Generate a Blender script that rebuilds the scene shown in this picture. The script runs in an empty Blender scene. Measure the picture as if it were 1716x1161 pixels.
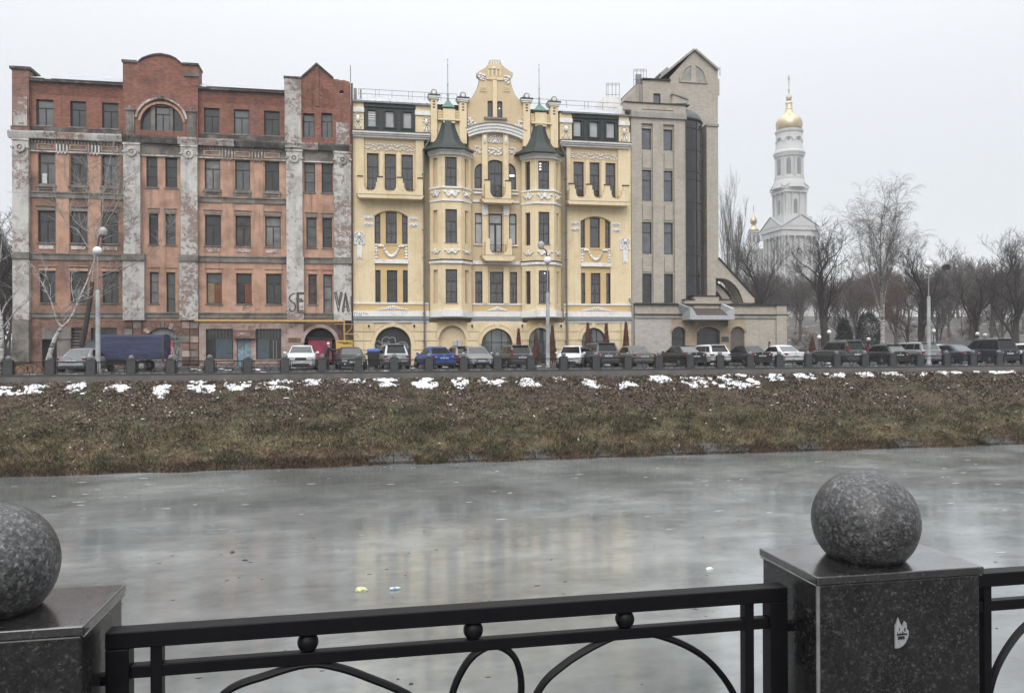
import bpy, bmesh, math, random
import numpy as np
from mathutils import Vector, Matrix
from mathutils.geometry import delaunay_2d_cdt
PI = math.pi
R = math.radians
rnd = random.Random(7)
sc = bpy.context.scene
COL = sc.collection
# ------------------------------------------------------------------ camera
# world: x runs along the river and the facades, y goes away across the river, z up; the near pavement is z = 0
PHI, ROLL, FOC, EYE = math.atan(.19), R(.25), 1300.0, 1.6
cam_d = bpy.data.cameras.new('camera')
cam = bpy.data.objects.new('camera', cam_d)
COL.objects.link(cam)
cam_d.sensor_width = 36
cam_d.lens = 36 * FOC / 1716
cam_d.clip_start = .05
cam_d.clip_end = 4000
_F = Vector((math.sin(PHI), math.cos(PHI), 0))
_R0 = Vector((math.cos(PHI), -math.sin(PHI), 0))
_R = _R0 * math.cos(ROLL) - Vector((0, 0, 1)) * math.sin(ROLL)
_U = _R0 * math.sin(ROLL) + Vector((0, 0, 1)) * math.cos(ROLL)
mw = Matrix((( _R.x, _U.x, -_F.x, 0), (_R.y, _U.y, -_F.y, 0), (_R.z, _U.z, -_F.z, EYE), (0, 0, 0, 1)))
cam.matrix_world = mw
sc.camera = cam
# ------------------------------------------------------------------ light: overcast winter day
w = bpy.data.worlds.new('World')
sc.world = w
w.use_nodes = True
nt = w.node_tree
nt.nodes.clear()
out = nt.nodes.new('ShaderNodeOutputWorld')
sky = nt.nodes.new('ShaderNodeTexSky')
sky.sky_type = 'NISHITA'
sky.sun_disc = False
sky.sun_elevation = R(38)
sky.sun_rotation = R(200)
b1 = nt.nodes.new('ShaderNodeBackground')
b1.inputs['Strength'].default_value = .015
nt.links.new(sky.outputs[0], b1.inputs['Color'])
# an even cloud deck, brighter overhead than at the horizon as every overcast sky is
tc = nt.nodes.new('ShaderNodeTexCoord')
sep = nt.nodes.new('ShaderNodeSeparateXYZ')
nt.links.new(tc.outputs['Generated'], sep.inputs[0])
mr = nt.nodes.new('ShaderNodeMapRange')
mr.inputs['From Min'].default_value = 0
mr.inputs['From Max'].default_value = 1
mr.inputs['To Min'].default_value = .66
mr.inputs['To Max'].default_value = 3.2
sq = nt.nodes.new('ShaderNodeMath')
sq.operation = 'POWER'
sq.use_clamp = True
sq.inputs[1].default_value = 2.6
nt.links.new(sep.outputs['Z'], sq.inputs[0])
nt.links.new(sq.outputs[0], mr.inputs['Value'])
b2 = nt.nodes.new('ShaderNodeBackground')
b2.inputs['Color'].default_value = (.965, .98, 1, 1)
nt.links.new(mr.outputs[0], b2.inputs['Strength'])
ad = nt.nodes.new('ShaderNodeAddShader')
nt.links.new(b1.outputs[0], ad.inputs[0])
nt.links.new(b2.outputs[0], ad.inputs[1])
nt.links.new(ad.outputs[0], out.inputs['Surface'])
sd = bpy.data.lights.new('sun', 'SUN')
sd.energy = 1.5
sd.angle = R(40)
sd.color = (1, .97, .93)
sun = bpy.data.objects.new('sun', sd)
COL.objects.link(sun)
sun.rotation_euler = (R(52), 0, R(-20))
sc.view_settings.view_transform = 'Standard'
sc.view_settings.look = 'None'
sc.view_settings.exposure = 0.16
sc.view_settings.gamma = 1
sc.view_settings.use_curve_mapping = False
sc.cycles.max_bounces = 5
sc.cycles.diffuse_bounces = 2
sc.cycles.glossy_bounces = 3
sc.cycles.transmission_bounces = 3
sc.cycles.volume_bounces = 0
sc.cycles.transparent_max_bounces = 6
sc.cycles.caustics_reflective = False
sc.cycles.caustics_refractive = False


def G(px, py, D):
    """the point of the vertical plane y = D that lies behind a given spot of the photograph: (x, z)"""
    d = _F + _R * (px - 858) / FOC + _U * (580.5 - py) / FOC
    t = D / d.y
    return d.x * t, EYE + d.z * t


def GX(px, D, py=400):
    return G(px, py, D)[0]


def GZ(px, py, D):
    return G(px, py, D)[1]


# ------------------------------------------------------------------ materials
MATS = {}


def nodes_of(name):
    m = bpy.data.materials.new(name)
    m.use_nodes = True
    t = m.node_tree
    return m, t, t.nodes['Principled BSDF']


def rgba(c):
    return (c[0], c[1], c[2], 1)


class NB:
    """short-hand for shader nodes"""
    def __init__(s, t):
        s.t = t
        s.pos = None

    def n(s, ty, **kw):
        x = s.t.nodes.new(ty)
        for k, v in kw.items():
            setattr(x, k, v)
        return x

    def link(s, a, b):
        s.t.links.new(a, b)

    def coord(s, mode='world', swz=False, scale=(1, 1, 1)):
        if mode == 'world':
            o = s.n('ShaderNodeNewGeometry').outputs['Position']
        else:
            o = s.n('ShaderNodeTexCoord').outputs['Object']
        if swz:   # x, z, y : facade plane
            sp = s.n('ShaderNodeSeparateXYZ')
            cb = s.n('ShaderNodeCombineXYZ')
            s.link(o, sp.inputs[0])
            s.link(sp.outputs['X'], cb.inputs['X'])
            s.link(sp.outputs['Z'], cb.inputs['Y'])
            s.link(sp.outputs['Y'], cb.inputs['Z'])
            o = cb.outputs[0]
        if scale != (1, 1, 1):
            mp = s.n('ShaderNodeMapping')
            mp.inputs['Scale'].default_value = scale
            s.link(o, mp.inputs['Vector'])
            o = mp.outputs[0]
        return o

    def noise(s, vec, scale, detail=5, rough=.6, dist=0):
        x = s.n('ShaderNodeTexNoise')
        x.inputs['Scale'].default_value = scale
        x.inputs['Detail'].default_value = detail
        x.inputs['Roughness'].default_value = rough
        x.inputs['Distortion'].default_value = dist
        s.link(vec, x.inputs['Vector'])
        return x.outputs['Fac']

    def ramp(s, fac, stops):
        x = s.n('ShaderNodeValToRGB')
        el = x.color_ramp.elements
        while len(el) > 1:
            el.remove(el[0])
        for i, (p, c) in enumerate(stops):
            e = el[0] if i == 0 else el.new(p)
            e.position = p
            e.color = rgba(c) if isinstance(c, tuple) else (c, c, c, 1)
        s.link(fac, x.inputs['Fac'])
        return x.outputs['Color']

    def mix(s, fac, a, b, mode='MIX'):
        x = s.n('ShaderNodeMix', data_type='RGBA', blend_type=mode)
        for v, i in ((fac, 0), (a, 6), (b, 7)):
            if isinstance(v, (int, float)):
                x.inputs[i].default_value = v if i == 0 else (v, v, v, 1)
            elif isinstance(v, tuple):
                x.inputs[i].default_value = rgba(v)
            else:
                s.link(v, x.inputs[i])
        return x.outputs[2]

    def bump(s, h, strength, dist, bsdf, chain=None):
        b = s.n('ShaderNodeBump')
        b.inputs['Strength'].default_value = strength
        b.inputs['Distance'].default_value = dist
        s.link(h, b.inputs['Height'])
        if chain:
            s.link(chain, b.inputs['Normal'])
        s.link(b.outputs[0], bsdf.inputs['Normal'])
        return b.outputs[0]


def plain(name, col, rough=.6, metal=0, var=.15, scale=6, mode='world', coat=0, spec=.5, ior=1.5):
    """one colour with gentle variation"""
    if name in MATS:
        return MATS[name]
    m, t, b = nodes_of(name)
    nb = NB(t)
    if var:
        f = nb.noise(nb.coord(mode), scale)
        c2 = tuple(min(1, c * (1 + var)) for c in col)
        c1 = tuple(c * (1 - var) for c in col)
        nb.link(nb.ramp(f, [(.3, c1), (.7, c2)]), b.inputs['Base Color'])
    else:
        b.inputs['Base Color'].default_value = rgba(col)
    b.inputs['Roughness'].default_value = rough
    b.inputs['Metallic'].default_value = metal
    b.inputs['Coat Weight'].default_value = coat
    b.inputs['Coat Roughness'].default_value = .08
    b.inputs['Specular IOR Level'].default_value = spec
    b.inputs['IOR'].default_value = ior
    MATS[name] = m
    return m


def masonry(name, c1, c2, scale=.8, brick=None, dirt=None, peel=None, rough=.85, bump=.25, streak=0, streak_col=(.05, .045, .04)):
    """plaster or brick with large stains, streaks, and paint that has peeled off
    brick = (mortar colour, width, height, size); dirt = (colour, amount, scale); peel = (under colour, amount, scale)"""
    if name in MATS:
        return MATS[name]
    m, t, b = nodes_of(name)
    nb = NB(t)
    v = nb.coord('world', swz=True)
    n1 = nb.noise(v, scale, 6, .62)
    col = nb.ramp(n1, [(.3, c1), (.7, c2)])
    n2 = nb.noise(v, 14, 4, .7)
    col = nb.mix(.35, col, nb.ramp(n2, [(.25, .55), (.75, 1.35)]), 'MULTIPLY')
    hgt = n2
    if brick:
        mc, bw, bh, ms = brick
        br = nb.n('ShaderNodeTexBrick')
        br.inputs['Scale'].default_value = 1
        br.inputs['Brick Width'].default_value = bw
        br.inputs['Row Height'].default_value = bh
        br.inputs['Mortar Size'].default_value = ms
        br.inputs['Mortar Smooth'].default_value = .3
        lo_ = .62 if name.startswith('red') else .82
        br.inputs['Color1'].default_value = (lo_, lo_, lo_, 1)
        br.inputs['Color2'].default_value = (1.9 - lo_, 1.86 - lo_, 1.86 - lo_, 1)
        br.inputs['Mortar'].default_value = (1, 1, 1, 1)
        nb.link(v, br.inputs['Vector'])
        bc = nb.mix(1.0, col, br.outputs['Color'], 'MULTIPLY')
        col = nb.mix(br.outputs['Fac'], bc, mc)
    if peel:
        uc, am, ps = peel
        pn = nb.noise(v, ps, 8, .72)
        big = nb.noise(v, .35, 3, .5)
        mask = nb.mix(.45, pn, big)
        mk = nb.ramp(mask, [(am - .015, 0.0), (am + .015, 1.0)])
        br2 = nb.n('ShaderNodeTexBrick')
        br2.inputs['Scale'].default_value = 1
        br2.inputs['Brick Width'].default_value = .26
        br2.inputs['Row Height'].default_value = .085
        br2.inputs['Mortar Size'].default_value = .014
        br2.inputs['Color1'].default_value = rgba(tuple(c * .8 for c in uc))
        br2.inputs['Color2'].default_value = rgba(tuple(c * 1.2 for c in uc))
        br2.inputs['Mortar'].default_value = (.33, .31, .29, 1)
        nb.link(v, br2.inputs['Vector'])
        col = nb.mix(mk, br2.outputs['Color'], col)
        hgt = mk
    if dirt:
        dc, am, ds = dirt
        dn = nb.noise(v, ds, 7, .68)
        dm = nb.ramp(dn, [(1 - am - .12, 0.0), (1 - am + .12, .85)])
        col = nb.mix(dm, col, dc)
    if streak:
        sv = nb.coord('world', swz=True, scale=(2.6, .16, 2))
        sn = nb.noise(sv, 1.6, 5, .65)
        sm = nb.ramp(sn, [(.52, 0.0), (.75, streak)])
        col = nb.mix(sm, col, streak_col)
    nb.link(col, b.inputs['Base Color'])
    b.inputs['Roughness'].default_value = rough
    b.inputs['Specular IOR Level'].default_value = .25
    if bump:
        nb.bump(hgt, bump, .03, b)
    MATS[name] = m
    return m


def glassy(name, col, rough=.06, ior=1.9, var=0.3, emit=None):
    """a window pane seen from outside by day: dark room, curtain or sheet behind, sky mirrored in it"""
    if name in MATS:
        return MATS[name]
    m, t, b = nodes_of(name)
    nb = NB(t)
    f = nb.noise(nb.coord('world', swz=True), 1.3, 3)
    nb.link(nb.ramp(f, [(.35, tuple(c * (1 - var) for c in col)), (.65, tuple(c * (1 + var) for c in col))]), b.inputs['Base Color'])
    b.inputs['Roughness'].default_value = rough
    b.inputs['IOR'].default_value = ior
    f2 = nb.noise(nb.coord('world', swz=True), 2.2, 2)
    nb.bump(f2, .12, .02, b)
    MATS[name] = m
    return m


# ------------------------------------------------------------------ meshes
_t = (1 + 5 ** .5) / 2
_ico_v = [Vector(v).normalized() for v in ((-1, _t, 0), (1, _t, 0), (-1, -_t, 0), (1, -_t, 0), (0, -1, _t), (0, 1, _t), (0, -1, -_t), (0, 1, -_t), (_t, 0, -1), (_t, 0, 1), (-_t, 0, -1), (-_t, 0, 1))]
_ico_f = [(0, 11, 5), (0, 5, 1), (0, 1, 7), (0, 7, 10), (0, 10, 11), (1, 5, 9), (5, 11, 4), (11, 10, 2), (10, 7, 6), (7, 1, 8), (3, 9, 4), (3, 4, 2), (3, 2, 6), (3, 6, 8), (3, 8, 9), (4, 9, 5), (2, 4, 11), (6, 2, 10), (8, 6, 7), (9, 8, 1)]


def set_tag(o, label=None, cat=None, group=None, kind=None):
    if label:
        o['label'] = label
    if cat:
        o['category'] = cat
    if group:
        o['group'] = group
    if kind:
        o['kind'] = kind
    return o


WOFF = {}


def woff(p):
    return WOFF.get(p.name, Vector((0, 0, 0))) if p else Vector((0, 0, 0))


def thing(name, label, cat, loc=(0, 0, 0), rz=0, group=None):
    o = bpy.data.objects.new(name, None)
    o.empty_display_size = .3
    COL.objects.link(o)
    o.location = loc
    o.rotation_euler = (0, 0, rz)
    WOFF[o.name] = Vector(loc)
    return set_tag(o, label, cat, group)


class MB:
    def __init__(s):
        s.v = []
        s.f = []

    def add(s, vs, fs):
        k = len(s.v)
        s.v += [tuple(v) for v in vs]
        s.f += [tuple(i + k for i in f) for f in fs]
        return s

    def box(s, x0, x1, y0, y1, z0, z1):
        return s.add([(x0, y0, z0), (x1, y0, z0), (x1, y1, z0), (x0, y1, z0), (x0, y0, z1), (x1, y0, z1), (x1, y1, z1), (x0, y1, z1)],
                     [(0, 3, 2, 1), (4, 5, 6, 7), (0, 1, 5, 4), (1, 2, 6, 5), (2, 3, 7, 6), (3, 0, 4, 7)])

    def prism(s, poly, y0, y1, holes=()):
        """outline in x, z with holes; front face at y0 and back face at y1"""
        loops = [list(poly)] + [list(h) for h in holes]
        flat = [p for l in loops for p in l]
        n = len(flat)
        vs = [(p[0], y0, p[1]) for p in flat] + [(p[0], y1, p[1]) for p in flat]
        ed, k = [], 0
        for l in loops:
            m = len(l)
            ed += [(k + i, k + (i + 1) % m) for i in range(m)]
            k += m
        cv, _e, cf = delaunay_2d_cdt([Vector(p) for p in flat], ed, [], 0, 1e-5)[:3]
        m0 = len(vs)
        vs += [(p.x, y0, p.y) for p in cv] + [(p.x, y1, p.y) for p in cv]
        nc = len(cv)
        fs = []
        for t_ in cf:
            A, B, C = cv[t_[0]], cv[t_[1]], cv[t_[2]]
            cr = (B.x - A.x) * (C.y - A.y) - (B.y - A.y) * (C.x - A.x)
            if abs(cr) < 1e-7:
                continue
            qx, qy = (A.x + B.x + C.x) / 3, (A.y + B.y + C.y) / 3
            ins = False
            for l in loops:
                for i in range(len(l)):
                    a_, b_ = l[i - 1], l[i]
                    if (a_[1] > qy) != (b_[1] > qy) and qx < (b_[0] - a_[0]) * (qy - a_[1]) / (b_[1] - a_[1]) + a_[0]:
                        ins = not ins
            if not ins:
                continue
            a, b, c = (t_[0], t_[1], t_[2]) if cr > 0 else (t_[0], t_[2], t_[1])
            fs.append((m0 + a, m0 + b, m0 + c))
            fs.append((m0 + nc + c, m0 + nc + b, m0 + nc + a))
        k = 0
        for li, l in enumerate(loops):
            m = len(l)
            ar = sum(l[i][0] * l[(i + 1) % m][1] - l[(i + 1) % m][0] * l[i][1] for i in range(m))
            for i in range(m):
                a, b = k + i, k + (i + 1) % m
                if (ar > 0) == (li == 0):
                    fs.append((a, a + n, b + n, b))
                else:
                    fs.append((b, b + n, a + n, a))
            k += m
        return s.add(vs, fs)

    def tube(s, pts, r, n=6, flat=None):
        pts = [Vector(p) for p in pts]
        rs = r if isinstance(r, (list, tuple)) else [r] * len(pts)
        vs, fs = [], []
        prev = None
        for i, p in enumerate(pts):
            d = (pts[min(i + 1, len(pts) - 1)] - pts[max(i - 1, 0)]).normalized()
            ref = prev if prev is not None else (Vector((0, 1, 0)) if abs(d.y) < .9 else Vector((1, 0, 0)))
            a = d.cross(ref).normalized()
            b = a.cross(d).normalized()
            prev = b
            for j in range(n):
                t = 2 * PI * (j + .5) / n
                vs.append(p + (a * math.cos(t) + b * math.sin(t) * (flat or 1)) * rs[i])
        m = len(pts)
        for i in range(m - 1):
            for j in range(n):
                fs.append((i * n + j, i * n + (j + 1) % n, (i + 1) * n + (j + 1) % n, (i + 1) * n + j))
        fs.append(tuple(range(n - 1, -1, -1)))
        fs.append(tuple((m - 1) * n + j for j in range(n)))
        return s.add(vs, fs)

    def lathe(s, prof, c, n=16, sx=1, sy=1, rot=0):
        """profile of (radius, z) from bottom to top"""
        vs, fs = [], []
        for r, z in prof:
            for j in range(n):
                t = 2 * PI * j / n + rot
                vs.append((c[0] + r * math.cos(t) * sx, c[1] + r * math.sin(t) * sy, c[2] + z))
        for i in range(len(prof) - 1):
            for j in range(n):
                fs.append((i * n + j, i * n + (j + 1) % n, (i + 1) * n + (j + 1) % n, (i + 1) * n + j))
        fs.append(tuple(range(n - 1, -1, -1)))
        fs.append(tuple((len(prof) - 1) * n + j for j in range(n)))
        return s.add(vs, fs)

    def lump(s, c, r, j=0):
        rx, ry, rz = r if isinstance(r, (tuple, list)) else (r, r, r)
        vs = []
        for v in _ico_v:
            k = 1 + (rnd.uniform(-j, j) if j else 0)
            vs.append((c[0] + v.x * rx * k, c[1] + v.y * ry * k, c[2] + v.z * rz * k))
        return s.add(vs, _ico_f)

    def build(s, name, mat, parent=None, smooth=False, local=False, loc=None, bevel=0):
        me = bpy.data.meshes.new(name)
        o = bpy.data.objects.new(name, me)
        off = Vector((0, 0, 0)) if local else woff(parent)
        if loc is not None:
            off = Vector((0, 0, 0)) if local else off
        me.from_pydata([(v[0] - off.x, v[1] - off.y, v[2] - off.z) for v in s.v], [], s.f)
        me.materials.append(mat)
        if smooth:
            me.shade_smooth()
            if smooth != 'all':
                try:
                    me.set_sharp_from_angle(angle=R(smooth if smooth is not True else 40))
                except Exception:
                    pass
        COL.objects.link(o)
        if parent:
            o.parent = parent
        if loc is not None:
            o.location = loc
        WOFF[o.name] = woff(parent) + (Vector(loc) if loc is not None else Vector((0, 0, 0)))
        if bevel:
            b = o.modifiers.new('bevel', 'BEVEL')
            b.width = bevel
            b.segments = 2
            b.limit_method = 'ANGLE'
        me.update()
        return o


def fast(name, verts, faces, mat, parent=None, smooth=False):
    """a big mesh from numpy arrays"""
    me = bpy.data.meshes.new(name)
    verts = np.asarray(verts, dtype=np.float32)
    faces = np.asarray(faces, dtype=np.int32)
    k = faces.shape[1]
    me.vertices.add(len(verts))
    me.vertices.foreach_set('co', verts.ravel())
    me.loops.add(faces.size)
    me.loops.foreach_set('vertex_index', faces.ravel())
    me.polygons.add(len(faces))
    me.polygons.foreach_set('loop_start', np.arange(0, faces.size, k, dtype=np.int32))
    me.polygons.foreach_set('loop_total', np.full(len(faces), k, dtype=np.int32))
    me.update(calc_edges=True)
    if smooth:
        me.shade_smooth()
    me.materials.append(mat)
    o = bpy.data.objects.new(name, me)
    COL.objects.link(o)
    if parent:
        o.parent = parent
        off = woff(parent)
        if off.length:
            verts = verts - np.array(off, dtype=np.float32)
            me.vertices.foreach_set('co', verts.ravel())
            me.update()
    WOFF[o.name] = woff(parent)
    return o


def copy_tree(o, parent=None, loc=None, rz=None):
    c = o.copy()
    COL.objects.link(c)
    c.parent = parent
    if loc is not None:
        c.location = loc
    if rz is not None:
        c.rotation_euler.z = rz
    for ch in list(o.children):
        copy_tree(ch, c)
    return c


def rect(x0, x1, z0, z1):
    return [(x0, z0), (x1, z0), (x1, z1), (x0, z1)]


def arch(x0, x1, z0, zs, zt, n=12):
    """opening with a segment head: springing zs, crown zt"""
    w2, h = (x1 - x0) / 2, zt - zs
    xc = (x0 + x1) / 2
    pts = [(x0, z0), (x1, z0)]
    if h < .01:
        return pts + [(x1, zt), (x0, zt)]
    if h < w2:
        r = (w2 * w2 + h * h) / (2 * h)
        a = math.asin(min(1, w2 / r))
        zc = zt - r
        for i in range(n + 1):
            t = a - 2 * a * i / n
            pts.append((xc + r * math.sin(t), zc + r * math.cos(t)))
    else:
        for i in range(n + 1):
            t = PI * i / n
            pts.append((xc + w2 * math.cos(t), zs + h * math.sin(t)))
    return pts


def inset(poly, d):
    """move an outline inwards by d (mitred)"""
    n = len(poly)
    ar = sum(poly[i][0] * poly[(i + 1) % n][1] - poly[(i + 1) % n][0] * poly[i][1] for i in range(n))
    sg = 1 if ar > 0 else -1
    res = []
    for i in range(n):
        p0, p1, p2 = poly[i - 1], poly[i], poly[(i + 1) % n]
        d1 = Vector((p1[0] - p0[0], p1[1] - p0[1]))
        d2 = Vector((p2[0] - p1[0], p2[1] - p1[1]))
        if d1.length < 1e-6 or d2.length < 1e-6:
            res.append(p1)
            continue
        d1.normalize()
        d2.normalize()
        n1 = Vector((-d1.y, d1.x)) * sg
        n2 = Vector((-d2.y, d2.x)) * sg
        b = (n1 + n2)
        if b.length < 1e-6:
            b = n1
        b.normalize()
        k = d / max(.35, b.dot(n1))
        res.append((p1[0] + b.x * k, p1[1] + b.y * k))
    return res


def top_at(poly, x, z0):
    """height of the outline's upper edge above x"""
    best = z0
    n = len(poly)
    for i in range(n):
        a, b = poly[i], poly[(i + 1) % n]
        if (a[0] - x) * (b[0] - x) <= 0 and abs(a[0] - b[0]) > 1e-6:
            z = a[1] + (b[1] - a[1]) * (x - a[0]) / (b[0] - a[0])
            best = max(best, z)
    return best


def window(parent, poly, D, style, frame_m, glass_m, fw=.07, depth=.07, glass_name='glass', sill=None, sill_m=None, sill_h=.07, sill_out=.12, label=None, lamp=None):
    """a window as frame (with its bars) > glass, sill; D is the front of the frame"""
    xs = [p[0] for p in poly]
    zs = [p[1] for p in poly]
    x0, x1, z0, z1 = min(xs), max(xs), min(zs), max(zs)
    inn = inset(poly, fw)
    mb = MB()
    mb.prism(poly, D, D + depth, [inn])
    bar = fw * .62
    W, H = x1 - x0, z1 - z0

    def vbar(x, za, zb, w=bar):
        mb.box(x - w / 2, x + w / 2, D + .008, D + depth - .01, za, zb)

    def hbar(z, xa=None, xb=None, w=bar):
        mb.box(x0 + fw * .7 if xa is None else xa, x1 - fw * .7 if xb is None else xb, D + .005, D + depth - .014, z - w / 2, z + w / 2)
    xc = (x0 + x1) / 2
    if style == 'old':          # tall toplight, two casements
        zt = z0 + H * .69
        hbar(zt, w=fw * .9)
        vbar(xc, z0 + fw * .7, zt, fw * 1.0)
    elif style == 'old_full':
        zt = z0 + H * .72
        hbar(zt)
        vbar(xc, z0 + fw * .7, z1 - fw * .7)
        hbar(z0 + H * .36)
    elif style == 'slim':       # one transom
        hbar(z0 + H * .70)
        hbar(z0 + H * .36, w=bar * .8)
    elif style == 'fine':       # four small lights above, two by two below
        zt = z0 + H * .64
        hbar(zt, w=fw)
        vbar(xc, z0 + fw * .7, zt)
        hbar(z0 + H * .33)
        for k in (.27, .5, .73):
            x = x0 + W * k
            vbar(x, zt, top_at(poly, x, z0) - fw * .7, bar * .8)
    elif style == 'two':
        zt = z0 + H * .64
        hbar(zt, w=fw)
        vbar(xc, z0 + fw * .7, zt)
        hbar(z0 + H * .33)
    elif style == 'door':
        zt = z0 + H * .74
        hbar(zt, w=fw * 1.6)
        vbar(xc, z0 + fw * .7, zt, fw * 2)
    elif style == 'top':
        hbar(z0 + H * .68, w=fw)
    elif style == 'low':
        hbar(z0 + H * .46)
    elif style == 'arch3':
        for k in (.34, .66):
            x = x0 + W * k
            vbar(x, z0 + fw * .7, top_at(poly, x, z0) - fw * .6)
        zt = z0 + H * .62
        hbar(zt)
        hbar(z0 + H * .25)
    f = mb.build('window', frame_m, parent)
    if label:
        f['label'] = label
    g = MB()
    g.prism(inset(poly, fw * .5), D + depth - .03, D + depth + .01)
    g.build(glass_name, glass_m, f)
    if sill:
        s2 = MB()
        s2.box(x0 - sill, x1 + sill, D - sill_out, D + .02, z0 - sill_h, z0)
        s2.build('sill', sill_m, f)
    return f
# ------------------------------------------------------------------ helpers for ground relief
def vnoise(x, y, seed=0):
    """smooth value noise on numpy arrays, 0..1"""
    xi, yi = np.floor(x).astype(np.int64), np.floor(y).astype(np.int64)
    xf, yf = x - xi, y - yi

    def h(a, b):
        q = (a * 374761393 + b * 668265263 + seed * 974634533) & 0xffffffff
        q = ((q ^ (q >> 13)) * 1274126177) & 0xffffffff
        return ((q ^ (q >> 16)) & 0xffff) / 65535.0
    u, v = xf * xf * (3 - 2 * xf), yf * yf * (3 - 2 * yf)
    return (h(xi, yi) * (1 - u) + h(xi + 1, yi) * u) * (1 - v) + (h(xi, yi + 1) * (1 - u) + h(xi + 1, yi + 1) * u) * v


def fbm(x, y, seed=0, o=4):
    s, a = 0, .5
    for i in range(o):
        s = s + a * vnoise(x * 2 ** i, y * 2 ** i, seed + i)
        a *= .5
    return s / (1 - .5 ** o)


def sstep(t):
    t = np.clip(t, 0, 1)
    return t * t * (3 - 2 * t)


ICE_Z, DF, DFENCE = -4.05, 58.9, 45.2
YW, ZB = 37.6, -.20           # water edge; top of the bank under the far fence


def ground_h(x, y):
    prof_y = [-900, 2.4, 3.2, 9.5, 37.3, 44.8, 45.0, 900]
    prof_z = [0, 0, -.35, -4.5, -4.5, -.36, .10, .10]
    z = np.interp(y, prof_y, prof_z)
    hill = 6.5 * sstep((y - 80) / 55) + 5 * sstep((y - 140) / 120)
    z = z + hill * (.35 + .65 * sstep((x - 5) / 40))
    z = z + np.where(y > 75, (fbm(x / 9, y / 9, 3) - .5) * 1.2, 0)
    return z


# ground: one sheet out to the horizon
gx = np.concatenate([[-750, -350], np.arange(-160, 260, 6.0), [350, 750]])
gy = np.concatenate([[-110, -60, 0, 2.4, 3.2, 9.5, 20, 37.3, 44.8, 45.0, 47, 52, 60, 68], np.arange(74, 320, 6.0), [400, 750]])
XX, YY = np.meshgrid(gx, gy)
ZZ = ground_h(XX, YY)
nx, ny = len(gx), len(gy)
idx = np.arange(nx * ny).reshape(ny, nx)
q = np.stack([idx[:-1, :-1], idx[:-1, 1:], idx[1:, 1:], idx[1:, :-1]], -1).reshape(-1, 4)
m, t, b = nodes_of('ground_mat')
nb = NB(t)
v = nb.coord()
snow = nb.noise(v, .55, 8, .68)
sm_ = nb.ramp(snow, [(.52, (.060, .052, .044)), (.58, (.085, .078, .07)), (.66, (.36, .37, .39)), (.8, (.5, .52, .55))])
dirt_ = nb.ramp(nb.noise(v, 1.5, 6), [(.3, (.035, .031, .028)), (.7, (.07, .062, .055))])
sp = nb.n('ShaderNodeSeparateXYZ')
nb.link(v, sp.inputs[0])
far = nb.n('ShaderNodeMapRange')
far.inputs['From Min'].default_value = 62
far.inputs['From Max'].default_value = 72
nb.link(sp.outputs['Y'], far.inputs['Value'])
nb.link(nb.mix(far.outputs[0], dirt_, sm_), b.inputs['Base Color'])
b.inputs['Roughness'].default_value = .9
MATS['ground'] = m
g = fast('ground', np.stack([XX.ravel(), YY.ravel(), ZZ.ravel()], 1), q, m)
g['kind'] = 'structure'

# asphalt, kerbs and pavement of the far street
asph = masonry('asphalt', (.030, .031, .033), (.052, .052, .054), scale=.4, rough=.55, bump=.1)
pav = masonry('paving', (.085, .085, .085), (.13, .13, .128), scale=.5, rough=.6, bump=.1, dirt=((.04, .038, .036), .4, .8))
st = lambda o: set_tag(o, kind='structure')
st(MB().box(-200, 220, 47.3, 56.3, -.2, .16).build('road', asph))
st(MB().box(-200, 220, 56.3, 58.75, -.2, .27).build('pavement', pav))
st(MB().box(-200, 220, 45.42, 47.3, -.2, .14).build('pavement', pav))
st(MB().box(-200, 220, -8, 1.58, -.2, .004).build('pavement', pav))
kerb_m = plain('kerb_stone', (.20, .20, .19), .8)
mb = MB()
x = -60.0
while x < 90:
    mb.box(x, x + .985, 47.16, 47.30, .12, .262)
    x += 1
st(mb.build('kerb', kerb_m))

# frozen river
m, t, b = nodes_of('ice')
nb = NB(t)
v = nb.coord()
vs_ = nb.coord(scale=(.55, 1.0, 1))
n1 = nb.noise(vs_, .30, 7, .66)
n2 = nb.noise(vs_, 1.6, 7, .66)
col = nb.ramp(n1, [(.30, (.115, .125, .125)), (.5, (.165, .175, .173)), (.72, (.24, .25, .245))])
col = nb.mix(.55, col, nb.ramp(n2, [(.3, .62), (.5, 1.0), (.72, 1.30)]), 'MULTIPLY')
cl_ = nb.noise(v, .16, 5, .55)
col = nb.mix(.9, col, nb.ramp(cl_, [(.36, .66), (.5, .95), (.64, 1.28)]), 'MULTIPLY')
crust = nb.noise(nb.coord(scale=(.5, 1.6, 1)), 3.2, 8, .7)
cm = nb.ramp(crust, [(.66, 0.0), (.74, .35)])
col = nb.mix(cm, col, (.42, .43, .43))
dk = nb.noise(nb.coord(scale=(.45, 1.5, 1)), 2.1, 6, .7)
col = nb.mix(nb.ramp(dk, [(.66, 0.0), (.74, .6)]), col, (.06, .06, .058))
nb.link(col, b.inputs['Base Color'])
rr = nb.noise(vs_, .5, 6, .6)
nb.link(nb.ramp(rr, [(.33, .02), (.48, .07), (.62, .24)]), b.inputs['Roughness'])
b.inputs['IOR'].default_value = 1.85
w1 = nb.noise(nb.coord(scale=(.55, 1.9, 1)), 1.5, 6, .62)
c1 = nb.bump(w1, .09, .05, b)
w2 = nb.noise(nb.coord(scale=(.3, 2.6, 1)), 5.0, 4, .6)
nb.bump(w2, .06, .02, b, c1)
mb = MB()
mb.box(-400, 400, 4, 41, ICE_Z - .25, ICE_Z)
st(mb.build('river_ice', m))

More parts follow.
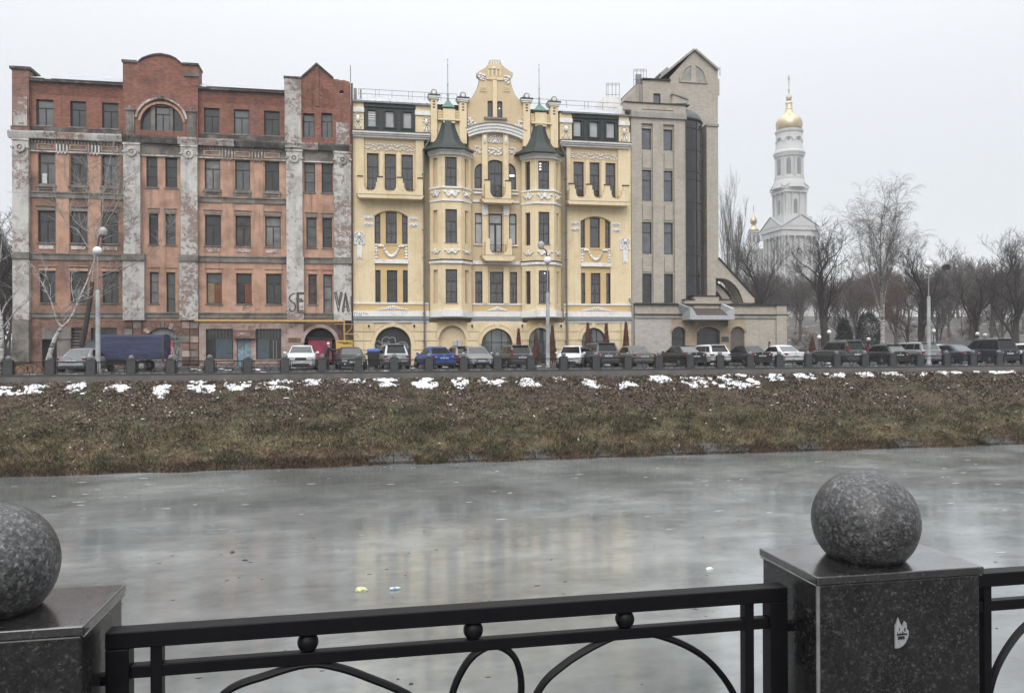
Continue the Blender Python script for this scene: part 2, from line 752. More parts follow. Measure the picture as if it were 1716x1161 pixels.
# the grassy embankment opposite: a lumpy sheet over the ground
bx = np.arange(-40, 62, .16)
bs = np.linspace(0, 1, 58)
BX, BS = np.meshgrid(bx, bs)
edge = (fbm(BX / 1.7, BX * 0, 21) - .5) * .7


def bank_pt(X, S, lift=0):
    """S = 0 at the ice, 1 at the fence"""
    e = (fbm(X / 1.7, X * 0, 21) - .5) * .7
    y = (YW + e * (1 - S)) + (45.02 - YW - e * (1 - S)) * S
    y = y + 0 * X
    z = ICE_Z - .12 + (ZB - ICE_Z + .12) * S ** .93 + .05
    z = z + .22 * np.exp(-(S / .04) ** 2) * 0 + (fbm(X / 1.3, S * 7.5 / 1.3, 5) - .5) * .34 * np.clip(S * 6, 0, 1) * np.clip((1 - S) * 7, 0, 1)
    z = z + (fbm(X / .35, S * 7.5 / .35, 9) - .5) * .13 * np.clip((1.02 - S) * 8, 0, 1)
    return X, y, z + lift


PX, PY, PZ = bank_pt(BX, BS)
idx = np.arange(BX.size).reshape(BX.shape)
q = np.stack([idx[:-1, :-1], idx[:-1, 1:], idx[1:, 1:], idx[1:, :-1]], -1).reshape(-1, 4)


def bank_mat(name, gain=1.0, island=False):
    m, t, b = nodes_of(name)
    nb = NB(t)
    v = nb.coord()
    sp = nb.n('ShaderNodeSeparateXYZ')
    nb.link(v, sp.inputs[0])
    # which plants grow at which height of the slope
    zz = nb.n('ShaderNodeMapRange')
    zz.inputs['From Min'].default_value = ICE_Z
    zz.inputs['From Max'].default_value = ZB
    nb.link(sp.outputs['Z'], zz.inputs['Value'])
    ns = nb.noise(nb.coord(scale=(.5, 1, 1)), .9, 6, .66)
    ad = nb.n('ShaderNodeMath', operation='MULTIPLY_ADD')
    nb.link(ns, ad.inputs[0])
    ad.inputs[1].default_value = 1.25
    ad.inputs[2].default_value = -.625
    ad2 = nb.n('ShaderNodeMath', operation='ADD')
    nb.link(zz.outputs[0], ad2.inputs[0])
    nb.link(ad.outputs[0], ad2.inputs[1])
    k = gain
    c = nb.ramp(ad2.outputs[0], [(0.0, (.088 * k, .060 * k, .040 * k)), (.10, (.108 * k, .076 * k, .046 * k)), (.24, (.108 * k, .088 * k, .050 * k)),
                                 (.40, (.090 * k, .080 * k, .046 * k)), (.55, (.086 * k, .067 * k, .046 * k)), (.8, (.088 * k, .064 * k, .047 * k)), (1, (.072 * k, .056 * k, .044 * k))])
    gr = nb.noise(v, .45, 5, .6)
    c = nb.mix(nb.ramp(gr, [(.50, 0.0), (.60, .75)]), c, (.068 * k, .064 * k, .037 * k))
    dk_ = nb.noise(nb.coord(scale=(.6, 1, 1)), 1.5, 5, .65)
    c = nb.mix(1.0, c, nb.ramp(dk_, [(.34, .42), (.5, .95), (.66, 1.35)]), 'MULTIPLY')
    n3 = nb.noise(v, 6, 5, .7)
    c = nb.mix(.8, c, nb.ramp(n3, [(.28, .35), (.5, .95), (.75, 1.9)]), 'MULTIPLY')
    if island:
        gi = nb.n('ShaderNodeNewGeometry')
        c = nb.mix(.85, c, nb.ramp(gi.outputs['Random Per Island'], [(0, .35), (.5, 1.0), (.86, 1.6), (1, 3.2)]), 'MULTIPLY')
    nb.link(c, b.inputs['Base Color'])
    b.inputs['Roughness'].default_value = .95
    b.inputs['Specular IOR Level'].default_value = .1
    return m


o = fast('riverbank', np.stack([PX.ravel(), PY.ravel(), PZ.ravel()], 1), q, bank_mat('bank_earth', .8))
o['kind'] = 'structure'
rs = np.random.RandomState(4)


def blades(name, n, s_lo, s_hi, hmin, hmax, wmin, wmax, lean, mat, clump=0.0):
    X = rs.uniform(-24, 52, n)
    S = rs.uniform(s_lo, s_hi, n)
    if clump:
        keep = fbm(X / 1.1, S * 7.5 / .9, 31) + rs.uniform(-.12, .12, n) > clump
        X, S = X[keep], S[keep]
        n = len(X)
    X, Y, Z = bank_pt(X, S)
    h = rs.uniform(hmin, hmax, n)
    w_ = rs.uniform(wmin, wmax, n)
    a = rs.uniform(0, 2 * PI, n)
    lx, ly = rs.normal(0, lean, n) * h, (rs.normal(-.35, lean, n)) * h
    base = np.stack([X, Y, Z - .02], 1)
    dx = np.stack([np.cos(a) * w_, np.sin(a) * w_ * .5, 0 * w_], 1)
    tip = base + np.stack([lx, ly, h], 1)
    vs = np.stack([base - dx, base + dx, tip], 1).reshape(-1, 3)
    fs = np.arange(3 * n).reshape(-1, 3)
    o = fast(name, vs, fs, mat)
    o['kind'] = 'stuff'
    return o


gm = bank_mat('dry_grass_mat', 1.05, True)
blades('dry_grass', 90000, .0, .99, .06, .17, .012, .03, .8, gm)
blades('tall_dry_grass', 60000, .02, .45, .12, .30, .012, .03, .6, gm, .5)
blades('shore_grass', 26000, -.015, .09, .10, .26, .012, .035, .7, gm)
# fallen leaves
n = 34000
X = rs.uniform(-24, 52, n)
S = rs.beta(2.2, 1.1, n) * .99
keep = fbm(X / 1.6, S * 4, 77) + rs.uniform(-.1, .1, n) > .44
X, S = X[keep], S[keep]
n = len(X)
X, Y, Z = bank_pt(X, S)
a = rs.uniform(0, PI, n)
L = rs.uniform(.03, .085, n)
c = np.stack([X, Y, Z + rs.uniform(.02, .08, n)], 1)
u = np.stack([np.cos(a) * L, np.sin(a) * L, rs.uniform(-.5, .9, n) * L], 1)
w_ = np.stack([-np.sin(a) * L * .7, np.cos(a) * L * .7, rs.uniform(-.2, 1.0, n) * L], 1)
vs = np.stack([c - u, c - w_, c + u, c + w_], 1).reshape(-1, 3)
m, t, b = nodes_of('leaf_litter_mat')
nb = NB(t)
gi = nb.n('ShaderNodeNewGeometry')
nb.link(nb.ramp(gi.outputs['Random Per Island'], [(0, (.05, .03, .024)), (.4, (.090, .060, .042)), (.75, (.13, .088, .058)), (.96, (.20, .15, .11)), (.99, (.4, .4, .38))]), b.inputs['Base Color'])
b.inputs['Roughness'].default_value = .8
o = fast('fallen_leaves', vs, np.arange(4 * n).reshape(-1, 4), m)
o['kind'] = 'stuff'

# concrete slabs of the old revetment showing at the water's edge
slab_m = plain('old_concrete', (.062, .060, .056), .9, var=.45, scale=2.5)
mb = MB()
for x0, x1 in ((-6, 12.5), (14, 26), (27, 38)):
    x = x0
    while x < x1:
        ww = rnd.uniform(1.0, 1.9)
        dy, dz = rnd.uniform(-.06, .06), rnd.uniform(-.03, .05)
        mb.add([(x, YW + .25 + dy, ICE_Z + .10 + dz), (x + ww - .05, YW + .25 + dy, ICE_Z + .10 + dz), (x + ww - .05, YW + .95 + dy, ICE_Z + .42 + dz), (x, YW + .95 + dy, ICE_Z + .42 + dz),
                (x, YW + .25 + dy, ICE_Z - .1), (x + ww - .05, YW + .25 + dy, ICE_Z - .1), (x + ww - .05, YW + 1.0, ICE_Z - .1), (x, YW + 1.0, ICE_Z - .1)],
               [(0, 1, 2, 3), (0, 4, 5, 1), (1, 5, 6, 2), (3, 7, 4, 0), (3, 2, 6, 7)])
        x += ww
st(mb.build('revetment', slab_m))

# ------------------------------------------------------------------ snow
m, t, b = nodes_of('snow')
nb = NB(t)
f = nb.noise(nb.coord(), 9, 5, .65)
nb.link(nb.ramp(f, [(.3, (.50, .51, .53)), (.6, (.76, .78, .80))]), b.inputs['Base Color'])
b.inputs['Roughness'].default_value = .7
b.inputs['Subsurface Weight'].default_value = 0
snow_m = m


def snow_patch(name, cx, cs, wx, ws, seed, label=None):
    """an uneven melting patch lying on the bank; cs along the slope in metres below the fence"""
    step = .045
    nx_, ns_ = int(wx / step), int(ws / step)
    xs = cx - wx / 2 + np.arange(nx_ + 1) * step
    ss = cs - ws / 2 + np.arange(ns_ + 1) * step
    A, B = np.meshgrid(xs, ss)
    u_, v_ = (A - cx) / (wx / 2), (B - cs) / (ws / 2)
    fld = 1.0 - (u_ ** 2 + v_ ** 2) + (fbm(A / .45, B / .26, seed) - .5) * 3.4 + (fbm(A / .12, B / .08, seed + 5) - .5) * 1.5 - .55
    S = 1 - B / 8.2
    _, Y, Z = bank_pt(A, S)
    th = np.clip(fld, 0, .6) * .06
    z = Z + np.where(fld > 0, .030 + th, -.10)
    idx = np.arange(A.size).reshape(A.shape)
    q = np.stack([idx[:-1, :-1], idx[:-1, 1:], idx[1:, 1:], idx[1:, :-1]], -1).reshape(-1, 4)
    ok = (fld.ravel()[q] > 0).sum(1) >= 1
    q = q[ok][:, ::-1]
    if len(q) < 3:
        return None
    us, inv = np.unique(q.ravel(), return_inverse=True)
    V = np.stack([A.ravel(), Y.ravel(), z.ravel()], 1)[us]
    root = Vector((float(cx), float(V[:, 1].mean()), float(V[:, 2].mean())))
    o = fast(name, V - np.array(root), inv.reshape(-1, 4), snow_m, smooth=True)
    o.location = root
    if label:
        set_tag(o, label, 'snow', 'snow patches lying along the top of the riverbank')
    return o


SNOW = [(12, 655, 48, 22, 'snow patch at the far end of the bank below the bare mound'), (60, 651, 36, 18, 'snow patch under the fence bay with the leaf heap'),
        (130, 651, 42, 22, 'snow patch below the silver saloon beside the birch'), (197, 653, 36, 20, 'compact snow patch below the cab end of the navy lorry'),
        (272, 652, 30, 38, 'tall ragged snow patch below the tail of the navy lorry'), (338, 649, 46, 30, 'ragged snow patch below the rusticated brick pier'),
        (398, 646, 40, 22, 'snow patch below the left shop window with boards'), (462, 645, 56, 26, 'wide snow patch below the right shop window'),
        (520, 641, 48, 20, 'snow patch below the white crossover'), (588, 639, 46, 14, 'thin snow patch below the dark grey saloon'),
        (652, 641, 48, 26, 'snow patch below the silver people carrier'), (712, 642, 42, 28, 'snow patch below the blue saloon'),
        (771, 640, 26, 26, 'small round snow patch between the blue and the silver cars'), (824, 639, 48, 26, 'wide ragged snow patch below the silver hatchback'),
        (886, 640, 42, 30, 'thick snow patch below the dark hatchback with tall red lamps'), (937, 634, 24, 16, 'small snow patch below the white hatchback with bare grille'),
        (993, 642, 34, 22, 'snow patch below the grey crossover by the dry conifers'), (1053, 645, 36, 22, 'thin slanting snow patch below the beige-grey saloon'),
        (1102, 636, 42, 16, 'smooth snow patch at the bonnet of the black saloon'), (1164, 640, 44, 30, 'large ragged snow patch below the black saloon'),
        (1232, 640, 80, 32, 'largest snow patch, broken in two, below the white estate'), (1300, 632, 36, 16, 'snow patch below the black saloon with violet lamps'),
        (1349, 629, 36, 18, 'snow patch below the white Soviet style saloon'), (1403, 629, 40, 18, 'snow patch below the gap before the tall dark offroader'),
        (1452, 628, 38, 14, 'snow patch below the tall dark offroader'), (1494, 625, 36, 14, 'smooth snow patch below the black sloping hatchback'),
        (1538, 625, 36, 14, 'snow patch by the foot of the lamp post among the parked cars'), (1588, 624, 46, 13, 'long flat snow patch below the silver offroader'),
        (1633, 621, 26, 9, 'tiny flat snow patch below the dark saloon with wide wheels'), (1677, 622, 46, 12, 'long thin snow patch below the large navy offroader')]
for i, (px, py, wpx, hpx, lab) in enumerate(SNOW):
    x, z = G(px, py, 44.6)
    ppm = FOC * (math.cos(PHI) - (px - 858) / FOC * math.sin(PHI)) / 44.2
    # distance down the slope from the fence for that height
    yref = 583 - (px / 1716) * 7.6
    drop = max(.1, (1.6 - ZB))
    # intersect the sight line with the bank
    lo, hi = 38.0, 45.0
    for _ in range(30):
        mid = (lo + hi) / 2
        xx, zz = G(px, py, mid)
        S = (mid - YW) / (45.02 - YW)
        zb = ICE_Z - .07 + (ZB - ICE_Z + .12) * S ** .93
        if zz > zb:
            lo = mid
        else:
            hi = mid
    xx, zz = G(px, py, lo)
    S = (lo - YW) / (45.02 - YW)
    snow_patch('snow_patch', xx, (1 - S) * 8.2, wpx / ppm * 1.12, hpx / ppm * 1.7, 100 + i * 7, lab)
# crumbs of old snow further down the slope
V, Fq = [], []
mb = MB()
for i in range(120):
    X = rnd.uniform(-22, 50)
    S = 1 - abs(rnd.gauss(0, .32))
    if S < .1:
        continue
    if X < 18 and rnd.random() < .45:
        continue
    x_, y_, z_ = bank_pt(np.array([X]), np.array([S]))
    r = rnd.uniform(.02, .07)
    mb.lump((X, float(y_[0]), float(z_[0]) + .05), (r * rnd.uniform(1, 2.4), r, r * .5), .3)
o = mb.build('snow_crumbs', snow_m, smooth=True)
o['kind'] = 'stuff'
# slush along the back of the far fence and the kerb
mb = MB()
for i in range(150):
    X = rnd.uniform(-24, 52)
    if fbm(np.array([X / 2.2]), np.array([0.3]), 55)[0] < .42:
        continue
    mb.lump((X, rnd.uniform(45.55, 46.1), .15), (rnd.uniform(.2, .6), rnd.uniform(.08, .25), rnd.uniform(.03, .07)), .3)
for i in range(90):
    X = rnd.uniform(-24, 60)
    mb.lump((X, rnd.uniform(46.5, 57.9), .17 if X else 0), (rnd.uniform(.1, .45), rnd.uniform(.1, .4), rnd.uniform(.02, .05)), .3)
o = mb.build('slush', snow_m, smooth=True)
o['kind'] = 'stuff'

# ------------------------------------------------------------------ far embankment fence
m, t, b = nodes_of('far_granite')
nb = NB(t)
v = nb.coord()
c = nb.ramp(nb.noise(v, 5, 6, .7), [(.3, (.024, .025, .026)), (.7, (.046, .047, .049))])
nb.link(c, b.inputs['Base Color'])
b.inputs['Roughness'].default_value = .6
granf = m
iron = plain('black_iron', (.005, .005, .0065), .42, var=.2, scale=30, spec=.14)
PITCH, PW, PD = 2.02, .44, .26
X0F = -18.53
fx0 = X0F - PITCH * 4
fen = thing('embankment_fence', 'dark stone and iron fence with ball topped pillars along the far bank', 'fence', (fx0, DFENCE + PD / 2, 0))
mb = MB()
nseg = 40
for i in range(nseg):
    a = fx0 - PW / 2 + i * PITCH
    mb.box(a, a + PITCH - .008, DFENCE - .10, DFENCE + PD + .1, -.42, .215)
pl = mb.build('plinth', granf, fen)
mb = MB()
mb.box(-PW / 2, PW / 2, 0, PD, .217, .95)
mb.box(-PW / 2 - .02, PW / 2 + .02, -.02, PD + .02, .95, .995)
pil0 = mb.build('pillar', granf, fen, local=True, loc=(0, -PD / 2, 0), bevel=.012)
mb = MB()
prof = [(.10, .990)] + [(.142 * math.cos(a_), 1.085 + .142 * math.sin(a_)) for a_ in [R(k) for k in (-38, -20, 0, 20, 40, 60, 78)]] + [(.002, 1.228)]
mb.lathe(prof, (0, PD / 2, 0), 14)
ball_m = plain('weathered_ball', (.13, .135, .14), .65, var=.4, scale=9)
bal0 = mb.build('stone_ball', ball_m, pil0, smooth=True, local=True)
# one iron panel, drawn from its left pillar to its right one
mb = MB()
ya = PD / 2
x0, x1 = PW / 2, PITCH - PW / 2
mb.box(x0, x1, ya - .022, ya + .022, .84, .895)
mb.box(x0 + .03, x1 - .03, ya - .014, ya + .014, .27, .305)
for xx in (x0 + .03, x1 - .07):
    mb.box(xx, xx + .05, ya - .02, ya + .02, .22, .84)
for xx in (x0 + .12, x1 - .14):
    mb.box(xx, xx + .03, ya - .012, ya + .012, .217, .84)
for k in (.25, .5, .75):
    xx = x0 + (x1 - x0) * k
    mb.box(xx - .015, xx + .015, ya - .01, ya + .01, .217, .27)
xm = (x0 + x1) / 2
mb.box(x0 + .15, x1 - .14, ya - .01, ya + .01, .76, .785)


def curve_pts(P, n=6):
    """Catmull-Rom through P"""
    Q = [Vector(p) for p in P]
    Q = [Q[0] * 2 - Q[1]] + Q + [Q[-1] * 2 - Q[-2]]
    res = []
    for i in range(1, len(Q) - 2):
        for k in range(n):
            t_ = k / n
            a_, b_, c_, d_ = Q[i - 1], Q[i], Q[i + 1], Q[i + 2]
            res.append(.5 * ((2 * b_) + (c_ - a_) * t_ + (2 * a_ - 5 * b_ + 4 * c_ - d_) * t_ ** 2 + (3 * b_ - a_ - 3 * c_ + d_) * t_ ** 3))
    res.append(Q[-2])
    return res


far_scroll = [(.13, .31), (.2, .45), (.42, .66), (.62, .62), (.78, .40), (.88, .25), (.98, .38), (.93, .62), (.80, .70), (.70, .60), (.72, .35), (.9, .2), (1.05, .45), (1.25, .66), (1.42, .5), (1.47, .31)]
mb.tube([(x0 + a_ * (x1 - x0) / 1.6, ya, z_) for a_, z_ in [(p.x, p.y) for p in curve_pts([(a, b_, 0) for a, b_ in far_scroll], 4)]], .014, 4)
pan0 = mb.build('railing_panel', iron, fen, local=True, loc=(0, -PD / 2, 0))
for i in range(1, nseg + 1):
    if i < nseg:
        p = copy_tree(pil0, fen, loc=(i * PITCH, -PD / 2, 0))
    else:
        copy_tree(pil0, fen, loc=(i * PITCH, -PD / 2, 0))
    if i < nseg:
        c = pan0.copy()
        COL.objects.link(c)
        c.parent = fen
        c.location = (i * PITCH, -PD / 2, 0)

# ------------------------------------------------------------------ the near fence, beside the camera
m, t, b = nodes_of('polished_granite')
nb = NB(t)
v = nb.coord()
vo = nb.n('ShaderNodeTexVoronoi')
vo.inputs['Scale'].default_value = 210
nb.link(nb.mix(.012, v, nb.n('ShaderNodeTexCoord').outputs['Object']), vo.inputs['Vector'])
vg = nb.n('ShaderNodeSeparateColor')
nb.link(vo.outputs['Color'], vg.inputs[0])
n1 = nb.noise(v, 55, 6, .8)
n2 = nb.noise(v, 9, 5, .7)
c = nb.ramp(n1, [(.34, (.007, .007, .008)), (.52, (.015, .0145, .0145)), (.62, (.028, .026, .025)), (.74, (.07, .066, .063))])
c = nb.mix(.6, c, nb.ramp(n2, [(.3, .45), (.7, 1.5)]), 'MULTIPLY')
c = nb.mix(.9, c, nb.ramp(vg.outputs[0], [(.0, .4), (.45, .8), (.8, 1.25), (.94, 2.2), (1, 3.6)]), 'MULTIPLY')
nb.link(c, b.inputs['Base Color'])
nb.link(nb.ramp(nb.noise(v, 7, 4, .6), [(.35, .16), (.65, .38)]), b.inputs['Roughness'])
nb.bump(n1, .10, .002, b)
gran = m
m, t, b = nodes_of('frosted_granite')
nb = NB(t)
v = nb.coord('object')
n1 = nb.noise(v, 75, 6, .78)
n2 = nb.noise(v, 11, 6, .72)
c = nb.ramp(n1, [(.32, (.014, .014, .015)), (.48, (.048, .048, .049)), (.6, (.10, .10, .10)), (.74, (.24, .24, .24))])
c = nb.mix(.9, c, nb.ramp(n2, [(.32, .45), (.5, .85), (.68, 1.25)]), 'MULTIPLY')
vo = nb.n('ShaderNodeTexVoronoi')
vo.inputs['Scale'].default_value = 190
nb.link(v, vo.inputs['Vector'])
vg = nb.n('ShaderNodeSeparateColor')
nb.link(vo.outputs['Color'], vg.inputs[0])
c = nb.mix(.95, c, nb.ramp(vg.outputs[0], [(.0, .3), (.4, .75), (.8, 1.3), (1, 2.0)]), 'MULTIPLY')
nb.link(c, b.inputs['Base Color'])
nb.link(nb.ramp(n2, [(.35, .30), (.65, .52)]), b.inputs['Roughness'])
nb.bump(n1, .25, .003, b)
granb = m
wetg = gran.copy()
wetg.name = 'wet_granite'
wb_ = wetg.node_tree.nodes['Principled BSDF']
wb_.inputs['Coat Weight'].default_value = 1
wb_.inputs['Coat Roughness'].default_value = .14
wb_.inputs['Coat IOR'].default_value = 1.6
worn = plain('worn_edge', (.16, .16, .155), .5, var=.3, scale=30)
NF = 1.675          # front face of the near pillars
HP = .55            # pillar top below the eye
ztop = EYE - HP
xr = G(1370, 961, NF)[0]
xl = G(139, 1050, NF)[0]
NPITCH = xr - xl + .45
near = thing('embankment_fence', 'near granite and black iron fence with two large stone balls, beside the viewer', 'fence', (xr, NF, 0))
PWN, PDN = .45, .27


def near_pillar(xa, ball_dx=0.0, sticker=False, lab=None):
    mb = MB()
    mb.box(xa + .004, xa + PWN - .004, NF + .004, NF + PDN - .004, 0, ztop - .022)
    p = mb.build('pillar', gran, near, bevel=.004)
    if lab:
        p['label'] = lab
    mb = MB()
    mb.box(xa - .003, xa + PWN + .003, NF - .003, NF + PDN + .003, ztop - .020, ztop)
    mb.build('cap_slab', wetg, p, bevel=.003)
    # pale mortar bead along the corners of the facing slabs
    mb = MB()
    for xx in (xa + .002,):
        mb.tube([(xx, NF + .002, 0), (xx, NF + .002, ztop - .022)], .0045, 6)
    for xx in (xa + .0, xa + PWN):
        mb.tube([(xx, NF + .004, ztop - .022), (xx, NF + PDN - .004, ztop - .022)], .003, 6)
    mb.build('corner_joint', worn, p, smooth=True)
    r = .1315
    zc = ztop + r * .72
    mb = MB()
    a0 = math.asin(-.72)
    prof = [(r * math.cos(a0) * .96, ztop - .002)]
    for k in range(25):
        a_ = a0 + (PI / 2 - .02 - a0) * k / 24
        prof.append((r * math.cos(a_), zc + r * math.sin(a_)))
    mb.lathe([(q_[0], q_[1] - zc) for q_ in prof], (0, 0, 0), 56)
    cx, cy = xa + PWN / 2 + ball_dx, NF + PDN / 2
    bb = mb.build('stone_ball', granb, p, smooth=True, local=True)
    pw = woff(p)
    bb.location = (cx - pw.x, cy - pw.y, zc - pw.z)
    return p


pr = near_pillar(xr, -.004)
near_pillar(xl - PWN, 0, False)
near_pillar(xr + NPITCH)
# half torn round sticker on the front face
SX, SZ = G(1499, 1045, NF)
k = .00125
paper = plain('sticker_paper', (.26, .265, .27), .6, var=.25, scale=60)
ink = plain('sticker_ink', (.01, .01, .012), .6, var=0)


def sp_(px, py):
    return (SX + (px) * k * .97, SZ - (py) * k)


pts = [sp_(1, 47), (sp_(1, 5)), sp_(5, -2), sp_(8, -12), sp_(12, -1), sp_(17, 6), sp_(21, -1), sp_(23, -4), sp_(27, 1), sp_(27, 10), sp_(31, 15), sp_(31.5, 23), sp_(29, 30), sp_(24, 38), sp_(17, 44), sp_(9, 47)]
mb = MB().prism(pts, NF - .0012, NF + .003)
stk = mb.build('sticker', paper, pr)
mb = MB()
for a_, b_, c_, d_ in ((4, 19, 27, 22), (6.5, 24, 21.5, 30)):
    mb.prism([sp_(a_, d_), sp_(c_, d_), sp_(c_ - .6, b_), sp_(a_ + .4, b_)], NF - .0024, NF - .0011)
for a_, b_, c_, d_ in ((9, 7, 10.5, 13), (21, 8, 23.5, 15), (15.4, 14, 17, 19), (5, 15, 6, 19), (19, 16, 20, 19), (12, 16.5, 13, 19)):
    mb.prism([sp_(a_, d_), sp_(c_, d_), sp_(c_ - .3, b_), sp_(a_ + .4, b_)], NF - .0024, NF - .0011)
mb.build('sticker_print', ink, stk)
mb = MB()
for xa in (xl - PWN - NPITCH, xl - PWN, xr, xr + NPITCH):
    mb.box(xa - .02, xa + NPITCH - .03, NF - .06, NF + PDN + .06, -.02, .16)
mb.build('plinth', gran, near)
RD = 1.80


def near_panel(xa, flip):
    """iron panel between xa and xa + W: rails, posts, three balls and a ribbon scroll"""
    W = xr - xl
    L = lambda px, py: G(px, py, RD)
    zt = G(760, 1021, RD - .022)[1]
    f = (lambda x_: xa + (x_ - xl)) if not flip else (lambda x_: xa + W - (x_ - xl))
    xa_, xb_ = f(G(181, 1090, RD)[0]), f(G(1313, 1010, RD)[0])
    lo_, hi_ = min(xa_, xb_), max(xa_, xb_)
    hh = .037
    mb = MB()
    mb.box(lo_, hi_, RD - .022, RD + .022, zt - hh, zt)
    p = mb.build('railing_panel', iron, near, bevel=.003)
    # uprights at the two ends
    for e, s_ in ((lo_, 1), (hi_, -1)):
        mb = MB()
        mb.box(min(e, e + .047 * s_), max(e, e + .047 * s_), RD - .022, RD + .022, .16, zt - hh)
        mb.build('post', iron, p, bevel=.003)
        e2 = e + .088 * s_
        mb = MB()
        mb.box(min(e2, e2 + .024 * s_), max(e2, e2 + .024 * s_), RD - .0145, RD + .0145, .19, zt - hh)
        mb.build('upright_bar', iron, p, bevel=.002)
        mb = MB()
        mb.box(min(e, e - .03 * s_), max(e, e - .03 * s_), RD - .012, RD + .012, zt - .115, zt - .095)
        mb.build('bracket', iron, p)
    z2 = G(760, 1081, RD)[1]
    mb = MB()
    mb.box(lo_ + .047, hi_ - .047, RD - .012, RD + .012, z2 - .014, z2 + .013)
    mb.build('lower_rail', iron, p, bevel=.002)
    mb = MB()
    mb.box(lo_ + .047, hi_ - .047, RD - .012, RD + .012, .20, .226)
    mb.build('bottom_rail', iron, p, bevel=.002)
    for px_ in (516, 793, 1047):
        x_ = f(G(px_, 1060, RD)[0])
        mb = MB()
        r_ = (zt - hh - z2 - .013) / 2 + .003
        mb.lathe([(max(.0005, r_ * math.cos(R(a_))), r_ * math.sin(R(a_))) for a_ in range(-90, 91, 12)], (0, 0, 0), 20)
        bl = mb.build('iron_ball', iron, p, smooth=True, local=True)
        pw = woff(p)
        bl.location = (x_ - pw.x, RD - pw.y, (zt - hh + z2 + .013) / 2 - pw.z)
    scroll = [(290, 1330), (322, 1240), (376, 1161), (450, 1130), (516, 1112), (564, 1117), (613, 1133), (688, 1166), (760, 1222), (815, 1250), (852, 1220), (873, 1160), (864, 1104), (832, 1081), (800, 1092), (776, 1120), (757, 1166), (752, 1230), (775, 1290), (825, 1310), (868, 1260), (900, 1161), (945, 1113), (1010, 1074), (1055, 1060), (1096, 1062), (1153, 1083), (1196, 1115), (1232, 1168), (1250, 1240), (1256, 1330)]
    pts = [Vector((f(L(a_, b_)[0]), RD, L(a_, b_)[1])) for a_, b_ in scroll]
    mb = MB()
    mb.tube(curve_pts(pts, 7), .0085, 6, flat=1.3)
    mb.build('scroll', iron, p, smooth=50)
    return p


near_panel(xl, False)
near_panel(xr + PWN, True)
near_panel(xl - PWN - (xr - xl), True)
# ------------------------------------------------------------------ building helpers
def fr(px0, px1, py0, py1, D=DF):
    """photograph rectangle -> metres on the plane y = D: x0, x1, z0, z1"""
    pym, pxm = (py0 + py1) / 2, (px0 + px1) / 2
    return G(px0, pym, D)[0], G(px1, pym, D)[0], G(pxm, py1, D)[1], G(pxm, py0, D)[1]


def slab(parent, name, mat, x0, x1, z0, z1, yf, yb, **kw):
    return MB().box(x0, x1, yf, yb, z0, z1).build(name, mat, parent, **kw)


def pslab(parent, name, mat, px0, px1, py0, py1, yf, yb, D=None, **kw):
    x0, x1, z0, z1 = fr(px0, px1, py0, py1, yf if D is None else D)
    return slab(parent, name, mat, x0, x1, z0, z1, yf, yb, **kw)


def panel(parent, name, mat, poly, yf, yb, holes=(), **kw):
    return MB().prism(poly, yf, yb, holes).build(name, mat, parent, **kw)


def arc_band(xc, zc, r0, r1, a0, a1, n=20):
    """ring segment; angles from the vertical"""
    o = [(xc + r1 * math.sin(a0 + (a1 - a0) * i / n), zc + r1 * math.cos(a0 + (a1 - a0) * i / n)) for i in range(n + 1)]
    i_ = [(xc + r0 * math.sin(a1 + (a0 - a1) * i / n), zc + r0 * math.cos(a1 + (a0 - a1) * i / n)) for i in range(n + 1)]
    return o + i_


def head_band(x0, x1, zs, zt, w, n=16):
    """the band that runs round the head of an arch opening"""
    up = [p for p in arch(x0, x1, zs - 1, zs, zt, n)[2:]]
    w2 = (x1 - x0) / 2 + w
    xo0, xo1 = (x0 + x1) / 2 - w2, (x0 + x1) / 2 + w2
    uo = [p for p in arch(xo0, xo1, zs - 1, zs, zt + w, n)[2:]]
    return uo + up[::-1]


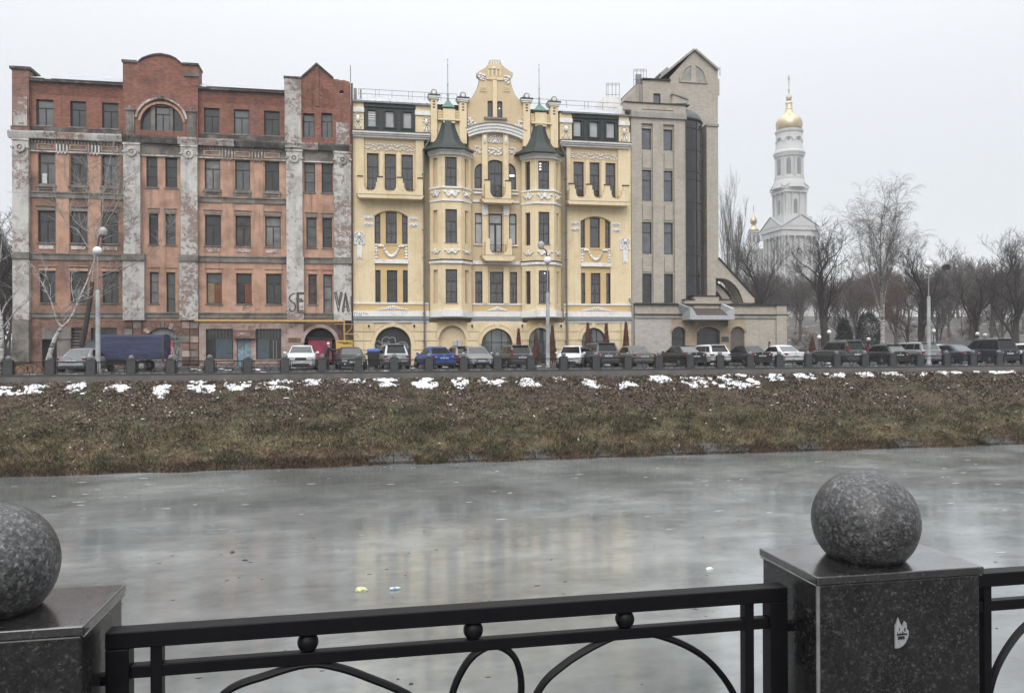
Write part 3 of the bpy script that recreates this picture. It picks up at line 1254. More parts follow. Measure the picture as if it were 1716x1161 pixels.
def stucco(parent, x0, x1, z0, z1, y, n, mat, size=.09, shape='fill', name='stucco_ornament'):
    """modelled plaster relief: leaves and blobs that stand proud of the wall"""
    mb = MB()
    W, H = x1 - x0, z1 - z0
    xc, zc = (x0 + x1) / 2, (z0 + z1) / 2
    if shape == 'garland':
        for k in range(n):
            t_ = k / (n - 1) * 2 - 1
            if abs(t_) > .72:
                u, v = math.copysign(.93, t_), 1 - (abs(t_) - .72) / .28 * 1.9
            elif abs(t_) > .45:
                u, v = t_ * 1.15, .85
            else:
                u, v = t_ * 1.1, .8 - 1.5 * (1 - (t_ / .45) ** 2)
            s_ = size * (1.15 if abs(t_) < .3 or abs(t_) > .8 else .95)
            mb.lump((xc + u * W / 2, y - .03, zc + v * H / 2), (s_, s_ * .7, s_), .18)
            mb.lump((xc + u * W / 2 + rnd.uniform(-.4, .4) * size, y - .05, zc + v * H / 2 + rnd.uniform(-.4, .4) * size), (s_ * .5, s_ * .7, s_ * .5), .2)
    elif shape == 'fan':
        for k in range(n):
            a_ = R(-80 + 160 * k / (n - 1))
            for rr_ in (.35, .68, .98):
                mb.lump((xc + math.sin(a_) * W / 2 * rr_, y - .03, z0 + max(.02, math.cos(a_)) * H * rr_), (size * .7, size * .5, size), .15)
        mb.lump((xc, y - .04, z0 + H * .2), (size * 1.4, size, size * 1.4), .1)
    elif shape == 'swag':   # low, spreading to both sides, high in the middle
        for k in range(n):
            t_ = k / (n - 1) * 2 - 1
            v = (1 - abs(t_)) ** 1.1 * .8 + .18 * math.sin(t_ * 22)
            mb.lump((xc + t_ * W / 2, y - .03, z0 + H * (.15 + .5 * max(0, v))), (size * .8, size * .6, size * (.6 + .9 * (1 - abs(t_)))), .2)
            mb.lump((xc + t_ * W / 2, y - .03, z0 + H * (.12 + .2 * max(0, v))), (size, size * .5, size * .5), .2)
    elif shape == 'mask':
        mb.lump((xc, y - .06, z0 + H * .68), (W * .24, .10, H * .24), .05)
        for k in range(n):
            a_ = 2 * PI * k / n
            mb.lump((xc + math.cos(a_) * W * .42, y - .03, z0 + H * .68 + math.sin(a_) * H * .28), (size * .7, size * .5, size * .7), .2)
        for k in (-.3, 0, .3):
            mb.tube([(xc + k * W, y - .03, z0 + H * .4), (xc + k * W * 1.0, y - .03, z0 + H * (.02 + abs(k) * .5))], size * .45, 5)
    else:
        for k in range(n):
            mb.lump((x0 + (k + .5) / n * W, y - .03, zc + H * .28 * math.sin(k * 1.9)), (size, size * .55, size * rnd.uniform(.6, 1)), .2)
            mb.lump((x0 + rnd.random() * W, y - .03, z0 + rnd.uniform(.12, .88) * H), (size * .6, size * .55, size * .5), .25)
    return mb.build(name, mat, parent, smooth='all')


# ------------------------------------------------------------------ materials of the buildings
BR = (.30, .27, .25)
brick = masonry('red_brick', (.20, .068, .045), (.27, .105, .072), 1.1, brick=((.22, .15, .125), .26, .085, .013), dirt=((.075, .05, .045), .36, .7), streak=.5, streak_col=(.04, .03, .028))
brick2 = masonry('red_brick_pale', (.185, .075, .055), (.26, .12, .085), 1.1, brick=((.24, .19, .16), .26, .085, .014), dirt=((.04, .032, .03), .42, .9), peel=((.15, .055, .036), .40, .9), streak=.5)
plaster = masonry('orange_plaster', (.42, .245, .172), (.53, .335, .245), .55, dirt=((.22, .135, .10), .44, .8), streak=.75, streak_col=(.13, .075, .055), peel=((.17, .075, .05), .37, 1.3))
peel = masonry('peeling_whitewash', (.42, .405, .385), (.58, .565, .54), .7, peel=((.22, .125, .10), .465, 3.6), dirt=((.20, .18, .165), .40, 1.1), streak=.42, streak_col=(.12, .10, .09), bump=.5)
cement = masonry('old_cement', (.155, .14, .125), (.26, .24, .215), .9, dirt=((.045, .04, .036), .42, 1.0), streak=.6, peel=((.16, .07, .05), .36, 1.5))
soot = masonry('sooty_cornice', (.028, .026, .025), (.10, .092, .085), 1.2, dirt=((.28, .265, .25), .38, 1.3), bump=.4)
pinkw = masonry('pale_pink_plaster', (.36, .27, .235), (.47, .38, .33), .9, dirt=((.17, .10, .085), .42, 1.2), peel=((.24, .12, .09), .40, 2.0), streak=.35, streak_col=(.16, .11, .09))
darkw = plain('interior_shade', (.012, .011, .010), .9, var=.3)  # near-black sheets standing for the shade inside open doorways
mott = masonry('mottled_whitewash', (.36, .345, .325), (.52, .505, .48), .7, peel=((.20, .09, .065), .50, 3.6), dirt=((.16, .14, .125), .40, .8), streak=.5, bump=.5)
plasterA = masonry('stained_plaster', (.30, .15, .10), (.43, .255, .18), .45, dirt=((.085, .065, .055), .50, .42), streak=.9, streak_col=(.10, .07, .055), peel=((.17, .075, .05), .40, 1.5))
old_frame = plain('old_window_frame', (.020, .017, .015), .7, var=.5, scale=5)
old_glass = glassy('dusty_glass', (.060, .063, .066), .22, 1.75)
old_glass2 = glassy('dark_dusty_glass', (.030, .031, .033), .16, 1.6)
ply1 = plain('rusty_board', (.15, .055, .028), .85, var=.4)
ply2 = plain('plywood', (.22, .16, .10), .85, var=.3)
tin = masonry('roof_tin', (.30, .31, .33), (.42, .43, .45), 1.2, rough=.5, bump=.0)

# ================================================================== the old brick building
D = DF
old = thing('brick_building', 'derelict four storey red brick and orange plaster building with peeling white pilasters', 'building', (GX(20, D), D, .15))
z_g, z_c0, z_c1 = GZ(400, 537, D), GZ(400, 247, D), GZ(400, 236, D)
zr = {5: (GZ(355, 223, D), GZ(355, 181, D)), 4: (GZ(405, 318.5, D), GZ(405, 269, D)), 3: (GZ(405, 412.5, D), GZ(405, 362, D)), 2: (GZ(407, 509, D), GZ(407, 458.5, D))}
BAYS = {'A': (48, 208, {5: [(61, 90), (118, 145), (171, 199)], 4: [(64, 92), (118, 146), (171, 198)], 3: [(63, 92), (117, 146), (170, 198)], 2: [(66, 92), (117, 146), (171, 198)]}),
        'C': (331, 480, {5: [(342, 368), (392, 418), (443, 469)], 4: [(343, 369), (394, 419), (444, 468)], 3: [(343, 370), (394, 420), (444, 470)], 2: [(345, 371), (395, 421), (445, 471)]}),
        'B': (235, 303, {4: [(245, 264), (277, 297)], 3: [(249, 265), (277, 294)], 2: [(250, 265), (278, 293)]}),
        'D': (507, 560, {5: [(507.5, 527), (538.5, 557)], 4: [(510, 528), (539, 557.5)], 3: [(513, 530), (540, 556)], 2: [(516, 530), (541, 556)]})}
eave = {'A': GZ(130, 138, D), 'C': GZ(405, 151.5, D)}


def old_windows(px, row, styles, dz0=0, dz1=0, yset=.22):
    fs = []
    for i, (a, b_) in enumerate(px):
        x0, x1 = GX(a, D, 300), GX(b_, D, 300)
        z0, z1 = zr[row][0] + dz0, zr[row][1] + dz1
        fs.append((x0, x1, z0, z1))
    return fs


old_glass3 = glassy('curtained_glass', (.13, .13, .125), .25, 1.7, var=.5)
old_glass4 = glassy('brownish_glass', (.045, .035, .028), .18, 1.6, var=.6)
gl_pick = [old_glass, old_glass2, old_glass3, old_glass, old_glass4, old_glass2, old_glass2]
for bay, (pa, pb, rows) in BAYS.items():
    xa, xb = GX(pa, D), GX(pb, D)
    holes_p, holes_a = [], []
    for row, px in rows.items():
        for k, (x0, x1, z0, z1) in enumerate(old_windows(px, row, None)):
            if bay in 'BD' and row == 2 and k == 1:
                z0 = GZ(549, 526, D)
            poly = rect(x0, x1, z0, z1)
            (holes_a if row == 5 else holes_p).append(poly)
            style = 'slim' if (bay in 'BD' and row in (2, 3, 4)) else 'old'
            gm_ = gl_pick[(k * 5 + row * 3 + ord(bay)) % 7]
            if bay == 'A' and row in (2, 3):
                gm_ = old_glass2
            f = window(old, inset(poly, -.0), D + .20, style, old_frame, gm_, fw=.065)
            # rubble sill
            s_ = MB().box(x0 - .07, x1 + .07, D - .07, D + .2, z0 - .09, z0 - .004)
            s_.build('sill', cement, f)
            if row == 2 and bay == 'C' and k < 2:     # boarded lower lights
                q_ = MB()
                W_ = x1 - x0
                for j in range(2):
                    mq = MB().box(x0 + .07 + j * W_ * .47, x0 + .04 + (j + 1) * W_ * .47, D + .17, D + .198, z0 + .06, z0 + (z1 - z0) * (.68 if k == 0 or j else .62))
                    mq.build('board', [ply2, ply1, old_frame, ply1][k * 2 + j], f)
            if row == 4 and bay == 'A' and k == 0:
                MB().box(x0 + .2, x0 + .5, D + .17, D + .198, z0 + .06, z0 + .75).build('board', plain('white_board', (.5, .5, .5), .8), f)
    panel(old, 'plaster_wall', plasterA if bay == 'A' else plaster, rect(xa, xb, z_g, z_c0), D, D + .4, holes_p)
    if bay in 'AC':
        panel(old, 'brick_wall', brick, rect(xa - .3, xb + .3, z_c1, eave[bay]), D, D + .4, holes_a)
    # string courses
    zA = {1: (GZ(130, 333, D), GZ(130, 323, D)), 2: (GZ(130, 436, D), GZ(130, 425, D)), 3: (GZ(400, 533, D), GZ(400, 524, D))}
    for k in (1, 2, 3):
        if bay == 'B' and k < 3 or bay == 'D' and k == 1:
            continue
        za, zb_ = zA[k]
        MB().box(xa, xb, D - .10, D + .01, za, zb_).box(xa, xb, D - .17, D + .012, zb_ - .09, zb_ - .003).build('string_course', cement, old)
    # lintels and aprons
    mbw, mbc = MB(), MB()
    for row in (4, 3, 2):
        for k, (x0, x1, z0, z1) in enumerate(old_windows(rows.get(row, []), row, None)):
            if row == 4 and bay in 'AC':
                ap = MB()
                ap.box(x0 - .12, x1 + .12, D - .14, D + .01, z0 - .24, z0 - .10)
                ap.box(x0 - .08, x0 + .10, D - .10, D + .01, z0 - .62, z0 - .24)
                ap.box(x1 - .10, x1 + .08, D - .10, D + .01, z0 - .62, z0 - .24)
                ap.box(x0 + .10, x1 - .10, D - .06, D + .01, z0 - .40, z0 - .30)
                ap.build('window_apron', cement, old)
            if row == 3 and bay in 'AC':
                slab(old, 'window_apron', peel, x0 + .08, x1 - .08, z0 - .46, z0 - .22, D - .05, D + .01)
            if row in (3, 2):
                ap = MB().box(x0 - .06, x1 + .06, D - .05, D + .01, z1 + .03, z1 + .20)
                ap.box(x0 - .1, x1 + .1, D - .08, D + .01, z1 + .34, z1 + .40)
                ap.build('lintel', cement if row == 3 else plaster, old)
    # frieze under the main cornice
    zt4 = zr[4][1]
    slab(old, 'frieze', cement, xa, xb, zt4 + .12, z_c0 + .02, D - .06, D + .01)
    slab(old, 'frieze_ledge', peel, xa, xb, zt4 + .03, zt4 + .12, D - .16, D + .012)
    if bay in 'AC':
        dm = MB()
        x = xa + .25
        while x < xb - .3:
            dm.box(x, x + .10, D - .16, D - .05, z_c0 - .30, z_c0 - .06)
            x += .21
        dm.build('dentils', cement, old)
        wins = old_windows(rows[4], 4, None)
        for x0, x1, z0, z1 in wins:
            fp = MB().prism(rect(x0 - .05, x1 + .05, zt4 + .22, zt4 + .62), D - .11, D - .05, [rect(x0 + .05, x1 - .05, zt4 + .30, zt4 + .54)])
            fp.build('frieze_panel', plaster, old)
        for i in range(2):
            xm_ = (wins[i][1] + wins[i + 1][0]) / 2
            tg = MB()
            for j in range(4):
                tg.box(xm_ - .38 + j * .22, xm_ - .28 + j * .22, D - .18, D - .05, zt4 + .1, z_c0 - .32)
            for j in range(3):
                tg.lump((xm_ - .22 + j * .22, D - .16, zt4 - .02), (.08, .07, .07), .1)
            tg.build('triglyph', peel, old)
            # shallow flat pilaster between the windows, over rows 4 and 3
            slab(old, 'lesene', plaster, xm_ - .42, xm_ + .42, zA[1][1], zt4 + .03, D - .05, D + .01)
            slab(old, 'lesene', plaster, xm_ - .42, xm_ + .42, zA[2][1], zA[1][0], D - .05, D + .01)
        # honeycomb brick frieze of the attic
        hb = MB()
        for j in range(5):
            x = xa + .25 + (j % 2) * .11
            zz_ = eave[bay] - .42 - j * .13
            while x < xb - .3:
                hb.box(x, x + .11, D - .045, D + .01, zz_, zz_ + .075)
                x += .22
        o_ = hb.build('brick_frieze', brick, old)
        o_['kind'] = 'stuff'
        # eave and tin roof
        slab(old, 'eave_board', soot, xa - .2, xb + .2, eave[bay] - .14, eave[bay] + .02, D - .28, D + .1)
        n_ = int((xb - xa + .4) / .09)
        rv, rf = [], []
        for i in range(n_ + 1):
            x = xa - .2 + i * .09
            dz = .035 if i % 2 else 0
            rv += [(x, D - .34, eave[bay] + .04 + dz), (x, D + 4.2, eave[bay] + 1.78 + dz)]
        for i in range(n_):
            rf.append((2 * i, 2 * i + 2, 2 * i + 3, 2 * i + 1))
        rm = MB().add(rv, rf)
        rm.box(xa - .2, xb + .2, D + 4.2, D + 9, eave[bay] + 1.60, eave[bay] + 1.75)
        rm.build('roof', tin, old)
# the mass behind the facade
MB().box(GX(22, D), GX(588, D), D + .42, D + 13, .1, GZ(300, 143, D)).build('rear_walls', brick, old)

# main cornice, broken in places
xs_ = GX(19, D)
xe_ = GX(589, D)
x = xs_ - .08
while x < xe_:
    L_ = rnd.uniform(1.1, 2.8)
    x2 = min(xe_ + .05, x + L_)
    d_ = rnd.choice([0, 0, 0, .10, .2])
    cmb = MB()
    cmb.add([(x, D - .32, z_c0 - .03), (x2 - .01, D - .32, z_c0 - .03), (x2 - .01, D - .48 + d_ * .6, z_c1 - .14), (x, D - .48 + d_ * .6, z_c1 - .14), (x, D - .48 + d_ * .6, z_c1 - .02 - d_ * .3), (x2 - .01, D - .48 + d_ * .6, z_c1 - .02 - d_ * .3),
             (x2 - .01, D + .02, z_c1 + .10), (x, D + .02, z_c1 + .10), (x, D + .02, z_c0 - .03), (x2 - .01, D + .02, z_c0 - .03)],
            [(0, 1, 2, 3), (3, 2, 5, 4), (4, 5, 6, 7), (7, 6, 9, 8), (8, 9, 1, 0), (0, 3, 4, 7, 8), (1, 9, 6, 5, 2)])
    cmb.build('cornice_stone', soot if rnd.random() < .3 else (mott if rnd.random() < .5 else peel), old)
    x = x2
slab(old, 'cornice_soot_band', soot, xs_, xe_, z_c1 + .06, z_c1 + .36, D - .05, D + .02)

# pilasters
PIL = [(20.5, 48, 20.5, 48), (207, 235, 205, 241), (303, 331, 300, 331), (480, 507, 480, 509), (560, 588.5, 559, 588.5)]
z2 = (GZ(130, 436, D), GZ(130, 425, D))
for i, (a, b_, a2, b2_) in enumerate(PIL):
    xa, xb = GX(a, D - .3), GX(b_, D - .3)
    MB().box(xa, xb, D - .3, D + .02, z2[1], z_c0 - .02).build('pilaster', peel, old)
    xa2, xb2 = GX(a2, D - .32), GX(b2_, D - .32)
    MB().box(xa2, xb2, D - .32, D + .02, z_g, z2[0] - .01).build('pilaster', peel, old)
    if i == 3:
        MB().box(xa2, xb2, D - .31, D + .02, z2[0] - .008, z2[1] - .002).build('pilaster', peel, old)
    else:
        MB().box(xa2 - .03, xb2 + .05, D - .44, D + .02, z2[0], z2[1]).build('pilaster_block', cement, old)
    # roundel and capital
    xc_, zc_ = (xa + xb) / 2, GZ(400, 263, D)
    rb = MB().prism(arc_band(xc_, zc_, .17, .34, -PI, PI - .001, 24), D - .42, D - .28)
    rb.lump((xc_, D - .33, zc_), (.13, .08, .13))
    rb.build('roundel', peel, old, smooth=30)
    MB().box(xa - .08, xa + (.13), D - .40, D - .28, zc_ - .05, zc_ + .05).box(xb - .13, xb + .08, D - .40, D - .28, zc_ - .05, zc_ + .05).box(xa - .05, xb + .05, D - .37, D - .28, z_c0 - .20, z_c0 - .1).build('capital', peel, old)

# attic: end pier, arched centre, gabled end
a, b_ = GX(21, D - .3), GX(49.5, D - .3)
MB().box(a, b_, D - .3, D + 3, z_c1, GZ(35, 119, D)).build('attic_pier', brick2, old)
MB().box(a - .12, b_ + .14, D - .42, D + 3.05, GZ(35, 119, D), GZ(35, 114.5, D)).build('pier_cap', soot, old)
MB().box(a + .1, b_ - .1, D - .36, D - .29, z_c1 + .3, GZ(35, 165, D)).build('pier_panel', mott, old)
DB = D - .3
pb = lambda x, y: G(x, y, DB)
outl = [(GX(207, DB), z_c1), (GX(332.5, DB), z_c1), (GX(332.5, DB), GZ(332, 110, DB)), (GX(307, DB), GZ(320, 110, DB))]
for px_, py_ in ((303, 107), (295, 100), (285, 95.5), (270, 92.5), (260, 93), (248, 96), (238, 100), (233, 104)):
    outl.append(pb(px_, py_))
outl += [(GX(231, DB), GZ(220, 105.5, DB)), (GX(207, DB), GZ(220, 105.5, DB))]
hx0, hx1 = GX(236, DB), GX(307.5, DB)
hole = arch(hx0, hx1, GZ(270, 219, DB), GZ(270, 204, DB), GZ(270, 174.5, DB), 18)
panel(old, 'parapet_wall', brick, outl, DB, D + 1.2, [hole])
zs5, zt5 = GZ(270, 204, DB), GZ(270, 174.5, DB)
panel(old, 'arch_surround', plaster, head_band(hx0, hx1, zs5, zt5, .16), DB - .05, DB + .02)
panel(old, 'arch_hood', peel, head_band(hx0 - .2, hx1 + .2, zs5 + .2, zt5 + .30, .14), DB - .18, DB + .02)
MB().box(GX(266, DB), GX(276, DB), DB - .3, DB, GZ(270, 168, DB), GZ(270, 162.5, DB)).build('keystone', soot, old)
# three lights of the lunette
x0, x1, z0, z1 = fr(259, 284, 177.5, 219, DB)
window(old, rect(x0, x1, z0, z1), DB + .28, 'old', old_frame, old_glass, fw=.07)
for xa, xb in ((GX(253, DB), x0), (x1, GX(290, DB))):
    panel(old, 'lunette_post', cement, rect(xa, xb, z0, zt5 - .06), DB + .12, DB + .4)
lp = [p for p in arch(hx0 + .01, hx1 - .01, z0, zs5, zt5 - .01, 24)]
for sgn in (-1, 1):
    lim = GX(253, DB) if sgn < 0 else GX(290, DB)
    pl_ = [p for p in lp if (p[0] <= lim if sgn < 0 else p[0] >= lim)]
    topz = top_at(lp, lim, z0)
    pl_ = pl_ + ([(lim, topz)] if sgn < 0 else [(lim, topz)])
    pts_ = [(lim, z0)] + sorted(pl_, key=lambda p: -sgn * 0 + math.atan2(p[1] - z0 - .01, (p[0] - lim) * sgn))
    seen_ = []
    for p in pts_:
        if not seen_ or (abs(p[0] - seen_[-1][0]) + abs(p[1] - seen_[-1][1])) > .02:
            seen_.append(p)
    window(old, seen_, DB + .28, 'plain', old_frame, old_glass2, fw=.05)
panel(old, 'lunette_head', cement, [(x0, z1), (x1, z1), (x1, top_at(lp, x1, z1) - .02), ((x0 + x1) / 2, zt5 - .02), (x0, top_at(lp, x0, z1) - .02)], DB + .15, DB + .4)
# pedestals beside the lunette, ledge on the right shoulder, caps
for q in ((211, 225, 185, 232), (313, 328, 188, 232)):
    pslab(old, 'pedestal', cement, *q, DB - .10, DB + .02)
    xa, xb, za, zb_ = fr(q[0], q[1], q[2], q[3], DB - .1)
    mb = MB().box(xa - .05, xb + .05, DB - .2, DB + .02, zb_, zb_ + .14)
    mb.lump(((xa + xb) / 2, DB - .12, zb_ + .2), (.16, .1, .14), .2)
    mb.build('pedestal_cap', cement, old)
pslab(old, 'shoulder_ledge', cement, 308, 333, 121, 128, DB - .10, DB + .02)
MB().box(GX(205.5, DB), GX(231, DB), DB - .12, D + 1.25, GZ(220, 105.5, DB), GZ(220, 101.5, DB)).build('parapet_cap', soot, old)
MB().box(GX(307, DB), GX(334, DB), DB - .12, D + 1.25, GZ(320, 110, DB), GZ(320, 106.5, DB)).build('parapet_cap', soot, old)
top_ = [pb(*p) for p in ((306, 110), (303, 107), (295, 100), (285, 95.5), (270, 92.5), (260, 93), (248, 96), (238, 100), (232, 105))]
band = top_ + [(p[0], p[1] + .10) for p in top_[::-1]]
panel(old, 'parapet_cap', soot, band, DB - .12, D + 1.25)
# gabled right end
o2 = [(GX(477.5, DB), z_c1), (GX(588.5, DB), z_c1), (GX(588.5, DB), GZ(575, 139, DB))]
for px_, py_ in ((585, 137), (580, 136), (577, 134.5), (571, 135), (566, 133), (560, 133), (556, 131), (551, 127), (530.5, 109), (506, 131.5)):
    o2.append(pb(px_, py_))
o2 += [(GX(505, DB), GZ(491, 132, DB)), (GX(477.5, DB), GZ(491, 132, DB))]
hs = []
for (x0, x1, z0, z1) in old_windows(BAYS['D'][2][5], 5, None):
    hs.append(rect(x0, x1, z0 - .42, z1 - .44 + .05))
hs = []
for a_, b_ in ((507.8, 527), (538.5, 557)):
    x0, x1, z0, z1 = fr(a_, b_, 190, 231, DB)
    hs.append(rect(x0, x1, z0, z1))
    f = window(old, rect(x0, x1, z0, z1), DB + .24, 'old', old_frame, old_glass, fw=.06)
x0, x1, z0, z1 = fr(568.5, 576, 151, 158, DB)
hs.append([(x0, z0 + .1), (x0 + .1, z0), (x1 - .08, z0 + .03), (x1, z0 + .15), (x1 - .03, z1 - .06), (x1 - .14, z1), (x0 + .06, z1 - .04)])
panel(old, 'gable_wall', brick, o2, DB, D + .5, hs)
pslab(old, 'gable_pier', mott, 477, 505, 132, 247, DB - .13, DB + .02)
pslab(old, 'gable_rib', brick, 528, 534, 112, 178, DB - .08, DB + .02)
gl_ = [pb(506, 131.5), pb(530.5, 109), pb(556, 131)]
panel(old, 'gable_coping', soot, [gl_[0], gl_[1], gl_[2], (gl_[2][0] + .12, gl_[2][1] + .03), (gl_[1][0], gl_[1][1] + .14), (gl_[0][0] - .12, gl_[0][1] + .03)], DB - .15, D + .55)
MB().box(GX(476.5, DB), GX(506, DB), DB - .2, D + .55, GZ(491, 132, DB), GZ(491, 129.5, DB)).build('parapet_cap', soot, old)
pslab(old, 'gable_pier', mott, 563, 586, 205, 244, DB - .06, DB + .02)
hb = MB()
for j in range(12):
    zz_ = GZ(515, 178 - j * 3.2, DB)
    wj = .95 if j < 7 else .95 * (1 - (j - 6) / 7)
    for sx_ in (512, 548):
        xc_ = GX(sx_ if j < 7 else sx_ + (3 if sx_ < 530 else -3) * (j - 6) * .7, DB)
        k = -int(wj / .42)
        while k * .22 < wj / 2:
            xx = xc_ + k * .22 + (j % 2) * .11
            hb.box(xx, xx + .11, DB - .045, DB + .01, zz_, zz_ + .075)
            k += 1
o_ = hb.build('brick_frieze', brick, old)
o_['kind'] = 'stuff'

# ground floor
pb2 = lambda x, y: G(x, y, D)
gx0, gx1 = GX(240, D), GX(304, D)
zs_, zt_ = GZ(272, 575, D), GZ(272, 549, D)
gate = arch(gx0, gx1, .15, zs_, zt_, 18)
opA = []
for a_, b_, c_, d_ in ((70, 95, 569, 614), (119, 139, 549, 600), (152, 196, 549, 600)):
    x0, x1, z0, z1 = fr(a_, b_, c_, d_, D)
    opA.append((x0, x1, max(.16, z0), z1))
panel(old, 'ground_floor_wall', brick2, rect(GX(20.5, D), GX(333, D), .1, z_g), D, D + .4, [gate] + [rect(*o_) for o_ in opA])
for i, o_ in enumerate(opA):
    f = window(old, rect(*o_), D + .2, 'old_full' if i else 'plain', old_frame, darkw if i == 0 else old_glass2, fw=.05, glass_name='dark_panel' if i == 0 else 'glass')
    if i == 1:
        for j in range(9):
            zz_ = o_[2] + .1 + j * (o_[3] - o_[2] - .2) / 9
            slab(f, 'louvre', cement, o_[0] + .03, o_[1] - .03, zz_, zz_ + .07, D + .12, D + .19)
pslab(old, 'shutter_box', cement, 71, 119, 549, 568, D - .12, D + .02)
pslab(old, 'wall_patch', cement, 96, 117, 568, 600, D - .04, D + .02)
pslab(old, 'pier_base', cement, 20, 48, 537, 609, D - .36, D + .02)
woodg = masonry('grey_gate_boards', (.20, .205, .20), (.30, .30, .29), 1.0, dirt=((.09, .085, .08), .42, 1.6), streak=.5)
x = gx0 + .005
lg = inset(gate, .004)
k = 0
while x < gx1 - .02:
    x2 = min(gx1 - .005, x + .245)
    zt1, zt2 = top_at(lg, x + .002, .2), top_at(lg, x2 - .01, .2)
    mid_ = top_at(lg, (x + x2) / 2, .2)
    panel(old, 'gate_board', woodg, [(x, .16), (x2 - .012, .16), (x2 - .012, zt2), ((x + x2) / 2, mid_), (x, zt1)], D + .14, D + .19)
    x = x2
# sprayed lettering and shapes on the gate
pk = plain('pink_paint', (.50, .16, .20), .7, var=.3)
rdp = plain('red_paint', (.42, .03, .035), .7, var=.3)
blk = plain('black_paint', (.012, .012, .014), .7, var=0)
wht = plain('white_paint', (.55, .55, .56), .7, var=.1)
yg = D + .139
gp = lambda x_, y_: G(x_, y_, D + .14)
panel(old, 'graffiti', pk, [gp(275, 612), gp(275, 581), gp(281, 584), gp(289, 578), gp(290, 592), gp(291, 612)], yg - .004, yg)
panel(old, 'graffiti', rdp, [gp(280, 573), gp(290, 572), gp(289, 582), gp(285, 579)], yg - .008, yg - .004)


def strokes(parent, S, y, r, mat, D_, name='graffiti'):
    mb = MB()
    for s_ in S:
        pts = [Vector((G(p[0], p[1], D_)[0], y, G(p[0], p[1], D_)[1])) for p in s_]
        mb.tube(pts, r, 5, flat=.12)
    return mb.build(name, mat, parent)


strokes(old, [[(275, 565), (277, 570), (279, 565)], [(281, 565), (281, 570)], [(283, 570), (284, 565), (286, 570)], [(288, 566), (286.5, 568), (288, 570), (289.5, 568), (288, 566)], [(291, 566), (291, 571), (293, 568)], [(296, 565), (295, 570)], [(296, 565), (298, 570)],
              [(291, 574), (302, 574)], [(292, 574), (291, 600), (292, 612)], [(290, 586), (289, 600)], [(294, 577), (300, 577), (301, 583)], [(295, 583), (294, 592), (298, 596)], [(300, 586), (299, 600)], [(295, 600), (301, 604)], [(276, 575), (284, 580), (287, 586)], [(277, 584), (287, 596), (289, 604)]], yg - .012, .028, blk, D + .14)
strokes(old, [[(279, 582), (287, 590)], [(277, 588), (284, 597)], [(290, 583), (291, 606)]], yg - .016, .022, wht, D + .14)
# voussoirs and rusticated pier
xc_, r0_ = (gx0 + gx1) / 2, None
n_ = 15
hb_o = arch(gx0 - .38, gx1 + .38, 0, zs_, zt_ + .42, n_)[2:]
hb_i = arch(gx0, gx1, 0, zs_, zt_, n_)[2:]
for i in range(n_):
    a_, b_, c_, d_ = hb_o[i], hb_o[i + 1], hb_i[i + 1], hb_i[i]
    sh = lambda p, q_, k_: (p[0] + (q_[0] - p[0]) * k_, p[1] + (q_[1] - p[1]) * k_)
    panel(old, 'arch_stone', [brick2, cement, pinkw][i % 3 if i % 2 else 0], [sh(a_, b_, .04), sh(b_, a_, .04), sh(c_, d_, .04), sh(d_, c_, .04)], D - .10 - .02 * (i % 2), D + .02)
for (pa, pb_) in ((305, 318), (319, 332.5), (208, 222), (223, 237)):
    for k in range(6):
        if pa < 300 and k > 2:
            continue
        pslab(old, 'rusticated_block', [brick2, pinkw, brick2, cement][(k * 3 + int(pa)) % 4], pa, pb_ - .6, 539 + k * 12, 549.8 + k * 12, D - .14 - .01 * (k % 3), D + .02)
# shop front
sx0, sx1 = GX(333, D), GX(478, D)
sw = [fr(345, 391, 551, 602, D), fr(429, 471.5, 551, 602, D)]
dr = fr(397, 421, 567, 612, D)
zb1 = z_g - .22
panel(old, 'shopfront_wall', pinkw, rect(sx0, GX(508, D), .1, zb1), D - .05, D + .38, [rect(*s_) for s_ in sw] + [rect(dr[0], dr[1], .15, dr[3])])
MB().box(sx0, GX(508, D), D, D + .4, zb1, z_g).build('shopfront_lintel', brick2, old)
pslab(old, 'door_hood', brick2, 391, 427, 553, 567, D - .30, D - .05)
pslab(old, 'door_hood_panel', peel, 398, 419, 557, 563, D - .33, D - .30)
for j, (x0, x1, z0, z1) in enumerate(sw):
    f = window(old, rect(x0, x1, z0, z1), D + .12, 'plain', old_frame, old_glass2, fw=.07)
    W_, H_ = x1 - x0, z1 - z0
    for k in range(1, 8):
        xx = x0 + W_ * k / 8
        slab(f, 'security_bar', plain('grey_steel', (.16, .16, .16), .5), xx - .012, xx + .012, z0 + H_ * .68, z1 - .06, D + .08, D + .11)
    slab(f, 'transom', old_frame, x0 + .05, x1 - .05, z0 + H_ * .64, z0 + H_ * .67, D + .1, D + .16)
    bm_ = masonry('blue_grey_boards', (.06, .085, .10), (.11, .14, .155), 2, dirt=((.03, .035, .04), .42, 2))
    if j == 0:
        slab(f, 'board', bm_, x0 + W_ * .36, x1 - .08, z0 + .05, z0 + H_ * .66, D + .08, D + .115)
    else:
        slab(f, 'board', bm_, x0 + .1, x0 + W_ * .52, z0 + .05, z0 + H_ * .66, D + .08, D + .115)
        for k in (.66, .78):
            slab(f, 'mullion', plain('grey_steel', (.16, .16, .16), .5), x0 + W_ * k, x0 + W_ * k + .06, z0 + .05, z0 + H_ * .64, D + .1, D + .15)
    slab(f, 'sill', pinkw, x0 - .06, x1 + .06, z0 - .32, z0 - .004, D - .16, D + .1)
bd = masonry('peeling_blue_paint', (.20, .33, .42), (.30, .44, .52), 2.2, dirt=((.09, .13, .16), .44, 2.5), peel=((.16, .15, .14), .42, 3))
dd = MB().box(dr[0] + .02, (dr[0] + dr[1]) / 2 - .01, D + .12, D + .17, .17, dr[3] - .02)
o_ = dd.build('door_leaf', bd, old)
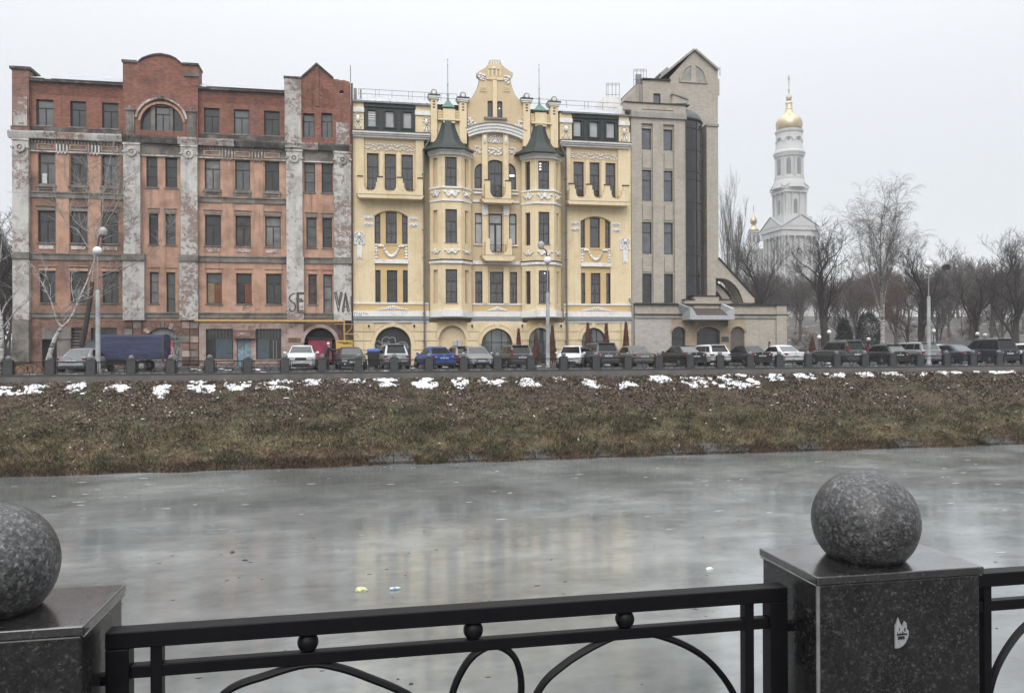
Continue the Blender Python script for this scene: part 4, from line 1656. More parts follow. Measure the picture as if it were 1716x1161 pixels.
MB().box((dr[0] + dr[1]) / 2 + .01, dr[1] - .02, D + .12, D + .17, .17, dr[3] - .02).build('door_leaf', bd, old)
MB().box(sx0 + .08, GX(343, D), D - .1, D - .04, GZ(338, 562, D), GZ(338, 560, D)).box(sx0 + .08, GX(343, D), D - .1, D - .04, GZ(338, 566, D), GZ(338, 564, D)).build('shopfront_moulding', pinkw, old)
# right archway
ax0, ax1 = GX(509, D), GX(562, D)
zs2, zt2 = GZ(535, 575, D), GZ(535, 549, D)
ar2 = arch(ax0, ax1, .15, zs2, zt2, 16)
brown = masonry('dark_brown_plaster', (.085, .048, .038), (.13, .08, .062), .8, dirt=((.22, .19, .17), .38, 1.1), streak=.5)
panel(old, 'ground_floor_wall', brown, rect(GX(508, D) + .002, GX(589.5, D), .1, z_g), D - .04, D + .4, [ar2])
panel(old, 'arch_surround', pinkw, head_band(ax0, ax1, zs2, zt2, .25), D - .12, D - .02)
panel(old, 'passage_shade', darkw, inset(ar2, -.02), D + .41, D + .415)  # dark sheet in place of the unlit depth of the passage
mg = plain('magenta_tarpaulin', (.23, .02, .055), .6, var=.4, scale=2)
pslab(old, 'tarpaulin', mg, 517, 556, 569, 606, D + .25, D + .30)
pslab(old, 'awning_frame', old_frame, 509, 562, 566, 568.5, D + .16, D + .4)
for k in range(3):
    x0, x1, z0, z1 = fr(483, 506, 566 + k * 2.6, 567.4 + k * 2.6, D - .1)
    slab(old, 'wall_groove_moulding', brick2, x0, x1, z0, z1, D - .11, D - .04)
# lettering SE VA, hollow strokes of grey paint
gpaint = plain('grey_spray_paint', (.060, .058, .055), .7, var=.3, scale=20)
c_ = lambda pts: [(470 + p[0] / 13.2, 470 + p[1] / 13.2) for p in pts]
Sx = [[(315, 290), (270, 300), (215, 345), (195, 400), (235, 460), (300, 510), (330, 570), (320, 640), (270, 685), (215, 670), (200, 620)],
      [(370, 275), (368, 500), (385, 710)], [(400, 300), (395, 500), (405, 690)], [(370, 272), (520, 272)], [(375, 300), (520, 295)], [(395, 445), (510, 440)], [(400, 465), (510, 462)], [(385, 712), (520, 712)], [(405, 672), (515, 670)],
      [(340, 400), (470, 410), (470, 440)]]
strokes(old, [[(p.x, p.y) for p in curve_pts([(q[0], q[1], 0) for q in c_(Sx[0])], 3)]] + [c_(s_) for s_ in Sx[1:]], D - .33, .05, gpaint, D - .32)
strokes(old, [[(p.x + .9, p.y - .3) for p in curve_pts([(q[0], q[1], 0) for q in c_(Sx[0])], 3)]], D - .327, .03, gpaint, D - .32)
Vx = [[(1195, 265), (1285, 690)], [(1235, 265), (1295, 560)], [(1365, 265), (1285, 690)], [(1330, 265), (1285, 540)], [(1190, 265), (1240, 265)], [(1325, 265), (1370, 265)],
      [(1440, 265), (1365, 690)], [(1440, 300), (1400, 690)], [(1440, 265), (1525, 680)], [(1440, 320), (1485, 680)], [(1370, 690), (1400, 692)], [(1485, 685), (1525, 685)], [(1400, 580), (1480, 580)], [(1560, 350), (1575, 700)]]
strokes(old, [c_(s_) for s_ in Vx], D - .33, .046, gpaint, D - .32)
# yellow gas pipes and the hand-lettered board
gasp = plain('yellow_gas_pipe', (.42, .27, .09), .5, var=.25, scale=8)
P3 = lambda px_, py_, yy: (G(px_, py_, yy)[0], yy, G(px_, py_, yy)[1])
yy = D - .62
mb = MB()
mb.tube([P3(326, 537.5, yy), P3(576, 538.5, yy)], .085, 8)
mb.tube([P3(576.5, 537, yy), P3(577.5, 571, yy)], .07, 8)
mb.tube([P3(560, 543, yy), P3(600, 543.5, yy)], .03, 6)
mb.tube([P3(578, 560, yy), P3(600, 560, yy), P3(600.5, 566, yy)], .04, 6)
mb.tube([P3(590, 544, yy), P3(589, 550, yy), P3(580, 559, yy)], .03, 6)
for px_ in (345, 400, 455, 510, 560):
    mb.tube([P3(px_, 539.5, yy), P3(px_, 537, D - .1)], .03, 5)
mb.build('gas_pipe', gasp, old, smooth=True)
brd = thing('signboard', 'small yellow signboard with dark handwriting hung below the yellow gas pipe', 'sign', (G(577, 576, D - .7)[0], D - .7, G(577, 584, D - .7)[1]))
ys = D - .72
pslab(brd, 'board', plain('yellow_board', (.52, .34, .07), .6, var=.15), 563, 591, 570, 584, ys, ys + .05)
sg = lambda pts: [(540 + p[0] / 11.61, 520 + p[1] / 11.61) for p in pts]
SG = [[(290, 625), (310, 615), (318, 635)], [(325, 612), (322, 640), (340, 615)], [(345, 640), (352, 610), (362, 640)], [(370, 610), (368, 640)], [(370, 625), (390, 610), (378, 628), (395, 640)], [(402, 615), (398, 640), (412, 640), (415, 615), (415, 660)],
      [(422, 625), (435, 640), (430, 660), (440, 625)], [(448, 612), (445, 645)], [(450, 628), (465, 615)], [(470, 640), (475, 615), (488, 612), (486, 640), (470, 640)], [(495, 640), (498, 612), (515, 625), (498, 635)], [(522, 615), (520, 640), (535, 620), (540, 640)], [(560, 598), (562, 660)], [(400, 655), (560, 648)]]
strokes(brd, [sg(s_) for s_ in SG], ys - .004, .022, blk, ys, 'lettering')
# rainwater pipe and mast at the joint of the buildings
mb = MB().tube([P3(589.7, 140, D - .25), P3(589.7, 606, D - .25)], .075, 8)
mb.build('downpipe', plain('rusty_pipe', (.07, .035, .025), .7, var=.5), old, smooth=True)
MB().tube([P3(587.3, 110, D + .3), P3(587.6, 138, D + .3)], .025, 5).build('mast', iron, old)
# ================================================================== the yellow mansion
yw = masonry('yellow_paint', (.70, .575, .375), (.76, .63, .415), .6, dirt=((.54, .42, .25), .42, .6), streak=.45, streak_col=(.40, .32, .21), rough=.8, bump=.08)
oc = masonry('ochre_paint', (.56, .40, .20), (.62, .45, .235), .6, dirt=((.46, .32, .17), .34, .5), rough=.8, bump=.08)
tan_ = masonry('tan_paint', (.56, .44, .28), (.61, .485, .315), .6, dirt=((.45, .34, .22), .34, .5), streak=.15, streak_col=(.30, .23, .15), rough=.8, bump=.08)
whi = masonry('white_stucco', (.70, .69, .67), (.78, .77, .75), .8, dirt=((.42, .41, .39), .36, 1.1), streak=.3, streak_col=(.33, .31, .29), rough=.8, bump=.1)
grym = plain('grey_flashing', (.20, .215, .22), .45, var=.15)
green = plain('dark_green_roof', (.010, .020, .017), .5, var=.25, scale=1.5)
greenl = plain('copper_green', (.075, .16, .125), .5, var=.25, scale=3)
brn = plain('brown_window_frame', (.022, .014, .012), .5, var=.2)
gly = glassy('clear_dark_glass', (.045, .043, .046), .05, 1.9)
glb = glassy('glass_over_blind', (.36, .36, .37), .08, 1.6, var=.12)
glg = glassy('grey_green_glass', (.085, .10, .10), .05, 1.9)
lampg = nodes_of('lit_ceiling_lamp')
lampg[2].inputs['Emission Color'].default_value = (1, .95, .85, 1)
lampg[2].inputs['Emission Strength'].default_value = 1.6
lampg = lampg[0]
yel = thing('mansion', 'restored yellow mansion with white stucco, two turreted bays and a curved central gable', 'building', (GX(591, D), D, .15))
DC = D + .30          # wall of the recessed centre
DO = D - .85          # front of the oriels
xL, xR = GX(591.5, D), GX(1057.5, D)
LEDX = {}

# --- ledges that run along the whole front
def band(parent, name, mat, px0, px1, ref, dz, yf, yb, Dm=None):
    z1 = GZ(ref[0], ref[1], Dm or D)
    x0, x1 = GX(px0, Dm or D), GX(px1, Dm or D)
    return slab(parent, name, mat, x0, x1, z1 - dz, z1, yf, yb)


zBase1 = GZ(640, 521, D)      # top of the big white ledge
zBase0 = GZ(640, 540, D)      # underside of the ledges over the ground floor
zSill = GZ(640, 507, D)
zCor = GZ(640, 223, D)        # main cornice top
zCorB = GZ(640, 230, D)

# --- wings
WINGS = {'L': dict(x=(591.5, 711), w4=[(615.5, 635), (645.5, 664), (673.5, 692.5)], w3=[(628, 637.5), (646.5, 665), (674, 683)], w2=[(629, 637.5), (648, 665.5), (675, 683)],
                   r4=(635, 256, 322), arch3=(627.5, 683.5, 409, 360.5, 352.5), bal=(598, 711, 600, 709, [(600.5, 608), (632.5, 641), (666.5, 675.5), (701, 709)]), mans=(612, 697), mw=[(616.5, 631.5), (646, 661.5), (676, 691)], pier=((591.5, 610.5), (697, 722)), med=(593, 611), cx=655, low=509.5),
         'R': dict(x=(950, 1057.5), w4=[(961.5, 979), (989, 1005.5), (1015.5, 1032)], w3=[(973, 980.5), (988.5, 1005.5), (1014, 1023)], w2=[(973.5, 980.5), (989.5, 1006), (1015.5, 1023)],
                   r4=(975, 268, 330), arch3=(973, 1023.5, 415.5, 367.5, 361.5), bal=(951, 1057, 955, 1054, [(955, 963.5), (984.5, 993), (1014.5, 1023), (1045, 1053.5)]), mans=(960, 1036), mw=[(961.5, 975), (988.5, 1003), (1016.5, 1031)], pier=((939, 959), (1038, 1055)), med=(1038.5, 1055.5), cx=998, low=510.5)}
for key, W in WINGS.items():
    xa, xb = GX(W['x'][0], D), GX(W['x'][1], D)
    cx = W['cx']
    zw4b, zw4t = GZ(640, 318, D), GZ(655, 257.5, D)
    zw3b, zw3s, zw3t = GZ(655, 409.5, D), GZ(655, 362, D), GZ(655, 353, D)
    zw2b, zw2t = GZ(655, 508, D), GZ(655, 452.5, D)
    a0, a1 = GX(W['arch3'][0], D), GX(W['arch3'][1], D)
    # deep niche that takes the third-floor lights; recessed frieze panel above the fourth
    niche3 = arch(a0, a1, zw3b, zw3s, zw3t, 12)
    zp2b, zp2t = zw2b + .02, GZ(655, 442, D)
    niche2 = rect(a0 + .02, a1 - .02, zp2b, zp2t)
    gar_b, gar_t = GZ(655, 434.5, D), GZ(655, 410.5, D)
    fr4 = rect(GX(W['w4'][0][0] - 5, D), GX(W['w4'][2][1] + 4.5, D), zw4b - .3, GZ(655, 233, D))
    panel(yel, 'wall', yw, rect(xa, xb, zBase0, zCorB), D, D + .34, [niche3, niche2, rect(a0 + .02, a1 - .02, gar_b, gar_t), fr4])
    h4 = []
    for k, (p, q_) in enumerate(W['w4']):
        x0, x1 = GX(p, D + .12), GX(q_, D + .12)
        h4.append(rect(x0, x1, zw4b, zw4t))
        st_ = 'two' if k != 1 or key == 'R' else 'fine'
        window(yel, h4[-1], D + .30, st_, brn, gly, fw=.075)
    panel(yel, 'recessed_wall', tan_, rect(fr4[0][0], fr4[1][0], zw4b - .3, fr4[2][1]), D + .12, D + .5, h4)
    xm0, xm1 = (h4[0][1][0] + h4[1][0][0]) / 2, (h4[1][1][0] + h4[2][0][0]) / 2
    for xm_ in (xm0, xm1):
        slab(yel, 'lesene', yw, xm_ - .14, xm_ + .14, zw4b - .3, zw4t + .12, D + .03, D + .12)
    stucco(yel, fr4[0][0] + .03, fr4[1][0] - .03, zw4t + .12, GZ(655, 239, D), D + .12, 46, whi, .085, name='stucco_frieze')
    h3, h2 = [], []
    tops = arch(a0 + .001, a1 - .001, zw3b + .01, zw3s - .005, zw3t - .005, 20)
    for k, (p, q_) in enumerate(W['w3']):
        x0, x1 = GX(p, D + .14), GX(q_, D + .14)
        if k == 1:
            zt_ = min(top_at(tops, x0, 0), top_at(tops, x1, 0)) - .03
            poly = [(x0, zw3b + .06), (x1, zw3b + .06), (x1, zt_ - .02), ((x0 + x1) / 2, zt_ + .03), (x0, zt_ - .02)]
        else:
            i0, i1 = x0, x1
            poly = [(i0, zw3b + .06), (i1, zw3b + .06), (i1, top_at(tops, min(i1, a1 - .02), 0) - .05), (i0, top_at(tops, max(i0, a0 + .02), 0) - .05)]
        h3.append(poly)
        window(yel, poly, D + .30, 'fine' if k == 1 and key == 'L' else ('top' if k == 1 else 'slim'), brn, gly, fw=.07)
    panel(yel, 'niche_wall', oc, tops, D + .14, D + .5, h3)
    panel(yel, 'niche_trim', yw, head_band(a0, a1, zw3s, zw3t, .09), D - .03, D + .01)
    for k, (p, q_) in enumerate(W['w2']):
        x0, x1 = GX(p, D + .12), GX(q_, D + .12)
        h2.append(rect(x0, x1, zw2b + .08, zw2t))
        window(yel, h2[-1], D + .28, 'fine' if key == 'R' and k == 1 else 'slim', brn, gly if key == 'R' else old_glass2, fw=.07)
        slab(yel, 'window_sill', grym, x0 - .05, x1 + .05, zw2b + .02, zw2b + .075, D - .02, D + .28)
    panel(yel, 'niche_wall', oc, rect(a0 + .02, a1 - .02, zp2b, zp2t), D + .12, D + .5, h2)
    slab(yel, 'garland_panel', oc, a0 + .02, a1 - .02, gar_b, gar_t, D + .06, D + .3)
    stucco(yel, a0 + .04, a1 - .04, gar_b + .08, gar_t - .02, D + .05, 30, whi, .125, 'garland', name='stucco_garland')
    slab(yel, 'white_band', whi, a0 - .02, a1 + .02, zp2t + .02, gar_b - .02, D - .10, D + .3)
    # ornament strips beside the arch
    for (p, q_) in ((a0 - .78, a0 - .08), (a1 + .07, a1 + .76)):
        for zz_ in (zw3s - .32, zw3s - .80):
            slab(yel, 'ornament_strip', whi, p, q_, zz_, zz_ + .27, D - .03, D + .01)
            stucco(yel, p + .05, q_ - .05, zz_ + .03, zz_ + .24, D - .04, 6, whi, .07)
    # lion medallion with ribbon
    m0, m1 = GX(W['med'][0], D), GX(W['med'][1], D)
    zm0, zm1 = GZ(602, 409.5, D), GZ(602, 390.5, D)
    slab(yel, 'medallion', whi, m0, m1, zm0, zm1, D - .08, D + .01)
    stucco(yel, m0 + .04, m1 - .04, zm0 + .04, zm1 + .12, D - .09, 12, whi, .10, 'mask', name='stucco_mask')
    rx0, rx1 = m0 + (m1 - m0) * .27, m0 + (m1 - m0) * .78
    zr0 = GZ(602, 434, D)
    panel(yel, 'ribbon', whi, [(rx0, zm0 - .01), (rx0, zr0), (rx0 + .12, zr0 + .03), ((rx0 + rx1) / 2, zr0 + .17), (rx1 - .12, zr0 + .03), (rx1, zr0), (rx1, zm0 - .01)], D - .06, D + .01)
    # balcony with scooped parapet
    DBk = D - .95
    bx0, bx1, s0, s1, posts = W['bal']
    X0, X1 = GX(bx0, DBk), GX(bx1, DBk)
    zs1, zs0 = GZ(655, 326.5, DBk), GZ(655, 332.5, DBk)
    mb = MB().prism([(X0, zs1), (X1, zs1), (X1 - .05, zs1 - .10), (X1 - .18, zs0), (X0 + .18, zs0), (X0 + .05, zs1 - .10)][::-1], DBk, D - .001)
    bal = mb.build('balcony', yw, yel)
    mb = MB().box(X0 - .02, X1 + .02, DBk - .02, D - .002, zs1, zs1 + .03)
    mb.build('balcony_flashing', grym, bal)
    P0, P1 = GX(s0, DBk), GX(s1, DBk)
    zpt = GZ(655, 297.5, DBk)
    ol = [(P0, zs1 + .03), (P1, zs1 + .03)]
    ps = [(GX(a_, DBk), GX(b_, DBk)) for a_, b_ in posts]
    ps[0] = (P0, ps[0][1])
    ps[-1] = (ps[-1][0], P1)
    ol += [(P1, zpt)]
    for i in range(len(ps) - 1, 0, -1):
        xr_, xl_ = ps[i][0], ps[i - 1][1]
        ol.append((xr_, zpt))
        sh_ = zpt - .38
        # shoulder step, then the scoop
        ol.append((xr_, sh_))
        ol.append((xr_ - .10, sh_))
        wv = (xr_ - .10 - (xl_ + .10)) / 2
        xc_ = (xr_ + xl_) / 2
        for j in range(13):
            t_ = PI * j / 12
            ol.append((xc_ + wv * math.cos(t_), sh_ - .22 - .46 * math.sin(t_)))
        ol.append((xl_ + .10, sh_))
        ol.append((xl_, sh_))
        ol.append((xl_, zpt))
    ol.append((P0, zpt))
    panel(bal, 'parapet', yw, ol, DBk + .02, DBk + .18)
    for x_ in (P0, P1 - .16):
        MB().box(x_, x_ + .16, DBk + .182, D - .002, zs1 + .03, zpt - .38).build('parapet_side', yw, bal)
    for a_, b_ in ps:
        MB().box(a_ - .05, b_ + .05, DBk - .03, DBk + .23, zpt, zpt + .07).build('post_cap', brn, bal)
    for i in range(3):
        if key == 'L' and i == 1:
            continue
        xc_ = (ps[i][1] + ps[i + 1][0]) / 2
        mb = MB()
        for s_ in (-1, 1):
            mb.tube([(p.x, DBk + .08, p.y) for p in curve_pts([(xc_ + s_ * .50, zpt - .42, 0), (xc_ + s_ * .44, zpt - .85, 0), (xc_ + s_ * .22, zpt - 1.06, 0), (xc_ + s_ * .06, zpt - .92, 0), (xc_ + s_ * .2, zpt - .82, 0), (xc_ + s_ * .3, zpt - .95, 0)], 3)], .018, 4)
        mb.build('iron_scroll', iron, bal)
    # main cornice and attic storey
    c0, c1 = (591.5, 722) if key == 'L' else (941, 1058)
    C0, C1 = GX(c0, D - .4), GX(c1, D - .4)
    mb = MB()
    for y_, za, zb_ in ((D - .18, zCorB - .08, zCorB + .06), (D - .32, zCorB + .06, zCorB + .18), (D - .46, zCorB + .18, zCor)):
        mb.box(C0, C1, y_, D + .3, za + .002, zb_)
    mb.build('cornice', whi, yel)
    MB().box(C0 - .03, C1 + .03, D - .50, D + .4, zCor, zCor + .05).build('cornice_flashing', green, yel)
    zAt = GZ(655, 176, D)
    for j, (p, q_) in enumerate(W['pier']):
        x0, x1 = GX(p, D), GX(q_, D)
        slab(yel, 'attic_pier', yw, x0, x1, zCor + .05, zAt + .05, D - .02, D + 1.2)
        zz0, zz1 = GZ(600, 188.5, D), GZ(600, 181, D)
        slab(yel, 'pier_band', whi, x0 - .03, x1 + .03, zz0, zz1, D - .14, D + .1)
        ex0, ex1 = (x0 + .08, x1 - .1) if x1 - x0 < 1.0 else ((x0 + .55, x1 - .02) if key == 'L' else (x0 - .05, x0 + .5))
        stucco(yel, ex0, ex1, zz0 - 1.45, zz0 - .02, D - .03, 10, whi, .085, 'mask', name='stucco_mask')
    M0, M1 = GX(W['mans'][0], D + .1), GX(W['mans'][1], D + .1)
    mh = []
    zmw0, zmw1 = GZ(655, 213.5, D), GZ(655, 186, D)
    for k, (p, q_) in enumerate(W['mw']):
        x0, x1 = GX(p, D + .1), GX(q_, D + .1)
        mh.append(rect(x0, x1, zmw0, zmw1))
        f = window(yel, mh[-1], D + .16, 'plain', brn, glb, fw=.05)
        MB().prism(rect(x0 - .09, x1 + .09, zmw0 - .09, zmw1 + .09), D + .0, D + .1, [mh[-1]]).build('window_casing', green, f)
        if k == 0 and key == 'L':
            for j in range(4):
                slab(f, 'blind_slat', whi, x0 + .06, x1 - .06, zmw1 - .18 - j * .17, zmw1 - .10 - j * .17, D + .15, D + .158)
    panel(yel, 'mansard', green, rect(M0, M1, zCor + .05, zAt), D + .08, D + .5, mh)
    mb = MB()
    for k in range(2):   # standing seams between the windows
        xm_ = (mh[k][1][0] + mh[k + 1][0][0]) / 2
        for dx in (-.17, .17):
            mb.box(xm_ + dx - .015, xm_ + dx + .015, D + .02, D + .08, zCor + .3, zAt - .25)
    mb.box(M0 - .02, M1 + .02, D - .05, D + .07, zAt - .22, zAt - .002)
    mb.build('mansard_seams', green, yel)
    slab(yel, 'gutter', grym, GX(c0, D), GX(c1, D) if key == 'L' else GX(1058, D), zAt + .05, zAt + .13, D - .22, D + 1.3)
# metal roof behind with guard rail
zAt = GZ(655, 176, D)
rv, rf = [], []
x = xL
i = 0
while x < xR:
    rv += [(x, D + .54, zAt + .40 + (.03 if i % 8 == 0 else 0)), (x, D + 4.6, zAt + 2.05 + (.03 if i % 8 == 0 else 0))]
    x += .07
    i += 1
for j in range(i - 1):
    rf.append((2 * j, 2 * j + 2, 2 * j + 3, 2 * j + 1))
MB().add(rv, rf).box(xL, xR, D + 4.6, D + 12, zAt + 1.7, zAt + 2.03).build('roof', tin, yel)
MB().box(xL + .02, xR - .02, D + .78, D + 14, .1, zAt + .1).build('rear_walls', yw, yel)
for (pa, pb_, n_) in ((602, 767, 7), (888, 1041, 6)):
    yy = D + 3.6
    x0, x1 = GX(pa, yy), GX(pb_, yy)
    z0 = GZ(655, 166, yy) - .25
    z1 = GZ(655, 152, yy)
    mb = MB()
    for k in range(n_):
        x = x0 + (x1 - x0) * k / (n_ - 1)
        mb.tube([(x, yy, z0 - .1), (x, yy, z1)], .022, 4)
        if k in (1, 3):
            mb.tube([(x + .3, yy, z0 - .1), (x + .3, yy, z1)], .02, 4)
    for zz_ in (z1, (z0 + z1) / 2 + .08):
        mb.tube([(x0, yy, zz_), (x1, yy, zz_)], .022, 4)
    mb.build('roof_railing', plain('galvanised_rail', (.16, .16, .165), .5), yel)
pslab(yel, 'chimney', plain('grey_flue', (.22, .22, .23), .6), 592.5, 598, 148, 168, D + .8, D + 1.3)
pslab(yel, 'flue', plain('grey_flue', (.22, .22, .23), .6), 603, 606, 150, 168, D + 1.8, D + 2.0)
pslab(yel, 'roof_house', whi, 1012, 1041, 163, 190, D + 4, D + 7)
pslab(yel, 'roof_house', whi, 1038, 1047, 178, 192, D + 1, D + 4)
mb = MB()
yy = D + 4.2
for px_ in (1016, 1019, 1026, 1032, 1038):
    mb.tube([P3(px_, 164, yy), P3(px_, 140, yy)], .022, 4)
for py_ in (140, 143, 159):
    mb.tube([P3(1016, py_, yy), P3(1038, py_, yy)], .022, 4)
mb.build('roof_cage', plain('galvanised_rail', (.16, .16, .165), .5), yel)

# --- ledge above the ground floor, wing and centre
def base_ledge(px0, px1, Dm):
    x0, x1 = GX(px0, Dm), GX(px1, Dm)
    mb = MB().box(x0, x1, Dm - .20, Dm + .01, zBase1 - .40, zBase1)
    mb.build('white_ledge', whi, yel)
    MB().box(x0, x1, Dm - .30, Dm + .012, zBase1 - .66, zBase1 - .402).build('ledge_flashing', grym, yel)
    MB().box(x0, x1, Dm - .16, Dm + .014, zBase0 - .02, zBase1 - .664).build('white_ledge', whi, yel)
    MB().box(x0, x1, Dm - .09, Dm + .011, zSill - .12, zSill).build('sill_ledge', whi, yel)
    MB().box(x0, x1, Dm - .03, Dm + .013, zBase1 + .002, zSill - .122).build('ochre_frieze', oc, yel)


base_ledge(591.5, 718, D)
base_ledge(944, 1057.5, D)
base_ledge(788, 874, DC)
for (a_, b_, Dm) in ((632, 683, D), (818, 848, DC), (975, 1023, D)):
    stucco(yel, GX(a_, Dm), GX(b_, Dm), zBase1 + .02, zSill - .12, Dm - .04, 15, whi, .10, 'swag')

# --- recessed centre
cx0, cx1 = GX(786, DC), GX(876, DC)
zg = GZ(831, 200, DC)
cen_h = []
rows_c = {'4': (GZ(831, 326, DC), GZ(831, 268, DC)), '3': (GZ(803, 409, DC), GZ(803, 357, DC)), '2': (GZ(803, 508, DC), GZ(803, 455, DC))}
def cwin(px0, px1, za, zb_, style, gl=gly, arc=0, poly=None):
    x0, x1 = GX(px0, DC), GX(px1, DC)
    p = poly or (arch(x0, x1, za, zb_ - arc, zb_, 8) if arc else rect(x0, x1, za, zb_))
    cen_h.append(p)
    return window(yel, p, DC + .18, style, brn, gl, fw=.08)


cwin(818.5, 842.5, rows_c['4'][0] - .2, rows_c['4'][1], 'fine', arc=.16)
z4s = GZ(800, 316, DC)
for (pa, pb_, sgn) in ((795.5, 808, -1), (853, 865.5, 1)):
    x0, x1 = GX(pa, DC), GX(pb_, DC)
    zt_ = GZ((pa + pb_) / 2, 274, DC)
    zs_ = GZ((pa + pb_) / 2, 289, DC)
    n_ = 7
    if sgn < 0:
        arcp = [(x1 - (x1 - x0) * math.sin(PI / 2 * k / n_), zs_ + (zt_ - zs_) * math.cos(PI / 2 * k / n_)) for k in range(n_ + 1)]
        poly = [(x0, z4s), (x1, z4s)] + arcp
    else:
        arcp = [(x0 + (x1 - x0) * math.cos(PI / 2 * k / n_), zs_ + (zt_ - zs_) * math.sin(PI / 2 * k / n_)) for k in range(n_ + 1)]
        poly = [(x0, z4s), (x1, z4s)] + arcp
    f = cwin(0, 0, 0, 0, 'low', poly=poly)
    if sgn > 0:
        slab(f, 'lit_panel', lampg, x0 + .1, x1 - .12, z4s + 1.05, z4s + 1.18, DC + .15, DC + .2)
cwin(819.5, 842, rows_c['3'][0] - .6, rows_c['3'][1] - .02, 'door', glb)
cwin(796, 809.5, rows_c['3'][0], rows_c['3'][1], 'top', glb)
cwin(853.5, 866, rows_c['3'][0], rows_c['3'][1], 'top', glb)
cwin(820.5, 843.5, rows_c['2'][0], rows_c['2'][1], 'fine')
cwin(796, 809.5, rows_c['2'][0], rows_c['2'][1], 'two')
cwin(854.5, 866.5, rows_c['2'][0], rows_c['2'][1], 'two')
panel(yel, 'centre_wall', tan_, rect(cx0, cx1, zBase0, zg), DC, DC + .3, cen_h)
for pa, pb_ in ((808.5, 817.5), (844, 853)):
    x0, x1 = GX(pa, DC - .2), GX(pb_, DC - .2)
    slab(yel, 'pilaster', yw, x0, x1, GZ(831, 440, DC), GZ(831, 338, DC), DC - .2, DC + .01)
    slab(yel, 'pilaster', yw, x0, x1, GZ(831, 330, DC), GZ(831, 222, DC), DC - .2, DC + .01)
    slab(yel, 'pilaster', yw, x0, x1, zSill, GZ(831, 447, DC), DC - .14, DC + .01)
    mb = MB()
    for k in range(4):
        xx = x0 + (x1 - x0) * (.08 + .23 * k)
        mb.box(xx, xx + .07, DC - .27, DC - .19, GZ(831, 362, DC), GZ(831, 344, DC))
    mb.box(x0 - .02, x1 + .02, DC - .25, DC - .18, GZ(831, 361, DC), GZ(831, 345, DC))
    mb.box(x0 - .07, x1 + .07, DC - .30, DC - .16, GZ(831, 344.5, DC), GZ(831, 341, DC))
    mb.build('capital', whi, yel)
    zq = GZ(831, 234, DC)
    MB().lathe([(.02, -.45), (.09, -.38), (.12, -.1), (.10, .15), (.02, .28)], ((x0 + x1) / 2, DC - .21, zq), 8).build('stucco_drop', whi, yel, smooth=True)
for pa, pb_ in ((795, 810), (852.5, 867)):
    x0, x1 = GX(pa, DC), GX(pb_, DC)
    for py_, h_ in ((409, .09), (317, .09), (322, .14)):
        zz_ = GZ((pa + pb_) / 2, py_ + (0 if pa < 800 else 2), DC)
        slab(yel, 'sill', whi, x0 - .04, x1 + .04, zz_ - h_, zz_ - .005, DC - .14, DC + .01)
band(yel, 'white_band', whi, 792, 870, (831, 438), .26, DC - .13, DC + .011, DC)
band(yel, 'white_band', whi, 792, 870, (831, 336.5), .16, DC - .10, DC + .011, DC)
stucco(yel, GX(819, DC), GX(842, DC), GZ(831, 263, DC), GZ(831, 246, DC), DC, 14, whi, .12, 'fill')
stucco(yel, GX(819, DC), GX(842, DC), GZ(831, 240, DC), GZ(831, 228, DC), DC, 9, whi, .11, 'fan')
for pa, pb_ in ((796, 808), (854.5, 866.5)):
    stucco(yel, GX(pa, DC), GX(pb_, DC), GZ(831, 261, DC), GZ(831, 244, DC), DC, 10, whi, .10, 'fill')
    stucco(yel, GX(pa, DC), GX(pb_, DC), GZ(831, 237, DC), GZ(831, 232.5, DC), DC, 5, whi, .06, 'fill')
# the great segment arch
xa, za = G(783, 221, D - .2)
xb, zb_ = G(879.5, 226, D - .2)
xm = (xa + xb) / 2
ze = (za + zb_) / 2 - .05
zt_ = GZ(831, 214.5, D - .2)
wv = (xb - xa) / 2
hz = GZ(831, 213, D - .2) - (GZ(783, 223, D) + GZ(879.5, 228, D)) / 2
r_ = (wv * wv + hz * hz) / (2 * hz)
aa = math.asin(wv / r_)
zcn = GZ(831, 213, D - .2) - r_
for k, (ra, rb_, yf) in enumerate(((-.34, -.12, D - .10), (-.118, .10, D - .18), (.102, .30, D - .26), (.302, .36, D - .33))):
    panel(yel, 'great_arch', whi if k < 3 else grym, arc_band(xm, zcn, r_ + ra, r_ + rb_, -aa, aa, 24), yf, DC + .02)
# spandrel wall above the centre, and the curved gable
gl = [(783, 214), (783, 171), (787, 168), (792, 163), (797, 154.5), (801, 146), (803.5, 137), (804, 131), (800, 127), (799.5, 123), (806, 119), (814, 114.5), (819, 109), (820.5, 104), (821, 101.5),
      (838, 101.5), (838.5, 104.5), (841, 110), (847, 115), (853, 119.5), (859, 123), (858, 128), (855, 132), (855.5, 139), (858, 148), (862, 158), (867, 165), (873, 170.5), (879, 174), (879, 217)]
g1, g2 = (817, 826, 169, 197), (833, 842, 169.5, 197)
DG = D - .02
gh = []
for q in (g1, g2):
    x0, x1, z0, z1 = fr(*q, DG)
    gh.append(arch(x0, x1, z0, z1 - .08, z1, 5))
    f = window(yel, gh[-1], DG + .16, 'plain', brn, gly, fw=.06)
    if q is g2:
        MB().lump(((x0 + x1) / 2, DG + .17, (z0 + z1) / 2 + .1), .05).build('lit_lamp', lampg, f, smooth='all')
outl = [G(p[0], p[1], DG) for p in gl]
panel(yel, 'gable', tan_, outl, DG, D + .5, gh)
